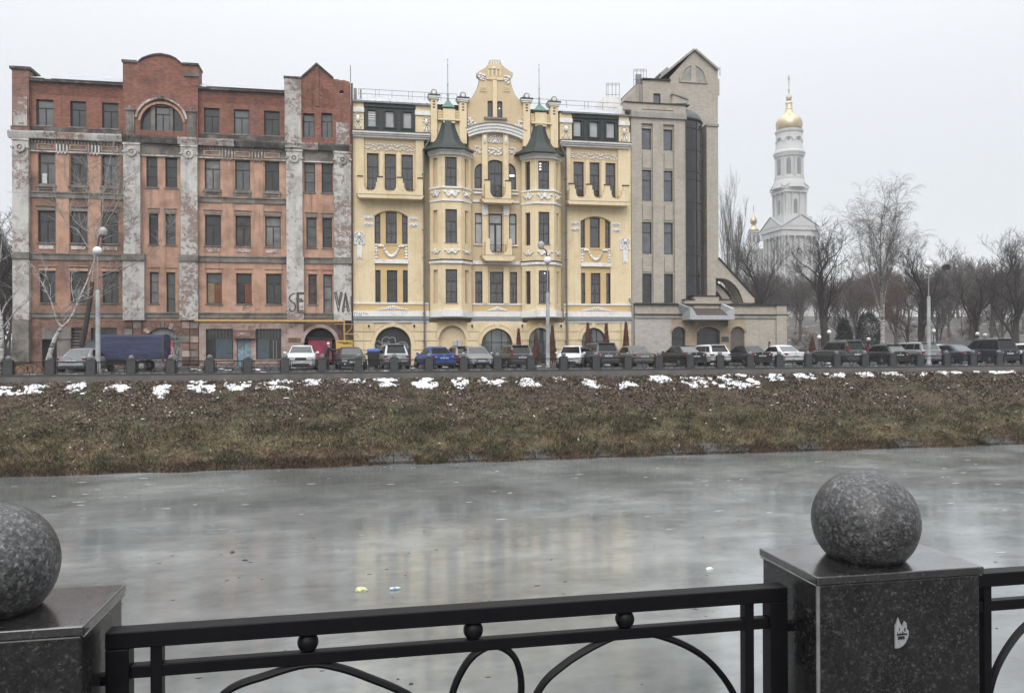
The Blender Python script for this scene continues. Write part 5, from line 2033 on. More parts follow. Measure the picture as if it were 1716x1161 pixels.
# thin coping along the curve
cp = [G(p[0], p[1], DG) for p in gl[1:-1]]
mb = MB()
mb.tube([(p[0], D + .22, p[1]) for p in cp], [.05] * len(cp), 4, flat=6)
mb.build('gable_coping', grym, yel)
q = fr(811, 849, 197.5, 201, DG)
MB().box(q[0], q[1], DG - .16, DG + .01, q[2], q[3]).build('sill', cement, yel)
for pa, pb_, a_, b_ in ((826, 833, 133, 197), (815.5, 843, 128.5, 134), (818.5, 840.5, 108, 116)):
    pslab(yel, 'gable_relief', yw, pa, pb_, a_, b_, DG - .08, DG + .01)
for k in range(4):
    pslab(yel, 'gable_relief', yw, 817 + k * 6.6, 820.4 + k * 6.6, 117, 128, DG - .10, DG + .01)
for k in range(3):
    for pa, pb_ in ((804, 816), (843, 855)):
        pslab(yel, 'gable_groove', yw, pa + (2 - k), pb_ - (2 - k), 146 + k * 3, 147.6 + k * 3, DG - .05, DG + .01)
stucco(yel, GX(823, DG), GX(836, DG), GZ(830, 122, DG), GZ(830, 112, DG), DG, 8, whi, .07, 'mask', name='stucco_mask')
for pa, pb_, a_, b_ in ((804, 814, 122, 140), (845.5, 855.5, 123, 142)):
    stucco(yel, GX(pa, DG), GX(pb_, DG), GZ(830, b_, DG), GZ(830, a_, DG), DG, 9, whi, .12, 'fill')
for k in range(4):
    pslab(yel, 'crown_tooth', whi, 822 + k * 4.1, 824.3 + k * 4.1, 102.5, 108, DG - .06, DG + .01)
for pa, pb_, a_, b_, tri in ((784, 802, 193, 213, 1), (862, 878, 193, 214, -1)):
    x0, x1, z0, z1 = fr(pa, pb_, a_, b_, DG)
    mb = MB()
    for k in range(26):
        u = rnd.random()
        hmax = (1 - u) if tri > 0 else u
        mb.lump((x0 + u * (x1 - x0), DG - .03, z0 + rnd.random() * hmax * (z1 - z0)), (.10, .06, .09), .25)
    mb.build('stucco_ornament', whi, yel, smooth='all')
# small balconies of the centre
for (zs_, zsb, zpt, bx, px_, posts, Dk) in ((333.5, 340, 303, (807, 862.5), (813.5, 857), [(813.5, 822), (848, 857)], DC - 1.0), (428, 437, 400, (808, 864), (814, 858), [(814, 821), (850.5, 858)], DC - 1.0)):
    X0, X1 = GX(bx[0], Dk), GX(bx[1], Dk)
    z1_, z0_ = GZ(835, zs_, Dk), GZ(835, zsb, Dk)
    b_ = MB().prism([(X0, z1_), (X0 + .06, (z0_ + z1_) / 2), (X0 + .25, z0_), (X1 - .25, z0_), (X1 - .06, (z0_ + z1_) / 2), (X1, z1_)], Dk, DC - .001).build('balcony', yw, yel)
    MB().box(X0 - .02, X1 + .02, Dk - .02, DC - .002, z1_, z1_ + .03).build('balcony_flashing', grym, b_)
    P0, P1 = GX(px_[0], Dk), GX(px_[1], Dk)
    zp_ = GZ(835, zpt, Dk)
    i0, i1 = GX(posts[0][1], Dk), GX(posts[1][0], Dk)
    wv = (i1 - i0) / 2
    ol = [(P0, z1_ + .03), (P1, z1_ + .03), (P1, zp_), (i1, zp_)]
    for j in range(17):
        t_ = PI * j / 16
        ol.append(((i0 + i1) / 2 + wv * math.cos(t_), (zp_ + z1_) / 2 - .08 - ((zp_ - z1_) / 2 - .12) * math.sin(t_)))
    ol += [(i0, zp_), (P0, zp_)]
    panel(b_, 'parapet', yw, ol, Dk + .02, Dk + .18)
    for x_ in (P0, P1 - .15):
        MB().box(x_, x_ + .15, Dk + .182, DC - .002, z1_ + .03, zp_ - .2).build('parapet_side', yw, b_)
    if zpt == 303:
        for a2, b2_ in posts:
            MB().box(GX(a2, Dk) - .04, GX(b2_, Dk) + .04, Dk - .02, Dk + .22, zp_, zp_ + .07).build('post_cap', brn, b_)
    mb = MB()
    for k in range(7):
        xx = i0 + .1 + (i1 - i0 - .2) * k / 6
        mb.tube([(xx, Dk + .3, z1_ + .1), (xx, Dk + .3, zp_ - .45)], .012, 4)
    mb.tube([(i0, Dk + .3, zp_ - .45), (i1, Dk + .3, zp_ - .45)], .02, 4)
    for s_ in (-1, 1):
        xc_ = (i0 + i1) / 2
        mb.tube([(p.x, Dk + .29, p.y) for p in curve_pts([(xc_ + s_ * .02, z1_ + .25, 0), (xc_ + s_ * .14, z1_ + .35, 0), (xc_ + s_ * .14, z1_ + .55, 0), (xc_ + s_ * .03, z1_ + .6, 0), (xc_ + s_ * .1, z1_ + .75, 0)], 3)], .016, 4)
    mb.build('iron_grille', iron, b_)

# --- turreted oriels
def angled(parent, name, mat, a, b_, z0, z1, holes=(), th=.25, inner=()):
    """upright wall piece from plan point a to b (seen left to right); holes in metres along it"""
    A, B = Vector((a[0], a[1])), Vector((b_[0], b_[1]))
    L_ = (B - A).length
    d = (B - A) / L_
    nrm = Vector((-d.y, d.x))
    mb = MB().prism(rect(0, L_, z0, z1), 0, th, holes)
    mb.v = [(A.x + d.x * v[0] + nrm.x * v[1], A.y + d.y * v[0] + nrm.y * v[1], v[2]) for v in mb.v]
    o = mb.build(name, mat, parent)
    return o, A, d, nrm


def place(mb, A, d, nrm):
    mb.v = [(A.x + d.x * v[0] + nrm.x * v[1], A.y + d.y * v[0] + nrm.y * v[1], v[2]) for v in mb.v]
    return mb


OR = [dict(c=(720.5, 741.5, 773, 790), roof=(752.5, 711, 796.5, 744, 762, 205, 250), w=(746.5, 766), s1=(726, 732.5), s2=(779.5, 785), ref=756, dy=0,
           ch=((721.5, 735, 166), (769.5, 784.5, 168)), pyr=(741, 762.5, 169, 182), sp=(751.5, 99), pier=(742, 762, 184, 201), lit=None),
      dict(c=(874.5, 897.5, 928.5, 940), roof=(906, 866, 948.5, 897.5, 913.5, 212, 257), w=(902.5, 921), s1=(881, 888.5), s2=(932.5, 936.5), ref=911, dy=6,
           ch=((876.5, 891, 172), (922, 937.5, 175)), pyr=(894, 916, 175.5, 188), sp=(904.5, 108), pier=(896, 915, 190, 207), lit=True)]
zlist = [('3t', 335.5), ('4b', 335.5)]
for oi, O in enumerate(OR):
    c_ = O['c']
    a = (GX(c_[0], D), D)
    b_ = (GX(c_[1], DO), DO)
    c2 = (GX(c_[2], DO), DO)
    d_ = (GX(c_[3], D), D)
    rf_ = 752.5
    Zq = lambda py_: GZ(rf_, py_, DO)
    zb0, ztop_ = Zq(522), Zq(259)
    wx0, wx1 = GX(O['w'][0], DO), GX(O['w'][1], DO)
    rows = [(Zq(312), Zq(263)), (Zq(406), Zq(350.5)), (Zq(507), Zq(451))]
    ori = MB().box(b_[0] + .1, c2[0] - .1, DO + .3, D + .2, zb0 + .05, ztop_ - .05).build('oriel', tan_, yel)
    L1 = math.hypot(b_[0] - a[0], b_[1] - a[1])
    L3 = math.hypot(d_[0] - c2[0], d_[1] - c2[1])
    Lf = c2[0] - b_[0]
    f1 = (GX(O['s1'][0], D - .25) - a[0]) / (b_[0] - a[0])
    f2 = (GX(O['s1'][1], D - .45) - a[0]) / (b_[0] - a[0])
    s1 = (max(.1, L1 * .26), L1 * .62)
    s3 = (L3 * .36, L3 * .72)
    o_, A1, d1, n1_ = angled(ori, 'side_wall', yw, a, b_, zb0, ztop_, [rect(s1[0], s1[1], z0 - .05, z1 - .02) for z0, z1 in rows])
    o_, A2, d2, n2_ = angled(ori, 'front_wall', yw, b_, c2, zb0, ztop_, [rect(wx0 - b_[0], wx1 - b_[0], z0, z1) for z0, z1 in rows])
    o_, A3, d3, n3_ = angled(ori, 'side_wall', yw, c2, d_, zb0, ztop_, [rect(s3[0], s3[1], z0 - .05, z1 - .02) for z0, z1 in rows])
    for (z0, z1) in rows:
        window(ori, rect(wx0, wx1, z0, z1), DO + .14, 'fine', brn, gly, fw=.075, sill=.06, sill_m=grym, sill_h=.05, sill_out=.2)
        for (A_, dd_, nn_, s_) in ((A1, d1, n1_, s1), (A3, d3, n3_, s3)):
            place(MB().prism(rect(s_[0] - .05, s_[1] + .05, z0 - .1, z1 + .05), .20, .23), A_, dd_, nn_).build('slot_window', brn if (A_ is A1 and oi == 1) or A_ is A3 and 0 else tan_, ori)
            place(MB().prism(rect(s_[1] - .16, s_[1], z0 - .04, z1 - .03), .10, .19), A_, dd_, nn_).build('slot_window', brn if oi == 1 and A_ is A1 else tan_, ori)
        if O['lit'] and z1 == rows[0][1]:
            for j in range(3):
                MB().box(wx0 + .12, wx0 + .26, DO + .12, DO + .19, z1 - .25 - j * .22, z1 - .17 - j * .22).build('lit_panel', lampg, ori)
        if O['lit'] and z1 == rows[2][1]:
            MB().lump((wx0 + .5, DO + .15, z1 - .2), .06).build('lit_lamp', lampg, ori, smooth='all')

    def ring(name, mat, z0, z1, out, top=None):
        """a moulding that follows the three faces"""
        dxs = out * .55
        P = [(a[0] - dxs, D + .02), (a[0] - dxs, D - .0), (b_[0] - out * .5, DO - out), (c2[0] + out * .5, DO - out), (d_[0] + dxs, D), (d_[0] + dxs, D + .02)]
        vs = [(p[0], p[1], z0) for p in P] + [(p[0], p[1], z1) for p in P]
        n_ = len(P)
        fs = [tuple(range(n_)), tuple(range(2 * n_ - 1, n_ - 1, -1))] + [(i, i + n_, (i + 1) % n_ + n_, (i + 1) % n_) for i in range(n_)]
        return MB().add(vs, fs).build(name, mat, ori)

    ring('white_moulding', whi, Zq(337), Zq(334), .10)
    ring('white_moulding', whi, Zq(315.5), Zq(312.5), .12)
    ring('apron_panel', yw, Zq(334) + .003, Zq(315.5) - .003, .03)
    ring('white_cornice', whi, Zq(441), Zq(436), .16)
    ring('cornice_flashing', brn, Zq(436) + .002, Zq(434.2), .20)
    # ornament of each face
    for (z0, z1, sz, nn) in ((Zq(332), Zq(317), .12, 20), (Zq(427), Zq(415.5), .085, 16)):
        for (A_, dd_, nn_, L_, wid, cnt) in ((A1, d1, n1_, L1, .62, 7), (A2, d2, n2_, Lf, .76, nn), (A3, d3, n3_, L3, .62, 6)):
            mb = MB()
            m_, w_ = L_ / 2, L_ * wid / 2
            zc_, hh_ = (z0 + z1) / 2, (z1 - z0) / 2
            for k in range(cnt):
                t_ = k / (cnt - 1) * 2 - 1
                mb.lump((m_ + t_ * w_, -.05, zc_ + hh_ * .5 * math.cos(t_ * 7)), (sz, sz * .6, sz * (.7 + .7 * (1 - abs(t_)))), .2)
                mb.lump((m_ + rnd.uniform(-.8, .8) * w_, -.05, zc_ + rnd.uniform(-.6, .7) * hh_ * (1 - .3 * abs(t_))), (sz * .6, sz * .6, sz * .6), .2)
            mb.lump((m_, -.06, zc_), (sz * 1.3, sz * .9, sz * 1.2), .1)
            place(mb, A_, dd_, nn_).build('stucco_ornament', whi, ori, smooth='all')
    # foot: stepped white cornice and the ochre soffit
    ring('oriel_foot', whi, zb0 - .40, zb0 + .06, .20)
    MB().box(b_[0] - .02, c2[0] + .02, DO - .25, D, zb0 - .38, zb0 + .16).build('oriel_foot', whi, ori)
    ring('oriel_soffit', grym, zb0 - .50, zb0 - .40, .08)
    # eaves and bell-cast roof
    xc_ = GX(O['roof'][0], DO + .3)
    ring('roof_cornice', whi, ztop_ - .02, ztop_ + .20, .18)
    ring('roof_cornice', whi, ztop_ + .20, ztop_ + .34, .34)
    zr0_, zr1_ = ztop_ + .34, GZ(O['ref'], O['roof'][5], D - .1)
    rb_ = 1.98
    prof = [(rb_ + .04, 0), (rb_, .06), (1.66, .22), (1.30, .50), (.99, .85), (.80, 1.25), (.66, 1.62), (.54, 2.0), (.44, zr1_ - zr0_)]
    MB().lathe([(r__ * 1.04, z_) for r__, z_ in prof], (xc_, D - .05, zr0_), 8, sy=.80, rot=PI / 8).build('turret_roof', green, ori)
    # stub pier, ledge and little pyramid with its spire
    x0, x1, z0, z1 = fr(O['pier'][0], O['pier'][1], O['pier'][2], O['pier'][3], D - .1)
    slab(ori, 'stub_pier', yw, x0, x1, z0 - .3, z1, D - .35, D + .3)
    slab(ori, 'stub_wall', yw, GX(O['ch'][0][1] - 1, D), GX(O['ch'][1][0] + 1, D), z0 - 1.2, z1 - .06, D - .1, D + .4)
    for k in range(3):
        slab(ori, 'wall_groove', tan_, GX(O['ch'][0][1] - 1, D), GX(O['ch'][1][0] + 1, D), z0 + .15 + k * .2, z0 + .18 + k * .2, D - .13, D - .1)
    slab(ori, 'ledge', yw, GX(O['ch'][0][1] - 1, D), GX(O['ch'][1][0] + 1, D), z0 - .12, z0 + .02, D - .42, D + .3)
    px0, px1 = GX(O['pyr'][0], D - .1), GX(O['pyr'][1], D - .1)
    pz0, pz1 = GZ(O['ref'], O['pyr'][3], D), GZ(O['ref'], O['pyr'][2], D)
    pr_ = (px1 - px0) / 2 * 1.35
    MB().lathe([(pr_ * 1.06, -.04), (pr_, .04), (pr_ * .6, .28), (pr_ * .16, pz1 - pz0), (.05, pz1 - pz0 + .12)], ((px0 + px1) / 2, D - .0, pz0), 4, rot=PI / 4, sy=.9).build('turret_cap', greenl, ori)
    sx_ = GX(O['sp'][0], D)
    zt_ = GZ(O['ref'], O['sp'][1], D)
    MB().lathe([(.07, 0), (.10, .12), (.05, .25), (.09, .4), (.035, .6), (.03, 1.15), (.065, 1.2), (.03, 1.28), (.022, 2.6), (.05, 2.66), (.02, 2.74), (.014, zt_ - pz1 - .12), (.05, zt_ - pz1 - .08), (.002, zt_ - pz1)], (sx_, D, pz1), 8).build('spire', grym, ori, smooth=True)
    for (pa, pb_, pt) in O['ch']:
        x0, x1 = GX(pa + 1.4, D - .3), GX(pb_ - 1.4, D - .3)
        zt_ = GZ(O['ref'], pt, D)
        chp = slab(ori, 'attic_column', yw, x0, x1, zCor - .6, zt_ - .18, D - .30, D + .3)
        MB().box(x0 - .10, x1 + .10, D - .38, D + .38, zt_ - .18, zt_ - .06).box(x0 - .18, x1 + .18, D - .44, D + .44, zt_ - .06, zt_ + .06).build('column_cap', whi, ori)
        MB().box(x0 - .21, x1 + .21, D - .47, D + .47, zt_ + .06, zt_ + .16).build('column_flashing', brn, ori)
        xm_ = (x0 + x1) / 2
        MB().prism(arch(xm_ - .24, xm_ + .24, zt_ + .16, zt_ + .34, zt_ + .58, 12), D - .3, D + .2).build('column_finial', grym, ori)
        MB().lathe([(.15, 0), (.15, .05)], (0, 0, 0), 14).build('finial_disc', whi, ori, local=True).matrix_local = Matrix.Translation(Vector((xm_, D - .3, zt_ + .34)) - woff(yel)) @ Matrix.Rotation(PI / 2, 4, 'X')
        for k in range(3):
            MB().box(xm_ - .09, xm_ + .09, D - .304, D - .25, zt_ - .42 - k * .22, zt_ - .31 - k * .22).build('vent_slot', brn, ori)

# --- ground floor
zfl = .2
gy = D - .02
ARCH = [dict(p=(627.5, 688), top=547.5, spr=577, m='dark'), dict(p=(735, 779), top=545.5, spr=566, m='blind'), dict(p=(806, 858), top=550.5, spr=576, m='glass'),
        dict(p=(885.5, 923), top=549.5, spr=569, m='glass'), dict(p=(974, 1014), top=549.5, spr=569, m='glass')]
holes = []
for A_ in ARCH:
    x0, x1 = GX(A_['p'][0], gy), GX(A_['p'][1], gy)
    pm = sum(A_['p']) / 2
    zs_, zt_ = GZ(pm, A_['spr'], gy), GZ(pm, A_['top'], gy)
    pol = arch(x0, x1, zfl, zs_, zt_, 18)
    holes.append(pol)
    ab = panel(yel, 'arch_surround', yw, head_band(x0, x1, zs_, zt_, .28), gy - .09, gy + .01)
    panel(ab, 'arch_moulding', tan_, head_band(x0 - .28, x1 + .28, zs_, zt_ + .28, .05), gy - .12, gy + .01)
    if A_['m'] != 'blind':
        MB().prism([((x0 + x1) / 2 - .12, zt_ + .02), ((x0 + x1) / 2 + .12, zt_ + .02), ((x0 + x1) / 2 + .2, zt_ + .38), ((x0 + x1) / 2 - .2, zt_ + .38)], gy - .16, gy - .085).build('keystone', yw, yel)
    if A_['m'] == 'dark':
        panel(yel, 'archway_screen', plain('black_panel', (.020, .020, .022), .5, var=.4), inset(pol, .01), gy + .30, gy + .34)
        sc_ = [[(640, 577), (641, 568), (648, 564), (652, 567), (656, 565), (661, 566), (663, 572)], [(628, 573), (634, 571), (640, 575), (650, 574)], [(662, 566), (664, 576), (670, 573), (680, 574), (685, 582)], [(632, 582), (640, 580), (648, 584)], [(630, 578), (634, 580)], [(672, 578), (680, 577), (684, 585)],
               [(660, 576), (661, 586)], [(650, 571), (654, 578), (658, 584)], [(636, 585), (646, 588), (654, 586)]]
        strokes(yel, [[(p.x, p.y) for p in curve_pts([(q[0], q[1], 0) for q in s_], 3)] for s_ in sc_], gy + .285, .035, plain('grey_swirl_paint', (.24, .25, .26), .6), gy + .3)
    elif A_['m'] == 'blind':
        panel(yel, 'blind_niche', yw, inset(pol, -.01), gy + .30, gy + .34)
        bx_ = MB()
        a_ = fr(759.5, 766, 570, 579, gy)
        b2_ = fr(767, 774, 570, 579.5, gy)
        bx_.box(a_[0], a_[1], gy + .1, gy + .3, a_[2], a_[3]).box(b2_[0], b2_[1], gy + .1, gy + .3, b2_[2], b2_[3])
        bx_.build('meter_box', plain('light_grey_box', (.42, .43, .44), .5), yel)
    else:
        f = window(yel, inset(pol, .0), gy + .22, 'arch3', brn, glg, fw=.09)
panel(yel, 'ground_floor_wall', yw, rect(xL, xR, .1, zBase0), gy, gy + .6, holes)
# ochre panel: shade of the recess under each oriel, put into its colour
for (pa, pb_) in ((734, 780), (884, 926)):
    pslab(yel, 'recess_shade', oc, pa, pb_, 537, 545, gy - .03, gy + .01)
segs = [(592, 608.5), (609.5, 625.5), (689.5, 710), (713.5, 732.5), (781, 802), (862, 882), (927, 945), (951.5, 969.5), (1018, 1038), (1040, 1057)]
for (pa, pb_) in segs:
    for k in range(5):
        y0_, y1_ = 541 + k * 15.4, 555.3 + k * 15.4
        z1_, z0_ = GZ(655, y0_, gy), max(.12, GZ(655, y1_, gy))
        slab(yel, 'rusticated_block', yw, GX(pa, gy), GX(pb_, gy), z0_, z1_, gy - .10, gy + .005)
for px_ in (618, 694, 791, 875, 940):
    x_, z_ = G(px_, 545, gy - .2)
    MB().tube([(x_, gy - .1, z_), (x_, gy - .3, z_ + .03)], .03, 6).lathe([(.05, -.16), (.08, -.05), (.05, .05)], (x_, gy - .3, z_), 8).build('wall_lantern', brn, yel, smooth=True)
pp = plain('grey_pipe', (.13, .125, .12), .5, var=.2)
for px_, top in ((710.5, 250), (949, 256)):
    mb = MB()
    x_ = GX(px_, D - .35)
    mb.tube([(x_ + (.5 if px_ < 800 else -.5), D - .5, GZ(655, 232, D)), (x_, D - .35, GZ(655, 250, D)), (x_, D - .35, .3)], .07, 8)
    for k in range(7):
        mb.box(x_ - .10, x_ + .10, D - .43, D - .02, 2 + k * 2.1, 2.05 + k * 2.1)
    mb.build('downpipe', pp, yel, smooth=True)
x_ = GX(1059.5, D - .2)
MB().tube([(x_ - .25, D - .2, GZ(1058, 500, D)), (x_, D - .2, GZ(1058, 508, D)), (x_, D - .2, .3)], .09, 8).build('downpipe', plain('light_grey_pipe', (.30, .30, .31), .5), yel, smooth=True)
# tag sprayed on the white ledge, left end
strokes(yel, [[(594, 523), (594, 529)], [(596, 523), (597, 528), (599, 523)], [(600, 529), (602, 524), (604, 529), (603, 526), (600.5, 527)], [(605, 524), (606, 529)], [(608, 523), (610, 526), (613, 525), (617, 527)]], D - .205, .022, plain('blue_grey_paint', (.12, .15, .18), .7), D - .2)

# ================================================================== beige brick office block
bb = masonry('beige_brick', (.37, .335, .28), (.42, .385, .325), .9, brick=((.42, .39, .35), .27, .10, .012), dirt=((.30, .26, .21), .36, .7), streak=.3, streak_col=(.16, .14, .12))
bw = masonry('whitish_brick', (.44, .42, .39), (.50, .48, .45), .9, brick=((.31, .29, .26), .27, .10, .014), dirt=((.26, .22, .18), .36, .8))
bo = masonry('buff_brick', (.38, .30, .215), (.43, .34, .25), .9, brick=((.33, .28, .22), .27, .10, .012), dirt=((.2, .16, .12), .36, .8))
cnc = masonry('grey_render', (.27, .26, .24), (.33, .32, .30), .9, dirt=((.10, .095, .09), .36, 1.0), streak=.4)
dglass = glassy('dark_tinted_glass', (.012, .011, .014), .03, 1.6, var=.6)
wgl = glassy('grey_mirror_glass', (.075, .085, .095), .05, 1.9)
dfr = plain('dark_grey_frame', (.02, .02, .021), .5, var=.2)
off = thing('office_block', 'beige brick office block with dark curved glass tower, steep gable and low entrance wing', 'building', (GX(1060, D), D, .15))
x0w, x1w = GX(1059, D), GX(1150.5, D)
ZR = lambda py_, px_=1095: GZ(px_, py_, D)
cols = [(1077, 1093.5), (1113.5, 1129.5)]
rows = [(250, 214.5), (336, 284), (425, 371.5), (508, 458)]
strips = []
hs = []
for a_, b_ in cols:
    xa, xb = GX(a_, D), GX(b_ + 1.5, D)
    strips.append(rect(xa - .02, xb + .02, ZR(507.5), ZR(207)))
panel(off, 'brick_wall', bb, rect(x0w, x1w, ZR(507.5) - .002, ZR(198)), D + .08, D + .32, [[(p[0], p[1] + (.01 if i < 2 else 0)) for i, p in enumerate(s_)] for s_ in strips])
for (a_, b_), s_ in zip(cols, strips):
    h_ = []
    xa, xb = s_[0][0], s_[1][0]
    for (yb_, yt_) in rows:
        h_.append(rect(xa + .01, xb - .06, ZR(yb_), ZR(yt_)))
        window(off, h_[-1], D + .42, 'plain' if yb_ == 250 else ('low' if yb_ == 508 else 'top'), dfr, wgl if yb_ < 400 else (wgl if yb_ < 500 else old_glass2), fw=.07, sill=.03, sill_m=dfr, sill_h=.09, sill_out=.1)
    panel(off, 'brick_spandrel', bb, rect(xa - .01, xb + .01, ZR(507.5), ZR(207) + .01), D + .28, D + .6, h_)
    for (y0_, y1_) in ((455, 432), (368, 342), (281, 256)):
        slab(off, 'spandrel_panel', bb, xa + .12, xb - .12, ZR(y0_), ZR(y1_), D + .22, D + .285)
slab(off, 'parapet_band', cnc, x0w - .02, x1w + .03, ZR(198), ZR(189.5), D - .10, D + .4)
slab(off, 'parapet_band', bb, x0w - .0, x1w + .02, ZR(189.5) + .002, ZR(186), D - .02, D + .4)
panel(off, 'parapet_wall', bb, rect(x0w - .6, x1w, ZR(186) + .004, ZR(174)), D + .05, D + .4, [rect(GX(1077, D), GX(1130, D), ZR(191) + .3, ZR(183.5))])
slab(off, 'strip_window', wgl, GX(1077, D), GX(1130, D), ZR(190), ZR(183.5), D + .2, D + .24)
slab(off, 'parapet_coping', dfr, x0w - .62, x1w + .3, ZR(174), ZR(172.4), D - .04, D + .5)
# rear block with steep gable
DG2 = D + 3.2
g = lambda x_, y_: G(x_, y_, DG2)
gab = [g(1122, 500), g(1203, 500), g(1203, 119.5), g(1162.5, 85.5), g(1122.5, 130)]
gab[0] = (gab[0][0], .15)
gab[1] = (gab[1][0], .15)
hx0, hx1 = g(1141, 138)[0], g(1182, 138)[0]
hz0, hz1 = g(1161, 137.5)[1], g(1161, 110.5)[1]
panel(off, 'gable_wall', bb, gab, DG2, DG2 + 9)
lun = arch(hx0, hx1, hz0, hz0 + .05, hz1, 18)
xm_ = (hx0 + hx1) / 2
panel(off, 'lunette_surround', bb, [p for p in head_band(hx0, hx1, hz0 + .05, hz1, .14)], DG2 - .10, DG2 + .01)
slab(off, 'lunette_sill', bb, hx0 - .16, hx1 + .16, hz0 - .10, hz0, DG2 - .12, DG2 + .01)
slab(off, 'lunette_pier', bb, xm_ - .22, xm_ + .22, hz0, hz1, DG2 - .10, DG2 + .01)
panel(off, 'blind_lunette', cnc, inset(lun, .01), DG2 - .03, DG2 + .01)
# gable roof slabs, overhang, side box
def slope(pa, pb_, th, y0, y1, mat, name, parent=off):
    a_, b_ = Vector(pa), Vector(pb_)
    d = (b_ - a_).normalized()
    nrm = Vector((-d.y, d.x))
    if nrm.y < 0:
        nrm = -nrm
    P = [a_, b_, b_ + nrm * th, a_ + nrm * th]
    return panel(parent, name, mat, [(p.x, p.y) for p in P], y0, y1)


slope(g(1162.5, 85.5), g(1104, 134), .16, DG2 - .25, DG2 + 9.2, cnc, 'roof')
slope(g(1162.5, 85.5), g(1202, 119.5), .16, DG2 - .25, DG2 + 9.2, cnc, 'roof')
slope(g(1200, 121), g(1217.5, 135), .12, DG2 + 3, DG2 + 9.2, dfr, 'roof')
panel(off, 'eaves_box', plain('cream_render', (.42, .39, .31), .8), [g(1202, 122), g(1211, 130), g(1211, 156), g(1202, 158)], DG2 + .6, DG2 + 7)
slope(g(1137, 103), g(1124, 114), .3, DG2 + 2, DG2 + 5, cnc, 'roof')
mb = MB()
yy = DG2 + 2
mb.tube([P3(1207, 128, yy), P3(1206, 113, yy)], .02, 4)
for k in range(4):
    mb.tube([P3(1203 + k * .8, 117 + k * 3, yy), P3(1209 - k * .6, 112.5 + k * 3, yy)], .015, 4)
mb.build('aerial', plain('galvanised_rail', (.16, .16, .165), .5), off)
DL2 = D + 2.4
gl2 = lambda x_, y_: G(x_, y_, DL2)
x0_, x1_, z0_, z1_ = fr(1095, 1107, 157, 173, DL2)
panel(off, 'upper_wall', bb, [gl2(1077, 175), gl2(1124, 175), gl2(1124, 135), gl2(1077, 135)], DL2, DG2 + 8, [rect(x0_, x1_, z0_ + .02, z1_)])
window(off, rect(x0_, x1_, z0_ + .02, z1_), DL2 + .15, 'plain', dfr, wgl, fw=.06)
x0_, x1_, z0_, z1_ = fr(1076, 1123, 133.5, 135, DL2)
slab(off, 'coping', dfr, x0_, x1_, z0_, z1_ + .03, DL2 - .15, DL2 + 8)
panel(off, 'stair_wall', bb, [gl2(1060, 175), gl2(1077.5, 175), gl2(1077.5, 140), gl2(1069, 140), gl2(1068, 148), gl2(1060, 155)], DL2 + .2, DL2 + 4)
panel(off, 'sloped_wall', bb, [gl2(1123, 176), gl2(1149, 176), gl2(1149, 170), gl2(1125, 160)], DL2 - .4, DL2 + .8)
slope(gl2(1123, 160.5), gl2(1150, 170.5), .1, DL2 - .5, DL2 + .9, cnc, 'coping')
mb = MB()
yy = DL2 + .1
for px_ in (1062, 1067, 1074, 1078, 1083):
    mb.tube([P3(px_, 140 if px_ > 1070 else 150, yy), P3(px_, 116.5, yy)], .022, 4)
for py_ in (116.5, 119.5, 134):
    mb.tube([P3(1062, py_, yy), P3(1083, py_, yy)], .022, 4)
mb.tube([P3(1072, 172, yy - .2), P3(1072, 128, yy - .2)], .04, 5)
mb.build('roof_cage', plain('galvanised_rail', (.16, .16, .165), .5), off)
MB().box(GX(1068, yy), GX(1077, yy), yy + .1, yy + .3, GZ(1072, 140, yy), GZ(1072, 124, yy)).build('aerial_panel', cnc, off)
# curved glass tower
xg0, xg1 = GX(1150.5, D), GX(1184.5, D + .8)
zt0, zt1 = .2 + GZ(1150, 503, D) - .2, GZ(1165, 199, D)
n_ = 9
cpx, cpy = xg0, D + 2.3
Rx, Ry = (xg1 - xg0), 2.25
pl_ = []
for k in range(n_ + 1):
    t_ = PI / 2 * k / n_
    pl_.append((cpx + Rx * math.sin(t_), cpy - Ry * math.cos(t_)))
tower = MB().add([(p[0], p[1], zt0) for p in pl_] + [(p[0], p[1], zt1) for p in pl_], [(i, i + 1, i + 2 + n_, i + 1 + n_) for i in range(n_)]).build('glass_tower', dglass, off)
mb = MB()
fracs = [(503 - y_) / (503 - 199) for y_ in (503, 460, 427, 412, 350, 338, 300, 287, 250, 214, 199)]
for f_ in fracs:
    zz_ = zt0 + (zt1 - zt0) * f_
    mb.tube([(p[0] + .0, p[1] - .02, zz_) for p in pl_], .04, 4)
for k in (0, 3, 6, 8, 9):
    mb.tube([(pl_[k][0], pl_[k][1] - .02, zt0), (pl_[k][0], pl_[k][1] - .02, zt1)], .045, 4)
mb.build('mullions', dfr, tower)
# quarter dome over it
zd = GZ(1165, 176, D) - zt1
vs, fs = [], []
m_ = 7
for j in range(m_ + 1):
    ph = PI / 2 * j / m_
    for k in range(n_ + 1):
        t_ = PI / 2 * k / n_
        vs.append((cpx + Rx * 1.03 * math.sin(t_) * math.cos(ph) ** .8, cpy - Ry * 1.03 * math.cos(t_) * (math.cos(ph) ** .8 if j < m_ else .0), zt1 + .08 + zd * math.sin(ph)))
for j in range(m_):
    for k in range(n_):
        a_ = j * (n_ + 1) + k
        fs.append((a_, a_ + 1, a_ + n_ + 2, a_ + n_ + 1))
MB().add(vs, fs).build('tower_dome', plain('grey_zinc', (.075, .085, .085), .5, var=.25), tower, smooth=True)
mb = MB().tube([(p[0] * 1.0, p[1] - .06, zt1 + .02) for p in pl_], .12, 6)
mb.build('tower_cornice', dfr, tower)
MB().box(xg0 - .4, xg0 + .0, D + .35, D + 3.2, zt0, GZ(1150, 174, D)).build('tower_side_wall', bb, off)
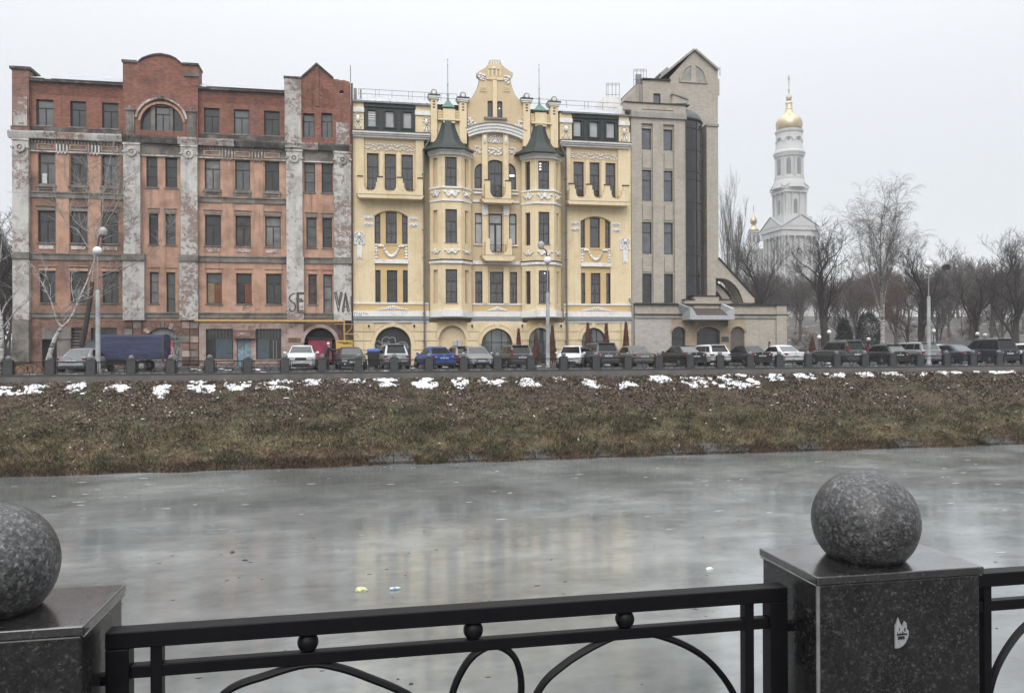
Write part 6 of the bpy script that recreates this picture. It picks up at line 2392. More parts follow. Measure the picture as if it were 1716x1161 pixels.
# right pier and raking buttress with its pointed opening
DP = D + 1.4
gp_ = lambda x_, y_: G(x_, y_, DP)
pr0 = gp_(1184.5, 300)[0]
pol = [(pr0, GZ(1190, 503, DP)), (pr0, GZ(1190, 212, DP)), (gp_(1203.3, 212)[0], GZ(1190, 212, DP)), (gp_(1203.3, 212)[0], gp_(1203, 434)[1]), gp_(1264.5, 500), (gp_(1264.5, 500)[0], GZ(1240, 507, DP)), (gp_(1246, 507)[0], GZ(1240, 507, DP))]
ap = [gp_(1246, 507), gp_(1242.5, 496), gp_(1238, 486), gp_(1232, 478), gp_(1224, 471), gp_(1215, 467), gp_(1199.5, 466)]
pol = pol + [(p[0], p[1]) for p in ap[1:]] + [(gp_(1199.5, 507)[0], GZ(1190, 503, DP))]
panel(off, 'pier_and_buttress', bb, pol, DP, DP + 1.6)
slope(gp_(1203, 433), gp_(1264.8, 499), .12, DP - .12, DP + 1.7, dfr, 'buttress_coping')
slab(off, 'pier_coping', cnc, pr0 - .03, gp_(1204, 212)[0], GZ(1190, 212, DP), GZ(1190, 208.5, DP), DP - .1, DP + 1.7)
slab(off, 'roof_coping', dfr, GX(1203, DP), GX(1205, DP), GZ(1203, 434, DP), GZ(1203, 213, DP), DP + .2, DP + 1.7)
# second, inner arched rib seen through the opening
rib = [gp_(1203, 507), gp_(1203, 471), gp_(1210, 473), gp_(1221, 482), gp_(1231, 494), gp_(1238, 507), gp_(1229, 507), gp_(1228, 503), gp_(1221, 499), gp_(1218, 492), gp_(1211, 484)]
panel(off, 'inner_rib', bb, [gp_(1221, 507), gp_(1219, 498), gp_(1213, 489), gp_(1203, 481), gp_(1203, 472), gp_(1213, 477), gp_(1224, 488), gp_(1233, 500), gp_(1238, 507)], DP + 1.0, DP + 1.5)
mb = MB().tube([(p[0], DP + .06, p[1]) for p in [gp_(1200, 467), gp_(1210, 467.5), gp_(1220, 471), gp_(1230, 479), gp_(1238, 489), gp_(1243.5, 500), gp_(1245, 507)]], .06, 4)
mb.build('arch_rim', dfr, off)
panel(off, 'raking_window', wgl, [gp_(1204, 507), gp_(1204, 468), gp_(1222, 474), gp_(1236, 488), gp_(1243, 507)], DP + 1.52, DP + 1.58)
# entrance wing
DE = D - .35
e = lambda x_, y_: G(x_, y_, DE)
ex0, ex1 = GX(1063, DE), GX(1318, DE)
zE1 = GZ(1100, 508.5, DE)
zE0 = GZ(1100, 526, DE)
zE00 = GZ(1100, 533, DE)
EH = []
for (pa, pb_, top, spr, m_) in ((1125, 1148.5, 547.5, 556, 0), (1167, 1206, 547.5, 556, 1), (1223.5, 1247, 547, 556, 2)):
    x0_, x1_ = GX(pa, DE), GX(pb_, DE)
    pol = arch(x0_, x1_, .2, GZ((pa + pb_) / 2, spr, DE), GZ((pa + pb_) / 2, top, DE), 12)
    EH.append(pol)
    if m_ == 2:
        panel(off, 'roller_shutter', plain('brown_grey_shutter', (.11, .095, .085), .6, var=.15), inset(pol, .01), DE + .2, DE + .24)
        f = off
    else:
        f = window(off, pol, DE + .25, 'top' if m_ == 0 else 'plain', dfr, old_glass2, fw=.09)
    panel(off, 'arch_surround', bo, head_band(x0_, x1_, GZ((pa + pb_) / 2, spr, DE), GZ((pa + pb_) / 2, top, DE), .2), DE - .06, DE + .01)
xs1, xs2 = GX(1124, DE), GX(1248, DE)
panel(off, 'entrance_wall', bo, rect(xs1, xs2, .1, zE00), DE + .01, DE + .5, EH)
slab(off, 'whitewashed_wall', bw, ex0, xs1, .1, zE00, DE, DE + .5)
slab(off, 'brick_wall', bb, xs2, GX(1302, DE), .1, zE00, DE, DE + .5)
slab(off, 'end_pier', bb, GX(1301, DE - .15), GX(1318, DE - .15), .1, zE1 - .1, DE - .15, DE + 1)
slab(off, 'stone_band', cnc, ex0 - .0, ex1 + .05, zE00, zE0 - .10, DE - .10, DE + .5)
slab(off, 'band_flashing', dfr, ex0 - .0, ex1 + .08, zE0 - .098, zE0, DE - .16, DE + .5)
slab(off, 'parapet_wall', bb, ex0 + .01, GX(1301, DE), zE0 + .002, zE1 - .12, DE - .02, DE + .5)
slab(off, 'parapet_coping', dfr, ex0 - .05, ex1 + .12, zE1 - .12, zE1, DE - .22, DE + .6)
MB().box(ex0 + .2, ex1 - .2, DE + .5, D + 8, .1, zE1 - .3).build('rear_walls', bb, off)
x0_, x1_, z0_, z1_ = fr(1163, 1205, 495, 513, DE - .1)
slab(off, 'raised_parapet', bb, x0_, x1_, zE0 + .01, z1_ - .08, DE - .12, DE + .6)
slab(off, 'parapet_coping', dfr, x0_ - .08, x1_ + .08, z1_ - .08, z1_, DE - .2, DE + .66)
for (pa, pb_) in ((1147.5, 1164), (1205, 1223)):
    x0_, x1_, z0_, z1_ = fr(pa, pb_, 501.5, 513, DE - .1)
    slab(off, 'parapet_step', bb, x0_, x1_, zE1 - .1, z1_ - .06, DE - .10, DE + .5)
    slab(off, 'parapet_coping', dfr, x0_ - .04, x1_ + .04, z1_ - .06, z1_ + .02, DE - .18, DE + .56)
# tapering porch canopy
DK = DE - 1.7
k_ = lambda x_, y_: G(x_, y_, DK)
cz0, cz1 = GZ(1190, 535.5, DK), GZ(1190, 528, DK)
X0, X1 = GX(1156, DK), GX(1230.5, DK)
can = MB()
can.box(X0, X1, DK, DE, cz0, cz1)
can.add([(X0, DK, cz1), (X0 + .55, DK, cz1), (X0 + .55, DE, cz1), (X0, DE, cz1), (X0, DK, cz1 + .55), (X0 + .22, DK, cz1 + .5), (X0 + .22 - .4, DE, zE1 + .05), (X0 - .4, DE, zE1 + .05)],
        [(0, 3, 2, 1), (4, 5, 6, 7), (0, 1, 5, 4), (1, 2, 6, 5), (2, 3, 7, 6), (3, 0, 4, 7)])
can.add([(X1, DK, cz1), (X1 - .55, DK, cz1), (X1 - .55, DE, cz1), (X1, DE, cz1), (X1, DK, cz1 + .55), (X1 - .22, DK, cz1 + .5), (X1 - .42, DE, zE1 + .05), (X1 - .2, DE, zE1 + .05)],
        [(0, 1, 2, 3), (7, 6, 5, 4), (4, 5, 1, 0), (5, 6, 2, 1), (6, 7, 3, 2), (7, 4, 0, 3)])
can.build('porch_canopy', plain('pale_grey_concrete', (.36, .37, .38), .7, var=.15), off)
MB().add([(X0 + .5, DK + .05, cz1 + .02), (X1 - .5, DK + .05, cz1 + .02), (X1 - .5, DE, zE0 + .5), (X0 + .4, DE, zE0 + .5)], [(0, 1, 2, 3)]).build('canopy_roof', plain('brown_roofing', (.055, .042, .036), .8, var=.3), off)
for px_ in (1160, 1214):
    slab(off, 'canopy_bracket', bo, GX(px_, DE), GX(px_ + 5, DE), cz0 - .45, cz0, DE - .6, DE)
pslab(off, 'plaque', plain('dark_grey_plaque', (.06, .062, .065), .4), 1209.5, 1221.5, 564, 572.5, DE - .04, DE + .02)
# ================================================================== church behind the trees
DCH = 262
chw = masonry('white_church_walls', (.44, .44, .44), (.51, .51, .505), .12, dirt=((.38, .38, .38), .36, .3), bump=0)  # white dulled to put the distant mist into the wall colour
chs = plain('misted_opening_shade', (.17, .175, .18), .9, var=.2, scale=.3)  # sheets coloured as the shade in the openings, paled for mist
gold = plain('gold', (.50, .40, .26), .42, metal=1, var=.15, scale=.4)
chr_ = plain('grey_church_roof', (.30, .32, .34), .6, var=.2, scale=.2)
cxp, _z = G(1323.5, 500, DCH)
gz = lambda y_, x_=1323: GZ(x_, y_, DCH)
mpp = DCH / (math.cos(PHI) - (1323 - 858) / FOC * math.sin(PHI)) / FOC
ch = thing('bell_tower', 'tall white bell tower with columns and a gold dome rising beyond the bare trees', 'tower', (cxp, DCH, 8))
TH = R(1)
TV = R(31)


def rot(mb, th=TH, c=(cxp, DCH)):
    mb.v = [(c[0] + (v[0]) * math.cos(th) - v[1] * math.sin(th), c[1] + v[0] * math.sin(th) + v[1] * math.cos(th), v[2]) for v in mb.v]
    return mb


def tier(half, z0, z1, ped, cols_, door):
    """a square storey: body, base, columns, entablature and a pediment on each face"""
    H = z1 - z0
    b_ = rot(MB().box(-half * .86, half * .86, -half * .86, half * .86, z0, z1)).build('storey', chw, ch)
    rot(MB().box(-half * .96, half * .96, -half * .96, half * .96, z0, z0 + H * .06)).build('plinth', chw, b_)
    m = MB().box(-half, half, -half, half, z1 - H * .16, z1 - H * .05).box(-half * 1.06, half * 1.06, -half * 1.06, half * 1.06, z1 - H * .05, z1)
    rot(m).build('entablature', chw, b_)
    for q in range(4):
        th = TH + q * PI / 2
        m = MB()
        for u in cols_:
            m.lathe([(half * .075, 0), (half * .075, H * .03), (half * .058, H * .05), (half * .05, H * .74), (half * .08, H * .76), (half * .08, H * .79)], (u * half, -half * .93, z0 + H * .06), 8)
        rot(m, th).build('column', chw, b_, smooth=True)
        m = MB().prism(arch(-half * .15, half * .15, z0 + H * .12, z0 + H * .52, z0 + H * .62, 8), -half * .872, -half * .862)
        rot(m, th).build('opening', chs, b_)
        m = MB().prism([(-half * 1.04, z1), (half * 1.04, z1), (0, z1 + ped)], -half * 1.06, -half * .7)
        m.prism([(-half * .78, z1 + ped * .12), (half * .78, z1 + ped * .12), (0, z1 + ped * .82)], -half * 1.075, -half * 1.05)
        rot(m, th).build('pediment', chw, b_)
        m = MB().add([(-half * 1.1, -half * 1.1, z1 + .05), (half * 1.1, -half * 1.1, z1 + .05), (0, -half * 1.1, z1 + ped + .25), (0, 0, z1 + ped + .25)], [(0, 2, 3), (1, 3, 2)])
        rot(m, th).build('roof', chr_, b_)
    return b_


h1 = 98 * mpp / (math.cos(TV) + math.sin(TV)) / 2 / 1.09
h2 = 63 * mpp / (math.cos(TV) + math.sin(TV)) / 2 / 1.07
tier(h1, gz(470), gz(386), (386 - 366) * mpp, (-.86, -.66, -.30, .30, .66, .86), True)
rot(MB().box(-h1 * .78, h1 * .78, -h1 * .78, h1 * .78, gz(386), gz(366))).build('attic', chw, ch)
rot(MB().box(-h1 * 1.03, h1 * 1.03, -h1 * 1.03, h1 * 1.03, 7, gz(470))).build('base_storey', chw, ch)
tier(h2, gz(366), gz(318), (318 - 304) * mpp, (-.84, -.34, .34, .84), True)
rr = lambda w_: w_ / 2 * mpp
MB().lathe([(rr(56), gz(318)), (rr(52), gz(308)), (rr(48), gz(304)), (rr(48), gz(299)), (rr(45), gz(298)), (rr(44), gz(266)), (rr(48), gz(265)), (rr(49), gz(262)), (rr(52), gz(259)), (rr(50), gz(256)), (rr(45), gz(254))], (cxp, DCH, 0), 24).build('round_storey', chw, ch, smooth=25)
MB().lathe([(rr(45), gz(254)), (rr(44), gz(250)), (rr(42.5), gz(248)), (rr(42), gz(226)), (rr(45), gz(224)), (rr(46), gz(221)), (rr(42), gz(220))], (cxp, DCH, 0), 24).build('drum', chw, ch, smooth=25)
for k in range(8):
    th = TH * 1.0 + R(12) + k * PI / 4
    m = MB()
    rd = rr(44.5)
    m.prism(arch(-rr(7), rr(7), gz(296), gz(272), gz(268), 6), -rd * 1.012, -rd * .93)
    rot(m, th).build('opening', chs, ch)
    m = MB()
    for s_ in (-1, 1):
        a_ = th + s_ * .33 - PI / 2
        m.lathe([(rr(2.6), gz(298)), (rr(2.2), gz(270)), (rr(3), gz(267))], (cxp + math.cos(a_) * rd * 1.03, DCH + math.sin(a_) * rd * 1.03, 0), 6)
    m.build('column', chw, ch)
    m = MB().prism([(math.cos(t_) * rr(5), gz(237) + math.sin(t_) * rr(5)) for t_ in [2 * PI * j / 12 for j in range(12)]], -rr(43.8), -rr(40))
    rot(m, th).build('round_window', chs, ch)
    m = MB().prism(arc_band(0, gz(240), rr(13), rr(15), -PI / 2, PI / 2, 10), -rr(43.6), -rr(40))
    rot(m, th).build('arch_moulding', chw, ch)
dome = [(rr(37), gz(221)), (rr(41), gz(217)), (rr(43.5), gz(210)), (rr(42), gz(205)), (rr(37), gz(200)), (rr(28), gz(196)), (rr(19), gz(192.5)), (rr(13), gz(188)), (rr(11.5), gz(184))]
MB().lathe(dome, (cxp, DCH, 0), 28).build('onion_dome', gold, ch, smooth='all')
MB().lathe([(rr(12), gz(184)), (rr(11), gz(183)), (rr(10), gz(175)), (rr(12), gz(174)), (rr(10), gz(172)), (rr(5), gz(169)), (rr(4), gz(168))], (cxp, DCH, 0), 12).build('lantern', plain('pale_gold', (.55, .44, .30), .5, metal=.5, var=.1), ch, smooth=True)
MB().lathe([(rr(2), gz(171)), (rr(7), gz(169)), (rr(10), gz(164.5)), (rr(7), gz(160)), (rr(2), gz(158)), (rr(1.6), gz(153)), (rr(4), gz(151)), (rr(2), gz(148)), (rr(.9), gz(146)), (rr(.7), gz(127))], (cxp, DCH, 0), 12).build('finial', plain('grey_gilt', (.42, .38, .32), .5, metal=.4, var=.1), ch, smooth=True)
m = MB().box(-rr(7), rr(7), -.15, .15, gz(133.6), gz(132.6)).box(-rr(4), rr(4), -.15, .15, gz(130), gz(129.2)).box(-rr(1), rr(1), -.16, .16, gz(146), gz(127))
rot(m, PHI).build('cross', plain('grey_gilt', (.42, .38, .32), .5, metal=.4, var=.1), ch)
# the smaller dome to its left
DC2 = 280
cx2, _z = G(1263, 400, DC2)
m2 = DC2 / (math.cos(PHI) - (1263 - 858) / FOC * math.sin(PHI)) / FOC
g2z = lambda y_: GZ(1263, y_, DC2)
sm = thing('church', 'small gold onion dome on a white lantern, left of the bell tower behind trees', 'church', (cx2, DC2, 8))
r2 = lambda w_: w_ / 2 * m2
MB().lathe([(r2(17), g2z(420)), (r2(17), g2z(392)), (r2(20), g2z(391)), (r2(20), g2z(388.5)), (r2(14), g2z(387))], (cx2, DC2, 0), 10).build('lantern', chw, sm)
for k in range(8):
    a_ = PI / 8 + k * PI / 4
    c0 = (cx2 + math.cos(a_) * r2(17), DC2 + math.sin(a_) * r2(17), 0)
    MB().lathe([(r2(2.6), g2z(407)), (r2(2.6), g2z(394))], c0, 6).build('opening', chs, sm)
MB().lathe([(r2(19), g2z(388)), (r2(15), g2z(384)), (r2(8), g2z(381)), (r2(6), g2z(377)), (r2(10), g2z(374)), (r2(12), g2z(370.5)), (r2(9), g2z(366)), (r2(3), g2z(361)), (r2(1), g2z(357))], (cx2, DC2, 0), 16).build('onion_dome', gold, sm, smooth='all')
m = MB().box(-r2(.8), r2(.8), -.1, .1, g2z(358), g2z(345)).box(-r2(3), r2(3), -.1, .1, g2z(349.5), g2z(348.6))
rot(m, PHI, (cx2, DC2)).build('cross', gold, sm)
MB().box(cx2 - r2(46), cx2 + r2(40), DC2 - 6, DC2 + 14, 6, g2z(420)).build('nave', chw, sm)

# ================================================================== trees
def grow(seed, height, r0, gen=5, lean=(0, 0), spread=.75, up=.25, droop=0.0, fork=.28, kids=(3, 5), twig=1.0, curvy=.16, rmin=.008):
    """skeleton of a bare tree: list of (p0, p1, r0, r1, generation)"""
    rg = random.Random(seed)
    segs = []

    def branch(p, d, L, r, g_, first=0.0):
        n = 6 if g_ == 0 else (5 if g_ < 3 else 3)
        st_ = L / n
        pos = p.copy()
        d = d.copy()
        pts = [(pos.copy(), r, d.copy())]
        for i in range(n):
            j = curvy * (1 + .4 * g_) * (.35 if g_ == 0 else 1)
            d = d + Vector((rg.gauss(0, j), rg.gauss(0, j), rg.gauss(0, j * .6)))
            if g_ > 0:
                d.z += up * .35 - (droop * (g_ - 1) * .5 if g_ > 1 else 0)
            d.normalize()
            r2_ = max(rmin, r * (1 - .55 * (i + 1) / n))
            q = pos + d * st_
            segs.append((pos.copy(), q.copy(), pts[-1][1], r2_, g_))
            pos = q
            pts.append((pos.copy(), r2_, d.copy()))
        if g_ >= gen:
            return
        k = rg.randint(*kids) + (1 if g_ == 0 else 0)
        for i in range(k):
            t_ = first + (1 - first) * (i + .6 + rg.uniform(-.25, .25)) / k
            t_ = min(1, max(first, t_))
            idx_ = min(n, max(1, int(round(t_ * n))))
            bp, br_, bd = pts[idx_]
            az = rg.uniform(0, 2 * PI)
            side = bd.cross(Vector((math.cos(az), math.sin(az), .3))).normalized()
            a_ = spread * rg.uniform(.6, 1.25)
            nd = (bd * math.cos(a_) + side * math.sin(a_)).normalized()
            nd.z += up * .4
            nd.normalize()
            branch(bp, nd, L * rg.uniform(.48, .72) * (twig if g_ >= 2 else 1), max(rmin, br_ * rg.uniform(.5, .72)), g_ + 1, .1)
        # the leader goes on
        bp, br_, bd = pts[-1]
        branch(bp, bd, L * .6, br_, g_ + 1, .1)

    branch(Vector((0, 0, 0)), Vector((lean[0], lean[1], 1)).normalized(), height * .36, r0, 0, fork)
    # scale to the wanted height
    top = max(s_[1].z for s_ in segs)
    k = height / top
    return [(a * k, b_ * k, ra, rb_, g_) for a, b_, ra, rb_, g_ in segs]


def seg_arrays(segs):
    P0 = np.array([s_[0][:] for s_ in segs])
    P1 = np.array([s_[1][:] for s_ in segs])
    return P0, P1, np.array([s_[2] for s_ in segs]), np.array([s_[3] for s_ in segs]), np.array([s_[4] for s_ in segs])


def seg_mesh(P0, P1, R0, R1, n):
    d = P1 - P0
    d /= np.linalg.norm(d, axis=1, keepdims=True) + 1e-9
    ref = np.where(np.abs(d[:, 2:3]) < .9, np.array([[0, 0, 1.0]]), np.array([[1.0, 0, 0]]))
    a = np.cross(d, ref)
    a /= np.linalg.norm(a, axis=1, keepdims=True)
    b_ = np.cross(a, d)
    if n == 2:   # ribbon
        V = np.stack([P0 - a * R0[:, None], P0 + a * R0[:, None], P1 + a * R1[:, None], P1 - a * R1[:, None]], 1)
        return V.reshape(-1, 3), np.arange(len(P0) * 4).reshape(-1, 4)
    ang = [2 * PI * j / n for j in range(n)]
    r0_ = [P0 + (a * math.cos(t) + b_ * math.sin(t)) * R0[:, None] for t in ang]
    r1_ = [P1 + (a * math.cos(t) + b_ * math.sin(t)) * R1[:, None] for t in ang]
    V = np.stack(r0_ + r1_, 1).reshape(-1, 3)
    base = np.arange(len(P0))[:, None] * (2 * n)
    F = np.concatenate([base + np.array([[j, (j + 1) % n, n + (j + 1) % n, n + j]]) for j in range(n)], 0)
    return V, F


bark_d = plain('dark_bark', (.040, .034, .032), .95, var=.4, scale=6, mode='object')
bark_g = plain('grey_brown_twigs', (.075, .066, .062), .95, var=.3, scale=3, mode='object')
bark_r = plain('reddish_twigs', (.090, .058, .050), .95, var=.3, scale=3, mode='object')
m, t, b = nodes_of('birch_bark')
nb = NB(t)
v = nb.coord('object', scale=(1, 1, 3.2))
nz = nb.noise(v, 2.6, 6, .75)
nb.link(nb.ramp(nz, [(.40, (.03, .028, .027)), (.47, (.30, .29, .28)), (.6, (.50, .49, .47))]), b.inputs['Base Color'])
b.inputs['Roughness'].default_value = .8
birchm = m
birch_tw = plain('birch_twigs', (.17, .15, .14), .9, var=.3, scale=3, mode='object')


def tree(name, label, loc, segs, trunk_m, twig_m, rz=0, group=None, tg=1, nt_=6):
    root = thing(name, label, 'tree', loc, rz, group)
    P0, P1, R0, R1, GG = seg_arrays(segs)
    k = GG <= tg
    V, F = seg_mesh(P0[k], P1[k], R0[k], R1[k], nt_)
    o1 = fast('trunk', V, F, trunk_m, None, smooth=True)
    o1.parent = root
    k2 = ~k
    V, F = seg_mesh(P0[k2], P1[k2], R0[k2], R1[k2], 3)
    o2 = fast('crown', V, F, twig_m, None)
    o2.parent = root
    return root


def ground_at(x, y):
    return float(ground_h(np.array([x]), np.array([y]))[0])


def height_to(px, py, D_):
    x, z = G(px, py, D_)
    return x, z - ground_at(x, D_), ground_at(x, D_)


# hand-shaped trees near the left building
def limb(segs, pts, r0, r1, g_=0):
    P = curve_pts(pts, 4)
    n = len(P) - 1
    for i in range(n):
        segs.append((P[i], P[i + 1], r0 + (r1 - r0) * i / n, r0 + (r1 - r0) * (i + 1) / n, g_))
    return P


def sprays(segs, P, rg, k, L, r, up=.6, g_=2, sub=3, depth=.5, start=.25):
    """fine side shoots along a limb"""
    for i in range(k):
        p = P[int(len(P) * rg.uniform(start, .999))]
        d = Vector((rg.gauss(0, .7), rg.gauss(0, depth), rg.uniform(.1, 1) * up)).normalized()
        l_ = L * rg.uniform(.5, 1.2)
        q = p.copy()
        mids = [q.copy()]
        for j in range(5):
            d = (d + Vector((rg.gauss(0, .18), rg.gauss(0, .12), .12 * up))).normalized()
            q2 = q + d * l_ / 5
            segs.append((q.copy(), q2.copy(), r * (1 - j / 6), r * (1 - (j + 1) / 6), g_))
            q = q2
            mids.append(q.copy())
        for j in range(sub):
            p2 = mids[rg.randint(1, 4)]
            d2 = (d + Vector((rg.gauss(0, .6), rg.gauss(0, .4), rg.gauss(0, .3)))).normalized()
            q = p2.copy()
            for jj in range(3):
                d2 = (d2 + Vector((rg.gauss(0, .2), rg.gauss(0, .1), .05))).normalized()
                q2 = q + d2 * l_ * .18
                segs.append((q.copy(), q2.copy(), r * .5, r * .35, g_ + 1))
                q = q2


def px_tree(name, label, D_, base, limbs, trunk_m, twig_m, r_base, seed, spray=(6, 1.1, .012), tg=1):
    rg = random.Random(seed)
    bx, bz = G(base[0], base[1], D_)
    bz = .1
    segs = []
    for (pts, ra, rb_, g_) in limbs:
        dep = rg.uniform(-.5, .5) if g_ else 0
        P = []
        for i, p in enumerate(pts):
            x, z = G(p[0], p[1], D_)
            P.append(Vector((x - bx, dep * i / max(1, len(pts) - 1) * 1.5, max(0, z - bz))))
        PP = limb(segs, P, ra, rb_, g_)
        if spray[0] and (g_ or len(limbs) < 4):
            sprays(segs, PP, rg, spray[0], spray[1], spray[2])
    return tree(name, label, (bx, D_, bz), segs, trunk_m, twig_m, tg=tg)


px_tree('birch_tree', 'white barked forked birch leaning right beside the silver saloon', 48.4, (80, 606),
        [([(80, 606), (85, 588), (93, 565), (104, 548)], .14, .10, 0), ([(104, 548), (98, 540), (92, 520), (86, 500), (77, 482), (68, 462), (55, 440)], .075, .02, 1), ([(104, 548), (112, 540), (121, 524), (128, 505), (133, 490), (141, 470), (150, 440)], .085, .03, 1),
         ([(127, 508), (138, 502), (152, 498), (160, 487)], .03, .012, 1), ([(128, 505), (136, 496), (146, 484)], .025, .01, 1), ([(84, 498), (84, 482), (76, 462), (74, 450), (65, 425)], .03, .01, 1), ([(124, 505), (118, 485), (115, 460), (117, 445)], .022, .008, 1), ([(109, 545), (105, 530), (105, 515)], .02, .008, 1),
         ([(77, 482), (60, 462), (48, 440)], .025, .008, 1)], birchm, birchm, .14, 3, spray=(5, 1.0, .014), tg=0)
px_tree('birch_tree', 'white birch trunk at the far left edge of the view', 47.6, (1, 608),
        [([(1, 608), (3, 580), (2, 550), (1, 525)], .13, .10, 0), ([(3, 552), (15, 535), (28, 518), (40, 508), (50, 497)], .05, .015, 1), ([(2, 530), (8, 512), (20, 495), (30, 482), (45, 450)], .05, .012, 1), ([(1, 525), (-3, 490), (2, 450), (8, 410), (12, 380)], .06, .012, 1), ([(36, 510), (42, 502), (52, 492)], .02, .008, 1)], birchm, birchm, .13, 5, spray=(5, 1.1, .013), tg=0)
px_tree('bare_tree', 'dark trunked leaning tree with pale upper branches before the brick building', 54.0, (134, 606),
        [([(134, 606), (137, 580), (143, 550), (148, 520), (152, 495), (155, 472)], .19, .12, 0), ([(155, 472), (158, 440), (162, 415), (160, 400), (163, 385), (172, 365), (174, 345), (176, 320), (182, 290), (188, 262), (192, 240)], .07, .02, 1),
         ([(165, 405), (172, 385), (190, 355), (200, 335), (208, 318), (213, 300)], .07, .015, 1), ([(163, 400), (150, 390), (135, 380), (122, 365), (115, 350)], .05, .012, 1), ([(158, 430), (145, 410), (130, 385), (115, 378), (103, 355), (96, 335)], .05, .012, 1),
         ([(174, 350), (168, 330), (152, 300), (143, 275), (130, 258)], .035, .010, 1), ([(172, 370), (188, 345), (196, 325), (205, 300)], .04, .010, 1), ([(155, 470), (170, 462), (188, 455), (205, 450), (225, 440), (245, 430)], .05, .012, 1), ([(176, 320), (186, 300), (196, 280), (200, 262), (206, 245)], .03, .008, 1),
         ([(150, 505), (163, 500), (175, 490)], .03, .01, 1), ([(230, 440), (248, 425), (262, 410), (275, 395), (290, 365)], .025, .008, 1), ([(172, 378), (195, 378), (212, 372), (228, 366)], .03, .008, 1), ([(165, 405), (185, 395), (210, 385), (220, 370)], .03, .008, 1), ([(165, 412), (150, 360), (140, 330), (128, 300)], .03, .008, 1)],
        bark_d, plain('pale_branch_bark', (.26, .24, .225), .85, var=.4, scale=4, mode='object'), .2, 7, spray=(12, 1.9, .016), tg=0)

# park trees on the right, each where its trunk stands
TREES = [  # px of trunk, py of top, distance, kind, label
    (1384, 352, 66, 'oak', 'bare dark tree forking low behind the tall dark offroader, by the office block'),
    (1545, 392, 64, 'oak2', 'broad bare tree with several dark stems and a twiggy nest, behind the cars'),
    (1636, 420, 68, 'oak', 'bare crooked tree with low fork near the right end of the park wall'),
    (1700, 378, 62, 'oak2', 'large bare tree at the right edge behind the navy offroader'),
    (1268, 384, 84, 'oak2', 'dark spreading bare tree rising behind the entrance wing of the office block'),
    (1660, 440, 92, 'tw', 'reddish twiggy tree on the snowy slope near the right edge'),
    (1500, 440, 88, 'tw', 'dense reddish tree just right of the birch on the slope'),
    (1436, 430, 96, 'tw', 'small twiggy tree on the slope between the forked tree and the birch'),
    (1340, 440, 100, 'tw2', 'grey twiggy tree on the slope in front of the bell tower'),
    (1590, 445, 104, 'tw2', 'grey twiggy tree on the slope behind the lamp post'),
    (1300, 455, 92, 'tw2', 'low grey tree directly behind the end pier of the office block'),
    (1410, 470, 78, 'tw2', 'thin grey tree close behind the forked tree'),
    (1520, 470, 76, 'tw', 'low brown tree standing between the birch and the broad tree'),
    (1570, 455, 74, 'tw2', 'slender grey tree right of the broad tree'),
    (1625, 470, 80, 'tw', 'small reddish tree before the park wall'),
    (1680, 430, 76, 'tw2', 'grey bare tree just left of the large edge tree')]
KINDS = {'oak': grow(11, 12, .36, 5, spread=.66, up=.42, fork=.5, kids=(3, 4), curvy=.13, twig=.95, rmin=.008), 'oak2': grow(26, 12, .34, 5, spread=.56, up=.40, fork=.3, kids=(3, 4), curvy=.14, rmin=.008),
         'tw': grow(31, 10, .20, 5, spread=.62, up=.30, fork=.3, kids=(3, 4), curvy=.16, rmin=.008), 'tw2': grow(47, 10, .19, 5, spread=.55, up=.42, fork=.3, kids=(3, 4), curvy=.14, rmin=.008)}
PROTO = {}
for i, (px, py, D_, kind, lab) in enumerate(TREES):
    x, H, z0 = height_to(px, py, D_)
    tops = {'oak': 12, 'oak2': 12, 'tw': 10, 'tw2': 10}[kind]
    if kind not in PROTO:
        tr_ = tree('bare_tree', lab, (x, D_, z0), KINDS[kind], bark_d if kind[0] == 'o' else bark_g, bark_d if kind[0] == 'o' else (bark_r if kind == 'tw' else bark_g))
        PROTO[kind] = tr_
    else:
        tr_ = copy_tree(PROTO[kind])
        tr_.location = (x, D_, z0)
        tr_['label'] = lab
    tr_.rotation_euler.z = i * 2.1
    k = H / tops
    tr_.scale = (k * 1.12, k * 1.12, k)
    tr_['group'] = 'bare trees of the park'
# twiggy bird's nest or mistletoe in the broad tree
bt_ = PROTO['oak2'] if False else [o for o in bpy.data.objects if o.name.startswith('bare_tree') and 'twiggy nest' in str(o.get('label'))][0]
M_ = Matrix.LocRotScale(bt_.location, bt_.rotation_euler, bt_.scale)
tx_, tz_ = G(1580, 425, 64)
best = min((s_ for s_ in KINDS['oak2'] if s_[4] == 2), key=lambda s_: ((M_ @ s_[1]).x - tx_) ** 2 + ((M_ @ s_[1]).z - tz_) ** 2)
npos = M_ @ best[1]
x, z = npos.x, npos.z
mb = MB()
rg = random.Random(5)
for i in range(260):
    d = Vector((rg.gauss(0, 1), rg.gauss(0, 1), rg.gauss(0, 1))).normalized()
    mb.tube([(x + d.x * .05, npos.y + d.y * .05, z + d.z * .05), (x + d.x * .45 * rg.uniform(.6, 1), npos.y + d.y * .45, z + d.z * .36 * rg.uniform(.6, 1))], .016, 3)
set_tag(mb.build('bird_nest', bark_r), 'round dark reddish twig nest high in the broad bare tree', 'nest')
# the pale birch
x, H, z0 = height_to(1478, 290, 66)
bt = grow(78, H, .24, 5, spread=.46, up=.50, droop=.26, fork=.38, kids=(4, 5), twig=.9, curvy=.05, rmin=.006)
b_ = tree('birch_tree', 'tall pale birch with drooping fine twigs, the tallest tree of the park', (x, 66, z0), bt, birchm, plain('birch_crown_twigs', (.15, .135, .125), .9, var=.3, mode='object'))
b_.scale = (1.0, 1.0, 1)
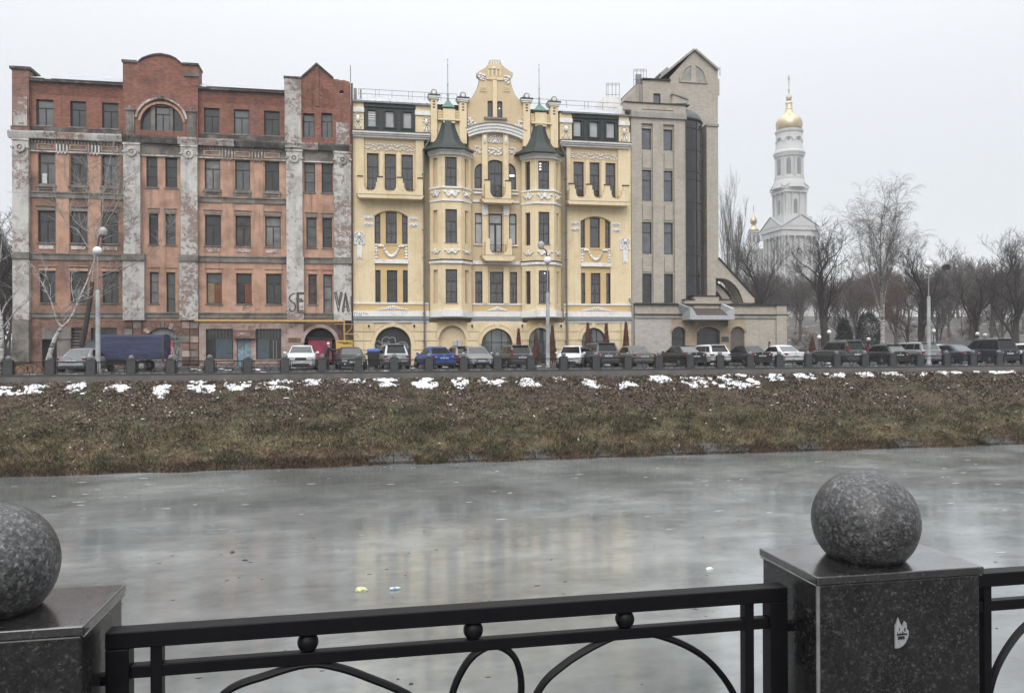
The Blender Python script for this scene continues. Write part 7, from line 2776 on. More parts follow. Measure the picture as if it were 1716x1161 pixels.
# poplar beyond the office block
for j, (px, py, D_) in enumerate(((1222, 272, 96), (1240, 325, 99))):
    x, H, z0 = height_to(px, py, D_)
    pt = grow(91 + j, H, .22, 5, spread=.24, up=.9, fork=.12, kids=(3, 3), curvy=.06, rmin=.007)
    tree('poplar_tree', ['tall bare poplar with upright branches beside the office block', 'shorter bare poplar between the taller poplar and the small gold dome'][j], (x, D_, z0), pt, bark_g, plain('poplar_twigs', (.12, .108, .10), .95, var=.3, scale=3, mode='object'))
# trees beyond the left end of the brick building
for j, (px, py, D_, kind) in enumerate(((-8, 345, 72, 'tw2'), (8, 372, 80, 'tw'), (-30, 330, 68, 'oak'))):
    x, H, z0 = height_to(px, py, D_)
    tr_ = copy_tree(PROTO[kind])
    tr_.location = (x, D_, z0)
    tr_.rotation_euler.z = 1 + j * 2
    k = H / (12 if kind[0] == 'o' else 10)
    tr_.scale = (k * 1.1, k * 1.1, k)
    tr_['label'] = ['grey bare tree just beyond the left end of the brick building', 'reddish bare tree behind the left end of the brick building', 'dark bare tree outermost beyond the left end of the brick building'][j]
    tr_['group'] = 'bare trees beyond the brick building'
# far wood on the slope: one mass of bare crowns
wood = [grow(201, 10, .16, 4, spread=.6, up=.35, fork=.3, kids=(4, 5), curvy=.16, rmin=.014), grow(202, 10, .15, 4, spread=.55, up=.45, fork=.25, kids=(4, 5), curvy=.15, rmin=.014)]
WA = [seg_arrays(w_) for w_ in wood]
rs2 = np.random.RandomState(8)
VV, FF, off_ = [], [], 0
spots = []
for row, (D_, py, n_) in enumerate(((112, 492, 17), (128, 478, 17), (150, 468, 17), (180, 462, 16), (215, 458, 16))):
    for i in range(n_):
        px = 1215 + (1790 - 1215) * (i + rs2.uniform(.1, .9)) / n_
        spots.append((px, py + rs2.uniform(-14, 14) - (14 if px > 1450 else 0) - (12 if px > 1600 else 0), D_ + rs2.uniform(-6, 6)))
for (px, py, D_) in spots + [(-40 + 14 * i, 440 + rs2.uniform(-25, 25), 90 + rs2.uniform(-8, 25)) for i in range(6)]:
    x, H, z0 = height_to(px, py, D_)
    H = max(6, H)
    P0, P1, R0, R1, GG = WA[rs2.randint(2)]
    a = rs2.uniform(0, 2 * PI)
    k = H / 10
    M_ = np.array([[math.cos(a), -math.sin(a), 0], [math.sin(a), math.cos(a), 0], [0, 0, 1]]) * k
    M_[:2] *= 1.15
    p0, p1 = P0 @ M_.T + [x, D_, z0], P1 @ M_.T + [x, D_, z0]
    th = max(.7, D_ / 110)
    V, F = seg_mesh(p0, p1, R0 * k * th, R1 * k * th, 3)
    VV.append(V)
    FF.append(F + off_)
    off_ += len(V)
o = fast('bare_woods', np.concatenate(VV), np.concatenate(FF), plain('far_twigs', (.085, .068, .062), .95, var=.35, scale=.12))
set_tag(o, kind='stuff')
# undergrowth on the slope
VV, FF, off_ = [], [], 0
for i in range(150):
    px = rs2.uniform(1325, 1760) if i % 5 else rs2.uniform(-40, 18)
    D_ = rs2.uniform(70, 110)
    x = GX(px, D_)
    z0 = ground_at(x, D_)
    P0, P1, R0, R1, GG = WA[rs2.randint(2)]
    kk = GG >= 1
    k = rs2.uniform(.10, .24)
    a = rs2.uniform(0, 2 * PI)
    M_ = np.array([[math.cos(a), -math.sin(a), 0], [math.sin(a), math.cos(a), 0], [0, 0, 1]]) * k
    M_[:2] *= 1.6
    base = np.array([x, D_, z0 - 3.0 * k])
    V, F = seg_mesh(P0[kk] @ M_.T + base, P1[kk] @ M_.T + base, R0[kk] * k * 1.6, R1[kk] * k * 1.6, 2)
    VV.append(V)
    FF.append(F + off_)
    off_ += len(V)
o = fast('undergrowth', np.concatenate(VV), np.concatenate(FF), plain('far_twigs', (.085, .068, .062), .95, var=.35, scale=.12))
set_tag(o, kind='stuff')
# dark evergreen bushes in the park
ever = plain('dark_evergreen', (.020, .026, .022), .95, var=.5, scale=2)
for j, (px, py, w_, D_, lab) in enumerate(((1415, 535, 26, 74, 'dark rounded evergreen bush behind the tall dark offroader'), (1455, 520, 40, 78, 'wide dark evergreen bush left of the tall birch'))):
    x, H, z0 = height_to(px, py, D_)
    n = 5200
    P = rs2.normal(0, 1, (n, 3))
    P /= np.linalg.norm(P, axis=1, keepdims=True)
    P *= rs2.uniform(.55, 1.0, (n, 1)) ** .5
    wr = w_ * D_ / FOC / 2 * 1.15
    C = P * [wr, wr * .8, H / 2] + [0, 0, H / 2]
    C += (fbm(C[:, 0] * 2 + 5, C[:, 2] * 2, 3)[:, None] - .5) * .5
    d1 = rs2.normal(0, .09, (n, 3))
    d2 = rs2.normal(0, .09, (n, 3))
    V = np.stack([C, C + d1, C + d2], 1).reshape(-1, 3)
    root = thing('evergreen_bush', lab, 'bush', (x, D_, z0))
    o = fast('crown', V, np.arange(3 * n).reshape(-1, 3), ever)
    o.parent = root
    MB().tube([(0, 0, -.2), (0, 0, H * .5)], .08, 6).build('trunk', bark_d, root, local=True)
# dry brown conifers in front of the mansion and in the park
drym = plain('dry_brown_foliage', (.20, .095, .068), .95, var=.45, scale=3)
CON = [(869, 553, 9, 57.2, 'dry brown cone conifer between the two middle glass arches'), (898, 558, 9, 57.2, 'dry brown conifer in front of the fourth arch, left of the lamp post'), (925.5, 548, 11, 57.2, 'dry brown conifer right of the lamp post before the mansion'),
       (985, 543, 12, 57.0, 'tall narrow dry conifer at the left of the last glass arch'), (1016, 545, 12, 57.0, 'dry conifer with two tips at the right of the last glass arch'), (1049, 542, 12, 57.0, 'tall dry conifer at the corner where the mansion meets the office block'),
       (1361, 566, 14, 66, 'reddish brown conifer by the park lamp, left of the forked tree'), (1384, 562, 14, 66, 'reddish brown conifer directly in front of the forked tree')]
for j, (px, py, w_, D_, lab) in enumerate(CON):
    x, z = G(px, py, D_)
    z0 = .25 if D_ < 60 else ground_at(x, D_)
    H = z - z0
    n = 2600
    t_ = rs2.uniform(0, 1, n) ** .75
    rad = (w_ * 1.35 * D_ / FOC / 2) * np.clip((1 - t_) * 1.25, 0, 1) * (.75 + .5 * fbm(t_ * 9, t_ * 0 + j * 3.1, 5)) * rs2.uniform(.35, 1, n) ** .5
    a = rs2.uniform(0, 2 * PI, n)
    C = np.stack([np.cos(a) * rad, np.sin(a) * rad, t_ * H], 1)
    out_ = np.stack([np.cos(a), np.sin(a), 1.6 + 0 * a], 1) * rs2.uniform(.05, .14, n)[:, None]
    sd_ = np.stack([-np.sin(a), np.cos(a), 0 * a], 1) * .03
    V = np.stack([C - sd_, C + sd_, C + out_], 1).reshape(-1, 3)
    root = thing('dry_conifer', lab, 'conifer', (x, D_, z0), group='dry brown conifers')
    o = fast('crown', V, np.arange(3 * n).reshape(-1, 3), drym)
    o.parent = root
    MB().tube([(0, 0, -.1), (0, 0, H * .85)], .04, 5).build('trunk', bark_d, root, local=True)

# low wall in the park and a leaf heap by the fence
x0, x1 = GX(1575, 72), GX(1760, 72)
pw = MB()
pw.box(x0, x1, 72, 72.4, -.3, 2.05)
pw = pw.build('park_wall', masonry('grey_park_wall', (.16, .165, .165), (.22, .225, .225), .5, dirt=((.09, .09, .09), .4, .8)))
set_tag(pw, 'low grey wall across the park behind the parked cars', 'wall')
x0, x1 = GX(1340, 84), GX(1575, 84)
xx_ = MB().box(x0, x1, 84, 84.4, 0, ground_at(x0, 84) + 1.2)
mb = MB()
rg = random.Random(3)
cx_, cz_ = G(50, 612, 48.5)
for i in range(900):
    u, v_ = rg.gauss(0, 1.1), rg.gauss(0, .5)
    h_ = .62 * math.exp(-(u / 1.3) ** 2 - (v_ / .7) ** 2)
    s_ = rg.uniform(.04, .08)
    a_ = rg.uniform(0, 6)
    mb.add([(cx_ + u - s_, 48.2 + v_, .14 + h_), (cx_ + u + s_ * math.cos(a_), 48.2 + v_ + s_ * math.sin(a_), .14 + h_ + s_ * rg.uniform(0, 1)), (cx_ + u, 48.2 + v_ + s_, .16 + h_)], [(0, 1, 2)])
for j in range(1):
    vs, fs = [], []
    n_ = 18
    for a in range(n_ + 1):
        for b2 in range(n_ + 1):
            u, v_ = (a / n_ - .5) * 5.4, (b2 / n_ - .5) * 2.2
            vs.append((cx_ + u, 48.2 + v_, .11 + .62 * math.exp(-(u / 1.3) ** 2 - (v_ / .7) ** 2)))
    for a in range(n_):
        for b2 in range(n_):
            k = a * (n_ + 1) + b2
            fs.append((k, k + n_ + 1, k + n_ + 2, k + 1))
    mb.add(vs, fs)
set_tag(mb.build('leaf_heap', plain('rusty_leaves', (.12, .068, .038), .9, var=.5, scale=9)), 'heap of rusty fallen leaves behind the fence at the left, under the birches', 'leaf heap')

# ================================================================== lamp posts
globe = plain('white_globe', (.72, .72, .72), .25, var=.03)
post_m = plain('pale_grey_post', (.30, .31, .31), .6, var=.3, scale=2)
post_t = plain('thin_grey_post', (.22, .225, .23), .5, var=.2)


def lamp_post(px, pyg, pyj, label, dx=0, second=None, arms=False):
    Dl = 46.35
    x, z1 = G(px, pyg, Dl)
    root = thing('street_lamp', label, 'street lamp', (x, Dl, .14), group='street lamps behind the far fence')
    zj = GZ(px, pyj, Dl) - .14
    zg = z1 - .14
    MB().lathe([(.17, 0), (.16, .25), (.135, .3), (.13, 1.0), (.11, zj), (.10, zj + .06), (.05, zj + .10)], (0, 0, 0), 12).build('lower_post', post_m, root, smooth=True, local=True)
    MB().tube([(0, 0, zj), (dx, 0, zg - .25), (dx, 0, zg - .1)], .038, 8).build('upper_post', post_t, root, smooth=True, local=True)
    MB().lathe([(.05, -.30), (.09, -.24), (.05, -.18)], (dx, 0, zg), 10).build('collar', post_t, root, smooth=True, local=True)
    for k in (-1, 1):
        MB().tube([(dx, 0, zg - .35), (dx + k * .12, 0, zg - .25), (dx + k * .2, 0, zg - .12)], .012, 4).build('bracket', post_t, root, local=True)
    MB().lathe([(max(.01, .235 * math.cos(R(a_))), .225 * math.sin(R(a_))) for a_ in range(-90, 91, 12)], (dx, 0, zg), 20).build('globe', globe, root, smooth='all', local=True)
    if arms:
        MB().tube([(-.05, 0, zg - .95), (.05, 0, zg - .92), (.45, 0, zg - .72)], .02, 5).tube([(-.25, 0, zg - .93), (0, 0, zg - .9)], .02, 5).build('side_arm', post_t, root, local=True)
    if second:
        sx, sy = second
        x2, z2 = G(sx, sy, Dl)
        x2 -= x
        z2 -= .14
        a_ = MB().tube([(p.x, 0, p.y) for p in curve_pts([(dx - .02, zg + .1, 0), (dx + .0 + (x2 - dx) * .2, zg + .5, 0), (dx + (x2 - dx) * .3, z2 - .3, 0), (x2, z2 - .12, 0)], 4)], .045, 6).build('curved_arm', plain('dark_fitting', (.04, .04, .042), .5), root, smooth=True, local=True)
        MB().lathe([(.06, -.24), (.17, -.18), (.22, .0), (.19, .14), (.08, .24), (.01, .26)], (x2, .05, z2), 14).build('lamp_head', plain('dull_grey_cover', (.30, .31, .31), .45, var=.2), root, smooth=True, local=True)
    return root


lamp_post(163.5, 420, 489, 'pale street lamp with white globe before the brick building, crossing the navy lorry', second=(172.5, 388))
lamp_post(917.5, 436, 493, 'pale street lamp with white globe in front of the yellow mansion', second=(907, 411))
lamp_post(1556, 443, 499, 'pale street lamp with offset white globe among the park trees', dx=.0, arms=True)
for j, (px, py, D_, lab) in enumerate(((1372.5, 565, 64, 'small white globe lamp left of the forked tree'), (1389.5, 556.5, 62, 'small white globe lamp in front of the forked tree'), (1455.5, 568.5, 70, 'tiny white globe lamp left of the birch trunk'), (1564.5, 554.5, 64, 'small white globe lamp right of the tall lamp post'),
                                       (1638, 559.5, 66, 'small white globe lamp by the park wall, first of the close pair'), (1650.5, 561.5, 69, 'small white globe lamp by the park wall, second of the close pair'))):
    x, z = G(px, py, D_)
    z0 = ground_at(x, D_)
    root = thing('park_lamp', lab, 'park lamp', (x, D_, z0), group='small park lamps')
    MB().lathe([(.07, 0), (.05, .3), (.03, .5), (.03, z - z0 - .25), (.08, z - z0 - .2)], (0, 0, 0), 8).build('post', iron, root, local=True)
    MB().lathe([(max(.01, .19 * math.cos(R(a_))), .19 * math.sin(R(a_))) for a_ in range(-90, 91, 15)], (0, 0, z - z0), 14).build('globe', globe, root, smooth='all', local=True)
# ================================================================== vehicles
tyre_m = plain('tyre_rubber', (.014, .014, .015), .85, var=.2, mode='object')
rim_m = plain('alloy_rim', (.30, .30, .31), .35, metal=.6, var=.1, mode='object')
trim_m = plain('black_plastic', (.018, .018, .019), .6, var=.2, mode='object')
cglass = plain('car_glass', (.010, .011, .012), .08, var=.1, mode='object', ior=1.38)
cglass_l = plain('misted_car_glass', (.10, .11, .115), .25, var=.2, mode='object', ior=1.45)
red_l = plain('tail_lamp_red', (.14, .014, .016), .25, var=.1, mode='object')
clear_l = plain('headlamp_glass', (.42, .44, .46), .12, var=.3, scale=30, mode='object')
plate_m = plain('number_plate', (.55, .55, .56), .5, var=.05, mode='object')
plate_t = plain('plate_lettering', (.03, .03, .035), .6, var=0)


def paint(name, col, metal=.25, rough=.34):
    """car paint with road dirt that gathers low on the body"""
    if name in MATS:
        return MATS[name]
    m, t, b = nodes_of(name)
    nb = NB(t)
    v = nb.coord('object')
    sp = nb.n('ShaderNodeSeparateXYZ')
    nb.link(v, sp.inputs[0])
    mr_ = nb.n('ShaderNodeMapRange')
    mr_.inputs['From Min'].default_value = .9
    mr_.inputs['From Max'].default_value = .25
    nb.link(sp.outputs['Z'], mr_.inputs['Value'])
    nz = nb.noise(v, 3.2, 5, .7)
    mu = nb.n('ShaderNodeMath', operation='MULTIPLY')
    nb.link(mr_.outputs[0], mu.inputs[0])
    nb.link(nz, mu.inputs[1])
    nb.link(nb.mix(mu.outputs[0], col, (.085, .078, .07)), b.inputs['Base Color'])
    b.inputs['Metallic'].default_value = metal
    b.inputs['Roughness'].default_value = rough
    b.inputs['Coat Weight'].default_value = .2
    b.inputs['Coat Roughness'].default_value = .15
    MATS[name] = m
    return m


SPEC = {  # L, half width, roof height, belt height, rear base, rear roof, front roof, front base (metres from the tail), deck height at the tail, bonnet height at the nose
    'sedan': dict(L=4.5, W=.87, H=1.44, B=.94, g=(.55, 1.35, 2.45, 3.25), tail=.98, nose=.70, wr=.31),
    'hatch': dict(L=4.1, W=.86, H=1.47, B=.93, g=(.12, .62, 2.2, 3.05), tail=.92, nose=.72, wr=.31),
    'suv': dict(L=4.6, W=.92, H=1.70, B=1.06, g=(.10, .38, 2.6, 3.35), tail=1.04, nose=.88, wr=.36),
    'mpv': dict(L=4.3, W=.87, H=1.60, B=.98, g=(.10, .45, 2.5, 3.4), tail=.97, nose=.78, wr=.32),
    'wagon': dict(L=4.4, W=.87, H=1.50, B=.95, g=(.10, .50, 2.5, 3.2), tail=.93, nose=.72, wr=.31)}
PLATES = ['AX 4717 BB', 'AX 0925 EK', 'AX 7381 CM', 'AX 1560 HA']


def car(name, label, cat, kind, body_m, px, D_, rz=0, facing='rear', glass_m=None, tall_lamps=False, H=None, rails=False, two_tone=None, spoiler=False, W=None, lamps='wide', shade=None, mirror_m=None, z=.165):
    S = dict(SPEC[kind])
    if H:
        S['H'] = H
    if W:
        S['W'] = W
    L, Wd, Hh, Bb, wr = S['L'], S['W'], S['H'], S['B'], S['wr']
    gm_ = glass_m or cglass
    gx = GX(px, D_)
    root = thing(name, label, cat, (gx, D_, z), 0, 'cars parked along the far embankment')
    # local frame: y from tail (0) to nose (L); turned round when the nose faces the river
    ys = [0, .06, .35, .9, 1.6, L * .5, L - 1.6, L - .9, L - .38, L - .12, L]
    top = lambda y: np.interp(y, [0, .25, S['g'][0] + .2, S['g'][3], S['g'][3] + .35, L - .35, L], [S['tail'] - .04, S['tail'], Bb + .02, Bb + .03, Bb, S['nose'] + .08, S['nose'] - .08])
    wid = lambda y: Wd * np.interp(y, [0, .06, .4, 1.2, L - 1.3, L - .4, L - .1, L], [.86, .93, .985, 1, 1, .96, .86, .74])
    zb = lambda y: np.interp(y, [0, .3, L - .3, L], [.36, .24, .22, .30])
    vs, fs = [], []
    ringn = 0
    for y in ys:
        w_, t_, b_ = float(wid(y)), float(top(y)), float(zb(y))
        h_ = t_ - b_
        pts = [(w_ * .90, b_), (w_ * .985, b_ + .10), (w_, b_ + h_ * .45), (w_ * .985, b_ + h_ * .72), (w_ * .95, t_ - .07), (w_ * .86, t_ - .005), (w_ * .45, t_ + .02)]
        ring_ = [(p[0], y, p[1]) for p in pts] + [(-p[0], y, p[1]) for p in pts[::-1]]
        ringn = len(ring_)
        vs += ring_
    for i in range(len(ys) - 1):
        for j in range(ringn):
            a_, b2 = i * ringn + j, i * ringn + (j + 1) % ringn
            fs.append((b2, a_, a_ + ringn, b2 + ringn))
    fs.append(tuple(range(ringn)))
    fs.append(tuple((len(ys) - 1) * ringn + j for j in range(ringn - 1, -1, -1)))
    # cabin
    g0, g1, g2, g3 = S['g']
    wb, wt = Wd * .88, Wd * .70
    k0 = len(vs)
    st_ = [(g0, Bb - .06, wb, Bb - .06), (g1, Hh - .05, wt, Bb), (g1 + .25, Hh - .012, wt, Bb), ((g1 + g2) / 2, Hh, wt * 1.0, Bb), (g2, Hh - .04, wt * .98, Bb), (g3, Bb - .06, wb, Bb - .06)]
    for (y, zt, w2_, zb_) in st_:
        low = zt < Bb + .01
        pr_ = [(wb if not low else w2_, zb_ - .03), (w2_, zt - (.05 if not low else 0)), (w2_ * .90, zt), (w2_ * .4, zt + .015)]
        rg_ = [(p[0], y if not (i == 0 and not low) else y, p[1]) for i, p in enumerate(pr_)] + [(-p[0], y, p[1]) for p in pr_[::-1]]
        vs += rg_
    for i in range(len(st_) - 1):
        for j in range(7):
            a_ = k0 + i * 8 + j
            fs.append((a_ + 1, a_, a_ + 8, a_ + 9))
    mb = MB().add(vs, fs)
    body = mb.build('body', body_m, root, smooth=38, local=True)

    def quad(P, u0, u1, v0, v1, off, name, mat, par=None):
        """panel on the four-cornered surface P (bottom left, bottom right, top right, top left)"""
        P = [Vector(p) for p in P]
        f = lambda u, v: P[0] * (1 - u) * (1 - v) + P[1] * u * (1 - v) + P[2] * u * v + P[3] * (1 - u) * v
        nrm = (P[1] - P[0]).cross(P[3] - P[0]).normalized() * off
        c4 = [f(u0, v0), f(u1, v0), f(u1, v1), f(u0, v1)]
        m_ = MB().add([c + nrm for c in c4] + [c - nrm for c in c4], [(0, 1, 2, 3), (7, 6, 5, 4), (0, 4, 5, 1), (1, 5, 6, 2), (2, 6, 7, 3), (3, 7, 4, 0)])
        return m_.build(name, mat, par or root, local=True)

    rearP = [(-wb, g0, Bb - .03), (wb, g0, Bb - .03), (wt, g1, Hh - .05), (-wt, g1, Hh - .05)]
    frontP = [(wb, g3, Bb - .03), (-wb, g3, Bb - .03), (-wt, g2, Hh - .05), (wt, g2, Hh - .05)]
    quad(rearP, .09, .91, .14, .90, .018, 'rear_window', gm_ if facing == 'rear' else cglass)
    quad(frontP, .06, .94, .06, .93, .018, 'windscreen', gm_ if facing == 'front' else cglass)
    for s_ in (1, -1):
        sp_ = [(s_ * wb, g0, Bb), (s_ * wb, g3, Bb), (s_ * wt, g2, Hh - .05), (s_ * wt, g1, Hh - .05)]
        if s_ > 0:
            u = (.17, .52, .55, .86) if kind == 'sedan' else (.06 if kind != 'hatch' else .12, .26, .29, .55)
        us = [(.16, .50), (.53, .86)] if kind in ('sedan', 'hatch') else [(.07, .24), (.27, .55), (.58, .88)]
        for (ua, ub) in us:
            quad(sp_, ua, ub, .10, .86, .02, 'side_window', cglass)
    # wheels before black discs that stand for the shade in uncut arches
    for y in (.82, L - .85):
        for s_ in (1, -1):
            a_ = MB().lathe([(wr + .07, 0), (wr + .07, .03)], (0, 0, 0), 18).build('arch_shade_disc', trim_m, root, local=True)
            a_.rotation_euler = (0, PI / 2 * s_, 0)
            a_.location = (s_ * (Wd * .975), y, wr)
            prof = [(wr * .62, -.10), (wr * .93, -.09), (wr, -.06), (wr, .06), (wr * .93, .085), (wr * .66, .08), (wr * .62, .05)]
            w_ = MB().lathe(prof, (0, 0, 0), 20).build('wheel', tyre_m, root, smooth=50, local=True)
            w_.rotation_euler = (0, PI / 2 * s_, 0)
            w_.location = (s_ * (Wd - .06), y, wr)
            rm_ = MB().lathe([(wr * .60, 0), (wr * .60, .03), (wr * .5, .015)], (0, 0, 0), 14)
            for q in range(5):
                a2 = q * 2 * PI / 5
                rm_.tube([(0, 0, .03), (math.cos(a2) * wr * .56, math.sin(a2) * wr * .56, .045)], .028, 4)
            r3 = rm_.build('rim', rim_m, w_, local=True)
            r3.location = (0, 0, .03)
    # ends
    tz, nz_ = S['tail'], S['nose']
    W0 = Wd * .88
    MB().box(-W0 * .98, W0 * .98, -.05, .3, .28, .40).build('rear_valance', trim_m, root, local=True)
    MB().box(-W0 * .86, W0 * .86, -.055, .25, .40, .56).build('rear_bumper', body_m, root, local=True, bevel=.03)
    px_ = (.26 if True else 0)
    pz = .64 if kind in ('sedan', 'hatch', 'wagon') else .72
    pl = MB().box(-.26, .26, -.035, .02, pz, pz + .11).build('number_plate', plate_m, root, local=True)
    m_ = MB()
    for q in range(8):
        if q in (2, 6):
            continue
        x_ = -.20 + q * .054
        m_.box(x_, x_ + .034, -.038, -.034, pz + .025, pz + .088)
    m_.build('plate_lettering', plate_t, pl, local=True)
    for s_ in (1, -1):
        if tall_lamps:
            lm = MB().box(min(s_ * W0 * .86, s_ * W0 * 1.03), max(s_ * W0 * .86, s_ * W0 * 1.03), -.02, .16, tz - .16, tz + .30 * (Hh - tz) / .6)
        else:
            xa_, xb_ = (W0 * .68, W0 * 1.04) if lamps == 'wide' else (W0 * .80, W0 * 1.04)
            lm = MB().box(min(s_ * xa_, s_ * xb_), max(s_ * xa_, s_ * xb_), -.018, .26, tz - .22, tz - .08)
        lo = lm.build('tail_lamp', red_l, root, local=True, bevel=.02)
        MB().box(min(s_ * W0 * .66, s_ * W0 * .8), max(s_ * W0 * .66, s_ * W0 * .8), -.022, .0, tz - .20, tz - .14).build('reversing_light', clear_l, lo, local=True) if not tall_lamps else None
        # front
        MB().box(min(s_ * W0 * .50, s_ * W0 * .93), max(s_ * W0 * .50, s_ * W0 * .93), L - .34, L + .005, nz_ - .17, nz_ - .02).build('headlamp', clear_l, root, local=True, bevel=.02)
        MB().box(min(s_ * W0 * .55, s_ * W0 * .78), max(s_ * W0 * .55, s_ * W0 * .78), L - .1, L + .02, .36, .44).build('fog_lamp', clear_l, root, local=True)
        mr3 = MB().lump((s_ * (Wd + .09), g3 - .28, Bb + .05), (.11, .06, .085)).tube([(s_ * (Wd * .9), g3 - .28, Bb), (s_ * (Wd + .05), g3 - .28, Bb + .04)], .025, 4)
        mr3.build('wing_mirror', mirror_m or body_m, root, smooth=True, local=True)
        for yy_ in ((g0 + g3) / 2 - .15, (g0 + g3) / 2 + .85):
            MB().box(min(s_ * Wd * .97, s_ * Wd * 1.01), max(s_ * Wd * .97, s_ * Wd * 1.01), yy_ - .08, yy_ + .08, Bb - .20, Bb - .17).build('door_handle', body_m, root, local=True)
    MB().box(-W0 * .42, W0 * .42, L - .12, L + .022, nz_ - .20, nz_ - .07).build('grille', trim_m, root, local=True)
    MB().box(-W0 * .66, W0 * .66, L - .16, L + .03, .30, .44).build('air_intake', trim_m, root, local=True)
    MB().box(-.26, .26, L, L + .045, .46, .57).build('number_plate', plate_m, root, local=True)
    MB().lathe([(.05, -.01), (.05, .02)], (0, 0, 0), 10).build('badge', rim_m, root, local=True).matrix_local = Matrix.Translation((0, -.01 if kind != 'suv' else -.02, tz - .10)) @ Matrix.Rotation(PI / 2, 4, 'X')
    if kind in ('suv', 'mpv', 'wagon', 'hatch') or spoiler:
        MB().box(-wt * .92, wt * .92, g1 - .16, g1 + .12, Hh - .035, Hh + .0).build('spoiler', body_m, root, local=True, bevel=.012)
        MB().tube([(-.02, g0 + .12, Bb + .09), (.28, g0 + .17, Bb + .13)], .012, 4).build('rear_wiper', trim_m, root, local=True)
    if rails:
        for s_ in (1, -1):
            MB().tube([(s_ * wt * .9, g1 + .1, Hh + .0), (s_ * wt * .92, g1 + .25, Hh + .05), (s_ * wt * .92, g2 - .3, Hh + .05), (s_ * wt * .9, g2 - .15, Hh)], .018, 5).build('roof_rail', rim_m, root, local=True)
    if two_tone:
        MB().box(-W0 * 1.0, W0 * 1.0, -.06, .1, .26, .50).build('lower_bumper', trim_m, root, local=True)
    if facing == 'front':
        root.rotation_euler.z = PI + rz
        root.location = (gx + math.sin(PI + rz) * L, D_ - math.cos(PI + rz) * L, z)
    else:
        root.rotation_euler.z = rz
    return root


silver = paint('silver_paint', (.36, .37, .38), .55, .32)
dsilver = paint('dusty_silver_paint', (.27, .275, .27), .45, .4)
white_p = paint('white_car_paint', (.62, .63, .64), 0, .35)
darkg = paint('dark_grey_paint', (.045, .047, .05), .3)
midg = paint('mid_grey_paint', (.085, .09, .092), .4)
black_p = paint('black_car_paint', (.014, .014, .016), .1, .25)
navy_p = paint('navy_car_paint', (.014, .018, .032), .2, .28)
blue_p = paint('blue_car_paint', (.012, .075, .33), .25, .3)
beige_p = paint('beige_grey_paint', (.19, .18, .165), .4, .38)

car('saloon_car', 'rounded silver saloon seen from behind, next to the leaning birch', 'car', 'sedan', silver, 118, 47.9, R(-3), glass_m=cglass_l, lamps='wide')
car('crossover', 'white crossover with black lower grille facing the river, before the brick building arch', 'car', 'suv', white_p, 503, 49.6, R(3), 'front', glass_m=cglass_l, H=1.56)
car('saloon_car', 'dark grey saloon with misted windscreen facing the river, under the yellow signboard', 'car', 'sedan', darkg, 592, 49.4, R(6), 'front', glass_m=cglass_l)
car('people_carrier', 'silver people carrier seen from behind, in front of the dark archway', 'car', 'mpv', silver, 664, 49.8, R(7), tall_lamps=False, two_tone=True, H=1.62)
car('saloon_car', 'bright blue saloon seen from behind below the blind arch', 'car', 'sedan', blue_p, 744, 49.6, R(12), lamps='wide')
car('hatchback', 'brownish grey car half hidden between the blue saloon and the silver hatchback', 'car', 'hatch', beige_p, 782, 53.5, R(10))
car('hatchback', 'silver hatchback facing the river below the large arched window', 'car', 'sedan', silver, 807, 49.8, R(2), 'front', glass_m=cglass_l)
car('estate_car', 'dark grey hatchback with tall red tail lamps by the first dry conifer', 'car', 'wagon', midg, 875, 49.8, R(6), tall_lamps=True, H=1.52)
car('hatchback', 'white hatchback facing the river, turned to show its side, behind the middle lamp post', 'car', 'hatch', white_p, 951, 49.9, R(-22), 'front')
car('crossover', 'dark grey crossover seen from behind between two tall dry conifers', 'car', 'suv', midg, 1019, 49.8, R(4), lamps='wide', H=1.66)
car('saloon_car', 'beige-grey saloon seen from behind at the corner of the office block', 'car', 'sedan', beige_p, 1080, 49.6, R(4), glass_m=cglass_l, spoiler=False)
car('saloon_car', 'black saloon with pale rear window in front of the office block side door', 'car', 'sedan', black_p, 1166, 49.3, R(6), glass_m=cglass_l)
car('estate_car', 'white hatchback seen from behind, its tail below the office porch', 'car', 'wagon', white_p, 1208, 50.6, R(3), H=1.5)
car('saloon_car', 'black rounded saloon with violet-red lamps between the white hatchback and the white saloon', 'car', 'sedan', black_p, 1277, 49.0, R(4), lamps='wide')
car('saloon_car', 'white boxy saloon at the end pier of the office block', 'car', 'sedan', white_p, 1333, 49.2, R(2), lamps='narrow', glass_m=cglass_l)
car('offroad_car', 'dark grey tall offroader with upright red lamps, in front of the forked tree', 'car', 'suv', midg, 1437, 48.6, R(2), tall_lamps=True, H=1.72, rails=True)
car('hatchback', 'black sloping hatchback with split rear window beside the birch trunk', 'car', 'hatch', black_p, 1508, 48.6, R(2), glass_m=cglass_l, spoiler=True)
car('offroad_car', 'silver grey offroader with slanted rear pillar directly behind the right lamp post', 'car', 'suv', dsilver, 1562, 48.9, R(2), H=1.62, glass_m=cglass_l)
car('saloon_car', 'black low saloon with bright alloy wheels before the park wall', 'car', 'sedan', navy_p, 1628, 48.5, R(0), glass_m=cglass_l)
car('offroad_car', 'large dark navy offroader with number plate near the right edge', 'car', 'suv', navy_p, 1692, 48.2, R(2), H=1.84, W=.97, rails=True)
car('estate_car', 'white car cut off by the right edge of the view', 'car', 'wagon', white_p, 1748, 49.5, R(2))
car('hatchback', 'pale silver car parked further back beyond the right lamp post', 'car', 'hatch', silver, 1590, 56, R(80))

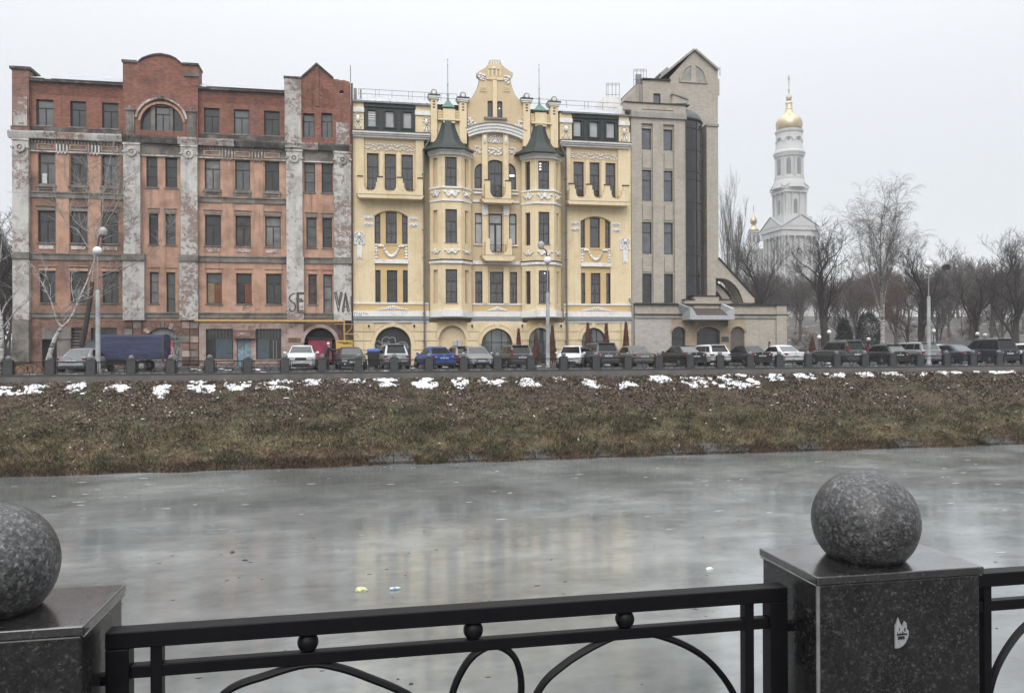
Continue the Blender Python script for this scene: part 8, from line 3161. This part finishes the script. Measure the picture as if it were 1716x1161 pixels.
# navy tarpaulin lorry, side on, cab to the left
DL = 50.6
lx0, lx1 = GX(166, DL), GX(272, DL)
zt, zb_ = GZ(220, 561.5, DL), GZ(220, 598, DL)
zr_ = .165
lor = thing('lorry', 'small navy lorry with dark blue tarpaulin body, side on with cab to the left', 'lorry', (lx0, DL, zr_))
tarp = plain('navy_tarpaulin', (.020, .026, .072), .55, var=.4, scale=1.6)
tn = tarp.node_tree
wv_ = tn.nodes.new('ShaderNodeTexNoise')
wv_.inputs['Scale'].default_value = 2.2
wv_.inputs['Detail'].default_value = 4
bp_ = tn.nodes.new('ShaderNodeBump')
bp_.inputs['Strength'].default_value = .5
bp_.inputs['Distance'].default_value = .12
tn.links.new(wv_.outputs['Fac'], bp_.inputs['Height'])
tn.links.new(bp_.outputs[0], tn.nodes['Principled BSDF'].inputs['Normal'])
navy_b = plain('navy_cab_paint', (.018, .024, .055), .35, var=.2, scale=2)
mb = MB()
n_ = 24
vs, fs = [], []
for i in range(n_ + 1):
    x_ = lx0 + (lx1 - lx0) * i / n_
    sag = .018 * math.sin(i * PI / 2) ** 2
    for (y_, z_) in ((0, zb_), (0 + sag, zb_ + .5), (0 + sag * 1.3, zt - .4), (.03, zt - .08), (.14, zt - .01 - sag), (1.0, zt + .06 - sag), (1.86, zt - .01 - sag), (1.98, zt - .1), (2, zb_)):
        vs.append((x_, DL + y_, z_))
for i in range(n_):
    for j in range(8):
        a_ = i * 9 + j
        fs.append((a_, a_ + 9, a_ + 10, a_ + 1))
fs.append(tuple(range(8, -1, -1)))
fs.append(tuple(n_ * 9 + j for j in range(9)))
MB().add(vs, fs).build('tarpaulin_body', tarp, lor, smooth=50)
MB().box(lx0, lx1 + .02, DL - .02, DL + 2.02, zb_ - .16, zb_ - .002).build('load_bed', navy_b, lor)
for k in range(5):
    x_ = lx0 + .15 + (lx1 - lx0 - .3) * k / 4
    MB().box(x_ - .02, x_ + .02, DL - .035, DL - .018, zb_ - .15, zb_ + .28).build('stanchion', trim_m, lor)
MB().box(lx1 - .04, lx1 + .05, DL - .03, DL + .06, zb_ - .3, zt - .1).build('rear_post', plain('brown_grey_metal', (.06, .05, .05), .6), lor)
MB().box(lx1 - .02, lx1 + .03, DL - .03, DL + .09, zb_ - .28, zb_ + .02).build('tail_lamp', clear_l, lor)
# cab profile facing left
c = lambda x_, z_: (lx0 - x_, zr_ + z_)
prof = [c(.03, .55), c(1.98, .45), c(2.02, .75), c(1.95, 1.02), c(1.20, 1.18), c(.62, 1.93), c(.40, 1.99), c(.03, 2.0)]
cab = MB().prism(prof, DL + .12, DL + 1.9).build('cab', navy_b, lor, bevel=.04)
MB().prism([c(1.12, 1.20), c(.62, 1.85), c(.30, 1.88), c(.22, 1.2)], DL + .105, DL + .13).build('side_window', cglass_l, cab)
MB().add([(lx0 - 1.17, DL + .25, zr_ + 1.24), (lx0 - .66, DL + .25, zr_ + 1.90), (lx0 - .66, DL + 1.75, zr_ + 1.90), (lx0 - 1.17, DL + 1.75, zr_ + 1.24)], [(0, 1, 2, 3)]).build('windscreen', cglass_l, cab)
MB().lump((lx0 - 1.05, DL - .02, zr_ + 1.30), (.06, .1, .14)).tube([(lx0 - 1.0, DL + .1, zr_ + 1.2), (lx0 - 1.05, DL - .02, zr_ + 1.25)], .02, 4).build('wing_mirror', rim_m, cab, smooth=True)
MB().box(lx0 - 2.06, lx0 - 1.9, DL + .1, DL + 1.92, zr_ + .35, zr_ + .55).build('bumper', trim_m, cab)
MB().box(lx0 - 2.03, lx0 - 1.93, DL + .16, DL + .45, zr_ + .66, zr_ + .85).build('headlamp', clear_l, cab)
for x_ in (lx0 - 1.35, lx1 - 1.25):
    for y_ in (DL + .14, DL + 1.72):
        w_ = MB().lathe([(.2, -.1), (.34, -.1), (.36, -.07), (.36, .07), (.34, .1), (.2, .09)], (0, 0, 0), 20).build('wheel', tyre_m, lor, smooth=50, local=True)
        w_.rotation_euler = (PI / 2, 0, 0)
        w_.location = (x_ - lx0, y_ - DL, .36)
        MB().lathe([(.2, 0), (.18, .02), (.05, .03)], (0, 0, .07), 12).build('rim', rim_m, w_, local=True)
MB().box(lx0 + .3, lx0 + 1.5, DL + .1, DL + .5, zr_ + .4, zb_ - .17).build('fuel_tank', trim_m, lor)

# waste container with a blue lid
DW = 51.5
x0, x1 = GX(614, DW), GX(635, DW)
binr = thing('waste_container', 'black wheeled waste container with a blue lid between the grey saloon and the people carrier', 'waste bin', ((x0 + x1) / 2, DW, .165))
W_ = (x1 - x0) / 2
mb = MB().add([(-W_ * .82, 0, .15), (W_ * .82, 0, .15), (W_ * .82, .6, .15), (-W_ * .82, .6, .15), (-W_ * .95, -.05, 1.12), (W_ * .95, -.05, 1.12), (W_ * .95, .7, 1.12), (-W_ * .95, .7, 1.12)], [(0, 3, 2, 1), (4, 5, 6, 7), (0, 1, 5, 4), (1, 2, 6, 5), (2, 3, 7, 6), (3, 0, 4, 7)])
mb.build('container', plain('black_bin_plastic', (.014, .015, .017), .5, var=.2, mode='object'), binr, local=True, bevel=.03)
MB().lathe([(.98, 0), (1.0, .03), (.97, .16), (.8, .22)], (0, .32, 1.12), 4, sx=W_ * 1.44, sy=.55, rot=PI / 4).build('lid', plain('blue_bin_lid', (.035, .12, .42), .45, var=.15, mode='object'), binr, local=True, bevel=.03)
for s_ in (1, -1):
    MB().lathe([(.09, -.03), (.09, .03)], (0, 0, 0), 12).build('wheel', tyre_m, binr, local=True).matrix_local = Matrix.Translation((s_ * W_ * .7, .05, .09)) @ Matrix.Rotation(PI / 2, 4, 'Y')

# ================================================================== people
skin_m = plain('skin', (.42, .26, .19), .6, var=.08, mode='object')
coat_m = plain('black_coat', (.014, .015, .018), .85, var=.4, mode='object')
trou_m = plain('dark_trousers', (.020, .021, .026), .85, var=.3, mode='object')
shoe_m = plain('black_shoes', (.010, .010, .011), .5, var=.2, mode='object')
hat_m = plain('white_wool_hat', (.60, .60, .60), .9, var=.1, mode='object')
hair_m = plain('dark_hair', (.015, .011, .009), .8, var=.3, mode='object')


def skinned(name, chains, mat, parent, rootv=0, sub=2):
    """one continuous surface grown round a skeleton; chains = lists of (point, (rx, ry)); shared points join"""
    vs, es, rad, key = [], [], [], {}
    for ch_ in chains:
        prev = None
        for (p, r_) in ch_:
            kk = tuple(round(c_, 4) for c_ in p)
            if kk not in key:
                key[kk] = len(vs)
                vs.append(p)
                rad.append(r_ if isinstance(r_, tuple) else (r_, r_))
            i = key[kk]
            if prev is not None and prev != i:
                es.append((prev, i))
            prev = i
    me = bpy.data.meshes.new(name)
    me.from_pydata(vs, es, [])
    me.materials.append(mat)
    o = bpy.data.objects.new(name, me)
    COL.objects.link(o)
    o.parent = parent
    sk = o.modifiers.new('skin', 'SKIN')
    for i, r_ in enumerate(rad):
        me.skin_vertices[0].data[i].radius = r_
    me.skin_vertices[0].data[rootv].use_root = True
    sk.use_smooth_shade = True
    s2 = o.modifiers.new('sub', 'SUBSURF')
    s2.levels = sub
    s2.render_levels = sub
    return o


def person(label, loc, rz, pose, hat):
    root = thing('person', label, 'person', loc, rz)
    J = pose
    arm = lambda s_: [(J['neck'], .055), (J['sh' + s_], .062), (J['el' + s_], .042), (J['wr' + s_], .030)]
    leg = lambda s_: [(J['pel'], (.15, .11)), (J['hip' + s_], .088), (J['kn' + s_], .058), (J['an' + s_], .040)]
    hd = Vector(J['head'])
    nk = Vector(J['neck'])
    up = (hd - nk).normalized()
    body = skinned('body', [[(J['pel'], (.15, .11)), (J['waist'], (.13, .10)), (J['chest'], (.16, .12)), (J['neck'], .055), (tuple(nk + (hd - nk) * .45), .05), (tuple(hd), (.078, .095)), (tuple(hd + up * .09), (.06, .07))], arm('L'), arm('R'), leg('L'), leg('R')], skin_m, root)
    fwd = Vector(J['fwd'])
    side = up.cross(fwd).normalized()
    mb = MB()
    mb.lump(hd + fwd * .10 - up * .005, (.016, .02, .022))
    for s_ in (1, -1):
        mb.lump(hd + side * .088 * s_, (.016, .02, .03))
    mb.build('nose_and_ears', skin_m, body, smooth=True, local=True)
    mb = MB()
    for s_ in (1, -1):
        mb.lump(hd + fwd * .088 + side * .032 * s_ + up * .022, (.012, .008, .008))
    mb.lump(hd + fwd * .092 - up * .045, (.022, .006, .006))
    mb.build('eyes_and_mouth', hair_m, body, local=True)
    for s_ in 'LR':
        w_ = Vector(J['wr' + s_])
        dd = (w_ - Vector(J['el' + s_])).normalized()
        cr_ = dd.cross(Vector((0, 0, 1))).normalized() if abs(dd.z) < .9 else Vector((0, 1, 0))
        ch_ = [[(tuple(w_), .026), (tuple(w_ + dd * .05), (.036, .02)), (tuple(w_ + dd * .09), (.036, .018))]]
        for k in range(4):
            b0 = w_ + dd * .088 + cr_ * (.026 - .0175 * k)
            ln = (.065, .075, .07, .055)[k]
            ch_.append([(tuple(w_ + dd * .09), (.036, .018)), (tuple(b0 + dd * .01), .010), (tuple(b0 + dd * ln * .6 + Vector((0, 0, -.006))), .009), (tuple(b0 + dd * ln + Vector((0, 0, -.02))), .0075)])
        ch_.append([(tuple(w_ + dd * .05), (.036, .02)), (tuple(w_ + dd * .065 + cr_ * .045), .011), (tuple(w_ + dd * .10 + cr_ * .055), .009)])
        skinned('hand', ch_, skin_m, body, sub=1)
    g_ = 1.16
    coat = skinned('coat', [[(J['hem'], (.19, .15)), (J['pel'], (.185, .145)), (J['waist'], (.17, .135)), (J['chest'], (.20, .15)), (J['neck'], .082)]] +
                   [[(J['chest'], (.20, .15)), (J['sh' + s_], .090), (J['el' + s_], .066), (tuple(Vector(J['el' + s_]).lerp(Vector(J['wr' + s_]), .93)), .048)] for s_ in 'LR'], coat_m, root)
    skinned('trousers', [[(J['pel'], (.16, .12)), (J['hip' + s_], .102), (J['kn' + s_], .078), (tuple(Vector(J['kn' + s_]).lerp(Vector(J['an' + s_]), .95)), .062)] for s_ in 'LR'], trou_m, root)
    for s_ in 'LR':
        a_ = Vector(J['an' + s_])
        ff = Vector(J['foot'])
        skinned('shoe', [[(tuple(a_ - ff * .03 + Vector((0, 0, -.03))), .05), (tuple(a_ + ff * .08 + Vector((0, 0, -.045))), (.046, .035)), (tuple(a_ + ff * .19 + Vector((0, 0, -.055))), (.04, .025))]], shoe_m, root, sub=1)
    if hat:
        MB().lathe([(.10, -.01), (.104, .03), (.096, .075), (.07, .11), (.03, .13), (.004, .135)], (0, 0, 0), 14).build('hat', hat_m, body, smooth='all', local=True).matrix_local = Matrix.Translation(hd + up * .035) @ up.to_track_quat('Z', 'Y').to_matrix().to_4x4()
    else:
        MB().lathe([(.088, -.04), (.096, .0), (.094, .05), (.07, .095), (.03, .118), (.004, .122)], (0, 0, 0), 14).build('hair', hair_m, body, smooth='all', local=True).matrix_local = Matrix.Translation(hd - fwd * .012 + up * .012) @ up.to_track_quat('Z', 'Y').to_matrix().to_4x4()
    return root


# bending towards the dark grey saloon, arms reaching forward (+x)
pose1 = dict(pel=(0, 0, .96), waist=(.05, 0, 1.08), chest=(.14, 0, 1.28), neck=(.16, 0, 1.46), head=(.13, -.02, 1.60), fwd=(.9, -.2, -.3), foot=(.9, -.3, 0), hem=(-.01, 0, .80),
             shL=(.16, .19, 1.38), elL=(.40, .17, 1.28), wrL=(.62, .10, 1.38), shR=(.16, -.19, 1.38), elR=(.36, -.20, 1.20), wrR=(.58, -.12, 1.28),
             hipL=(0, .10, .90), knL=(.08, .12, .50), anL=(-.05, .12, .09), hipR=(0, -.10, .90), knR=(.14, -.12, .50), anR=(.10, -.12, .09))
xx = GX(546.5, 51.6)
person('person in black coat and white hat beside the open dark grey saloon, arms held forward', (xx, 51.6, .165), 0, pose1, True)
pose2 = dict(pel=(0, 0, .95), waist=(0, 0, 1.08), chest=(.01, -.01, 1.30), neck=(.0, -.02, 1.47), head=(-.045, -.05, 1.60), fwd=(-.8, -.35, -.45), foot=(-.7, -.7, 0), hem=(0, 0, .78),
             shL=(-.12, -.14, 1.40), elL=(-.22, -.24, 1.18), wrL=(-.14, -.34, 1.36), shR=(.13, .14, 1.40), elR=(.19, .15, 1.14), wrR=(.12, -.02, .98),
             hipL=(-.07, -.07, .90), knL=(-.10, -.12, .50), anL=(-.08, -.09, .09), hipR=(.07, .07, .90), knR=(.08, .04, .50), anR=(.10, .08, .09))
xx = GX(1289, 56.0)
person('dark haired person in black coat looking down, standing before the low entrance wing wall', (xx, 56.0, .165), 0, pose2, False)

# ================================================================== things lying on the ice
def on_ice(px, py):
    lo, hi = 3.0, 60.0
    for _ in range(40):
        mid = (lo + hi) / 2
        if G(px, py, mid)[1] > ICE_Z:
            lo = mid
        else:
            hi = mid
    return G(px, py, lo)[0], lo


def crumple(name, label, cat, px, py, size, mat, seed, n=26):
    x_, y_ = on_ice(px, py)
    rg = random.Random(seed)
    bm = bmesh.new()
    bmesh.ops.create_icosphere(bm, subdivisions=3, radius=1)
    for v in bm.verts:
        k_ = 1 + rg.uniform(-.16, .16) + .22 * math.sin(v.co.x * 5 + seed) * math.cos(v.co.y * 6)
        v.co = Vector((v.co.x * size[0] * k_, v.co.y * size[1] * k_, max(-.3, v.co.z * k_) * size[2]))
    me = bpy.data.meshes.new(name)
    bm.to_mesh(me)
    bm.free()
    me.materials.append(mat)
    o = bpy.data.objects.new(name, me)
    COL.objects.link(o)
    o.location = (x_, y_, ICE_Z + size[2] * .3)
    o.rotation_euler.z = rg.uniform(-.4, .4)
    return set_tag(o, label, cat)


crumple('plastic_bag', 'crumpled yellowish plastic bag frozen onto the ice', 'plastic bag', 605, 990, (.125, .08, .075), plain('yellow_film', (.50, .50, .27), .35, var=.35, scale=14), 2)
crumple('snow_lump', 'small white lump of snow on the ice left of the right stone ball', 'snow lump', 1189, 953.5, (.085, .05, .04), snow_m, 9)
x_, y_ = on_ice(662, 988)
bot = thing('plastic_bottle', 'squashed clear and pale blue plastic bottle lying on the ice beside the yellow bag', 'bottle', (x_, y_, ICE_Z + .035), R(8))
pb_m = plain('cloudy_plastic', (.55, .62, .66), .2, var=.3, scale=30, mode='object')
o_ = MB().lathe([(.004, -.13), (.032, -.12), (.036, -.06), (.028, -.01), (.036, .03), (.033, .07), (.014, .11), (.013, .125)], (0, 0, 0), 12, sy=.8).build('bottle_body', pb_m, bot, smooth=True, local=True)
o_.rotation_euler = (0, PI / 2, 0)
o_ = MB().lathe([(.016, .125), (.016, .145)], (0, 0, 0), 10).build('cap', plain('pale_blue_cap', (.10, .32, .45), .4), bot, local=True)
o_.rotation_euler = (0, PI / 2, 0)
o_ = MB().lathe([(.037, -.05), (.0365, .02)], (0, 0, 0), 12, sy=.82).build('bottle_label', plain('blue_paper_label', (.16, .40, .48), .6), bot, local=True)
o_.rotation_euler = (0, PI / 2, 0)
dirt_m = plain('dark_debris', (.03, .024, .02), .8, var=.5, scale=20)
crumple('stone', 'small dark stone with a frosted side on the ice, left of centre', 'stone', 389, 926, (.06, .045, .05), plain('frosted_stone', (.10, .10, .10), .7, var=.8, scale=25), 4)
crumple('dead_leaf', 'dark curled leaf on the ice just below the small stone', 'leaf', 411, 939, (.07, .03, .022), dirt_m, 5)
crumple('stone', 'black pebble on the ice seen through the near railing', 'stone', 689, 1146, (.035, .022, .02), dirt_m, 6)
rg = random.Random(12)
mb = MB()
for i in range(150):
    px, py = rg.uniform(-20, 1740), rg.uniform(765, 1150)
    x_, y_ = on_ice(px, py)
    s_ = rg.uniform(.008, .03)
    mb.lump((x_, y_, ICE_Z + .004), (s_ * rg.uniform(1, 3.4), s_ * .8, s_ * .35), .3)
o = mb.build('ice_debris', dirt_m)
set_tag(o, kind='stuff')
mb = MB()
for i in range(110):
    px = rg.uniform(-20, 1740)
    x_, y_ = on_ice(px, 770 + abs(rg.gauss(0, 60)))
    s_ = rg.uniform(.01, .05)
    mb.lump((x_, y_, ICE_Z + .003), (s_ * rg.uniform(2, 6), s_ * .6, s_ * .10), .4)
o = mb.build('frost_flakes', plain('grey_frost', (.40, .41, .42), .6, var=.4, scale=3))
set_tag(o, kind='stuff')

# ================================================================== the damp air
haze = MB().box(-760, 760, -120, 760, -6.6, 108).build('haze', plain('haze', (1, 1, 1), 1, var=0))
haze.data.materials.clear()
hm = bpy.data.materials.new('haze_air')
hm.use_nodes = True
hm.node_tree.nodes.clear()
ho = hm.node_tree.nodes.new('ShaderNodeOutputMaterial')
pv = hm.node_tree.nodes.new('ShaderNodeVolumePrincipled')
pv.inputs['Color'].default_value = (.97, .98, 1, 1)
pv.inputs['Density'].default_value = .00055
pv.inputs['Anisotropy'].default_value = 0
hm.node_tree.links.new(pv.outputs[0], ho.inputs['Volume'])
haze.data.materials.append(hm)
haze['kind'] = 'stuff'
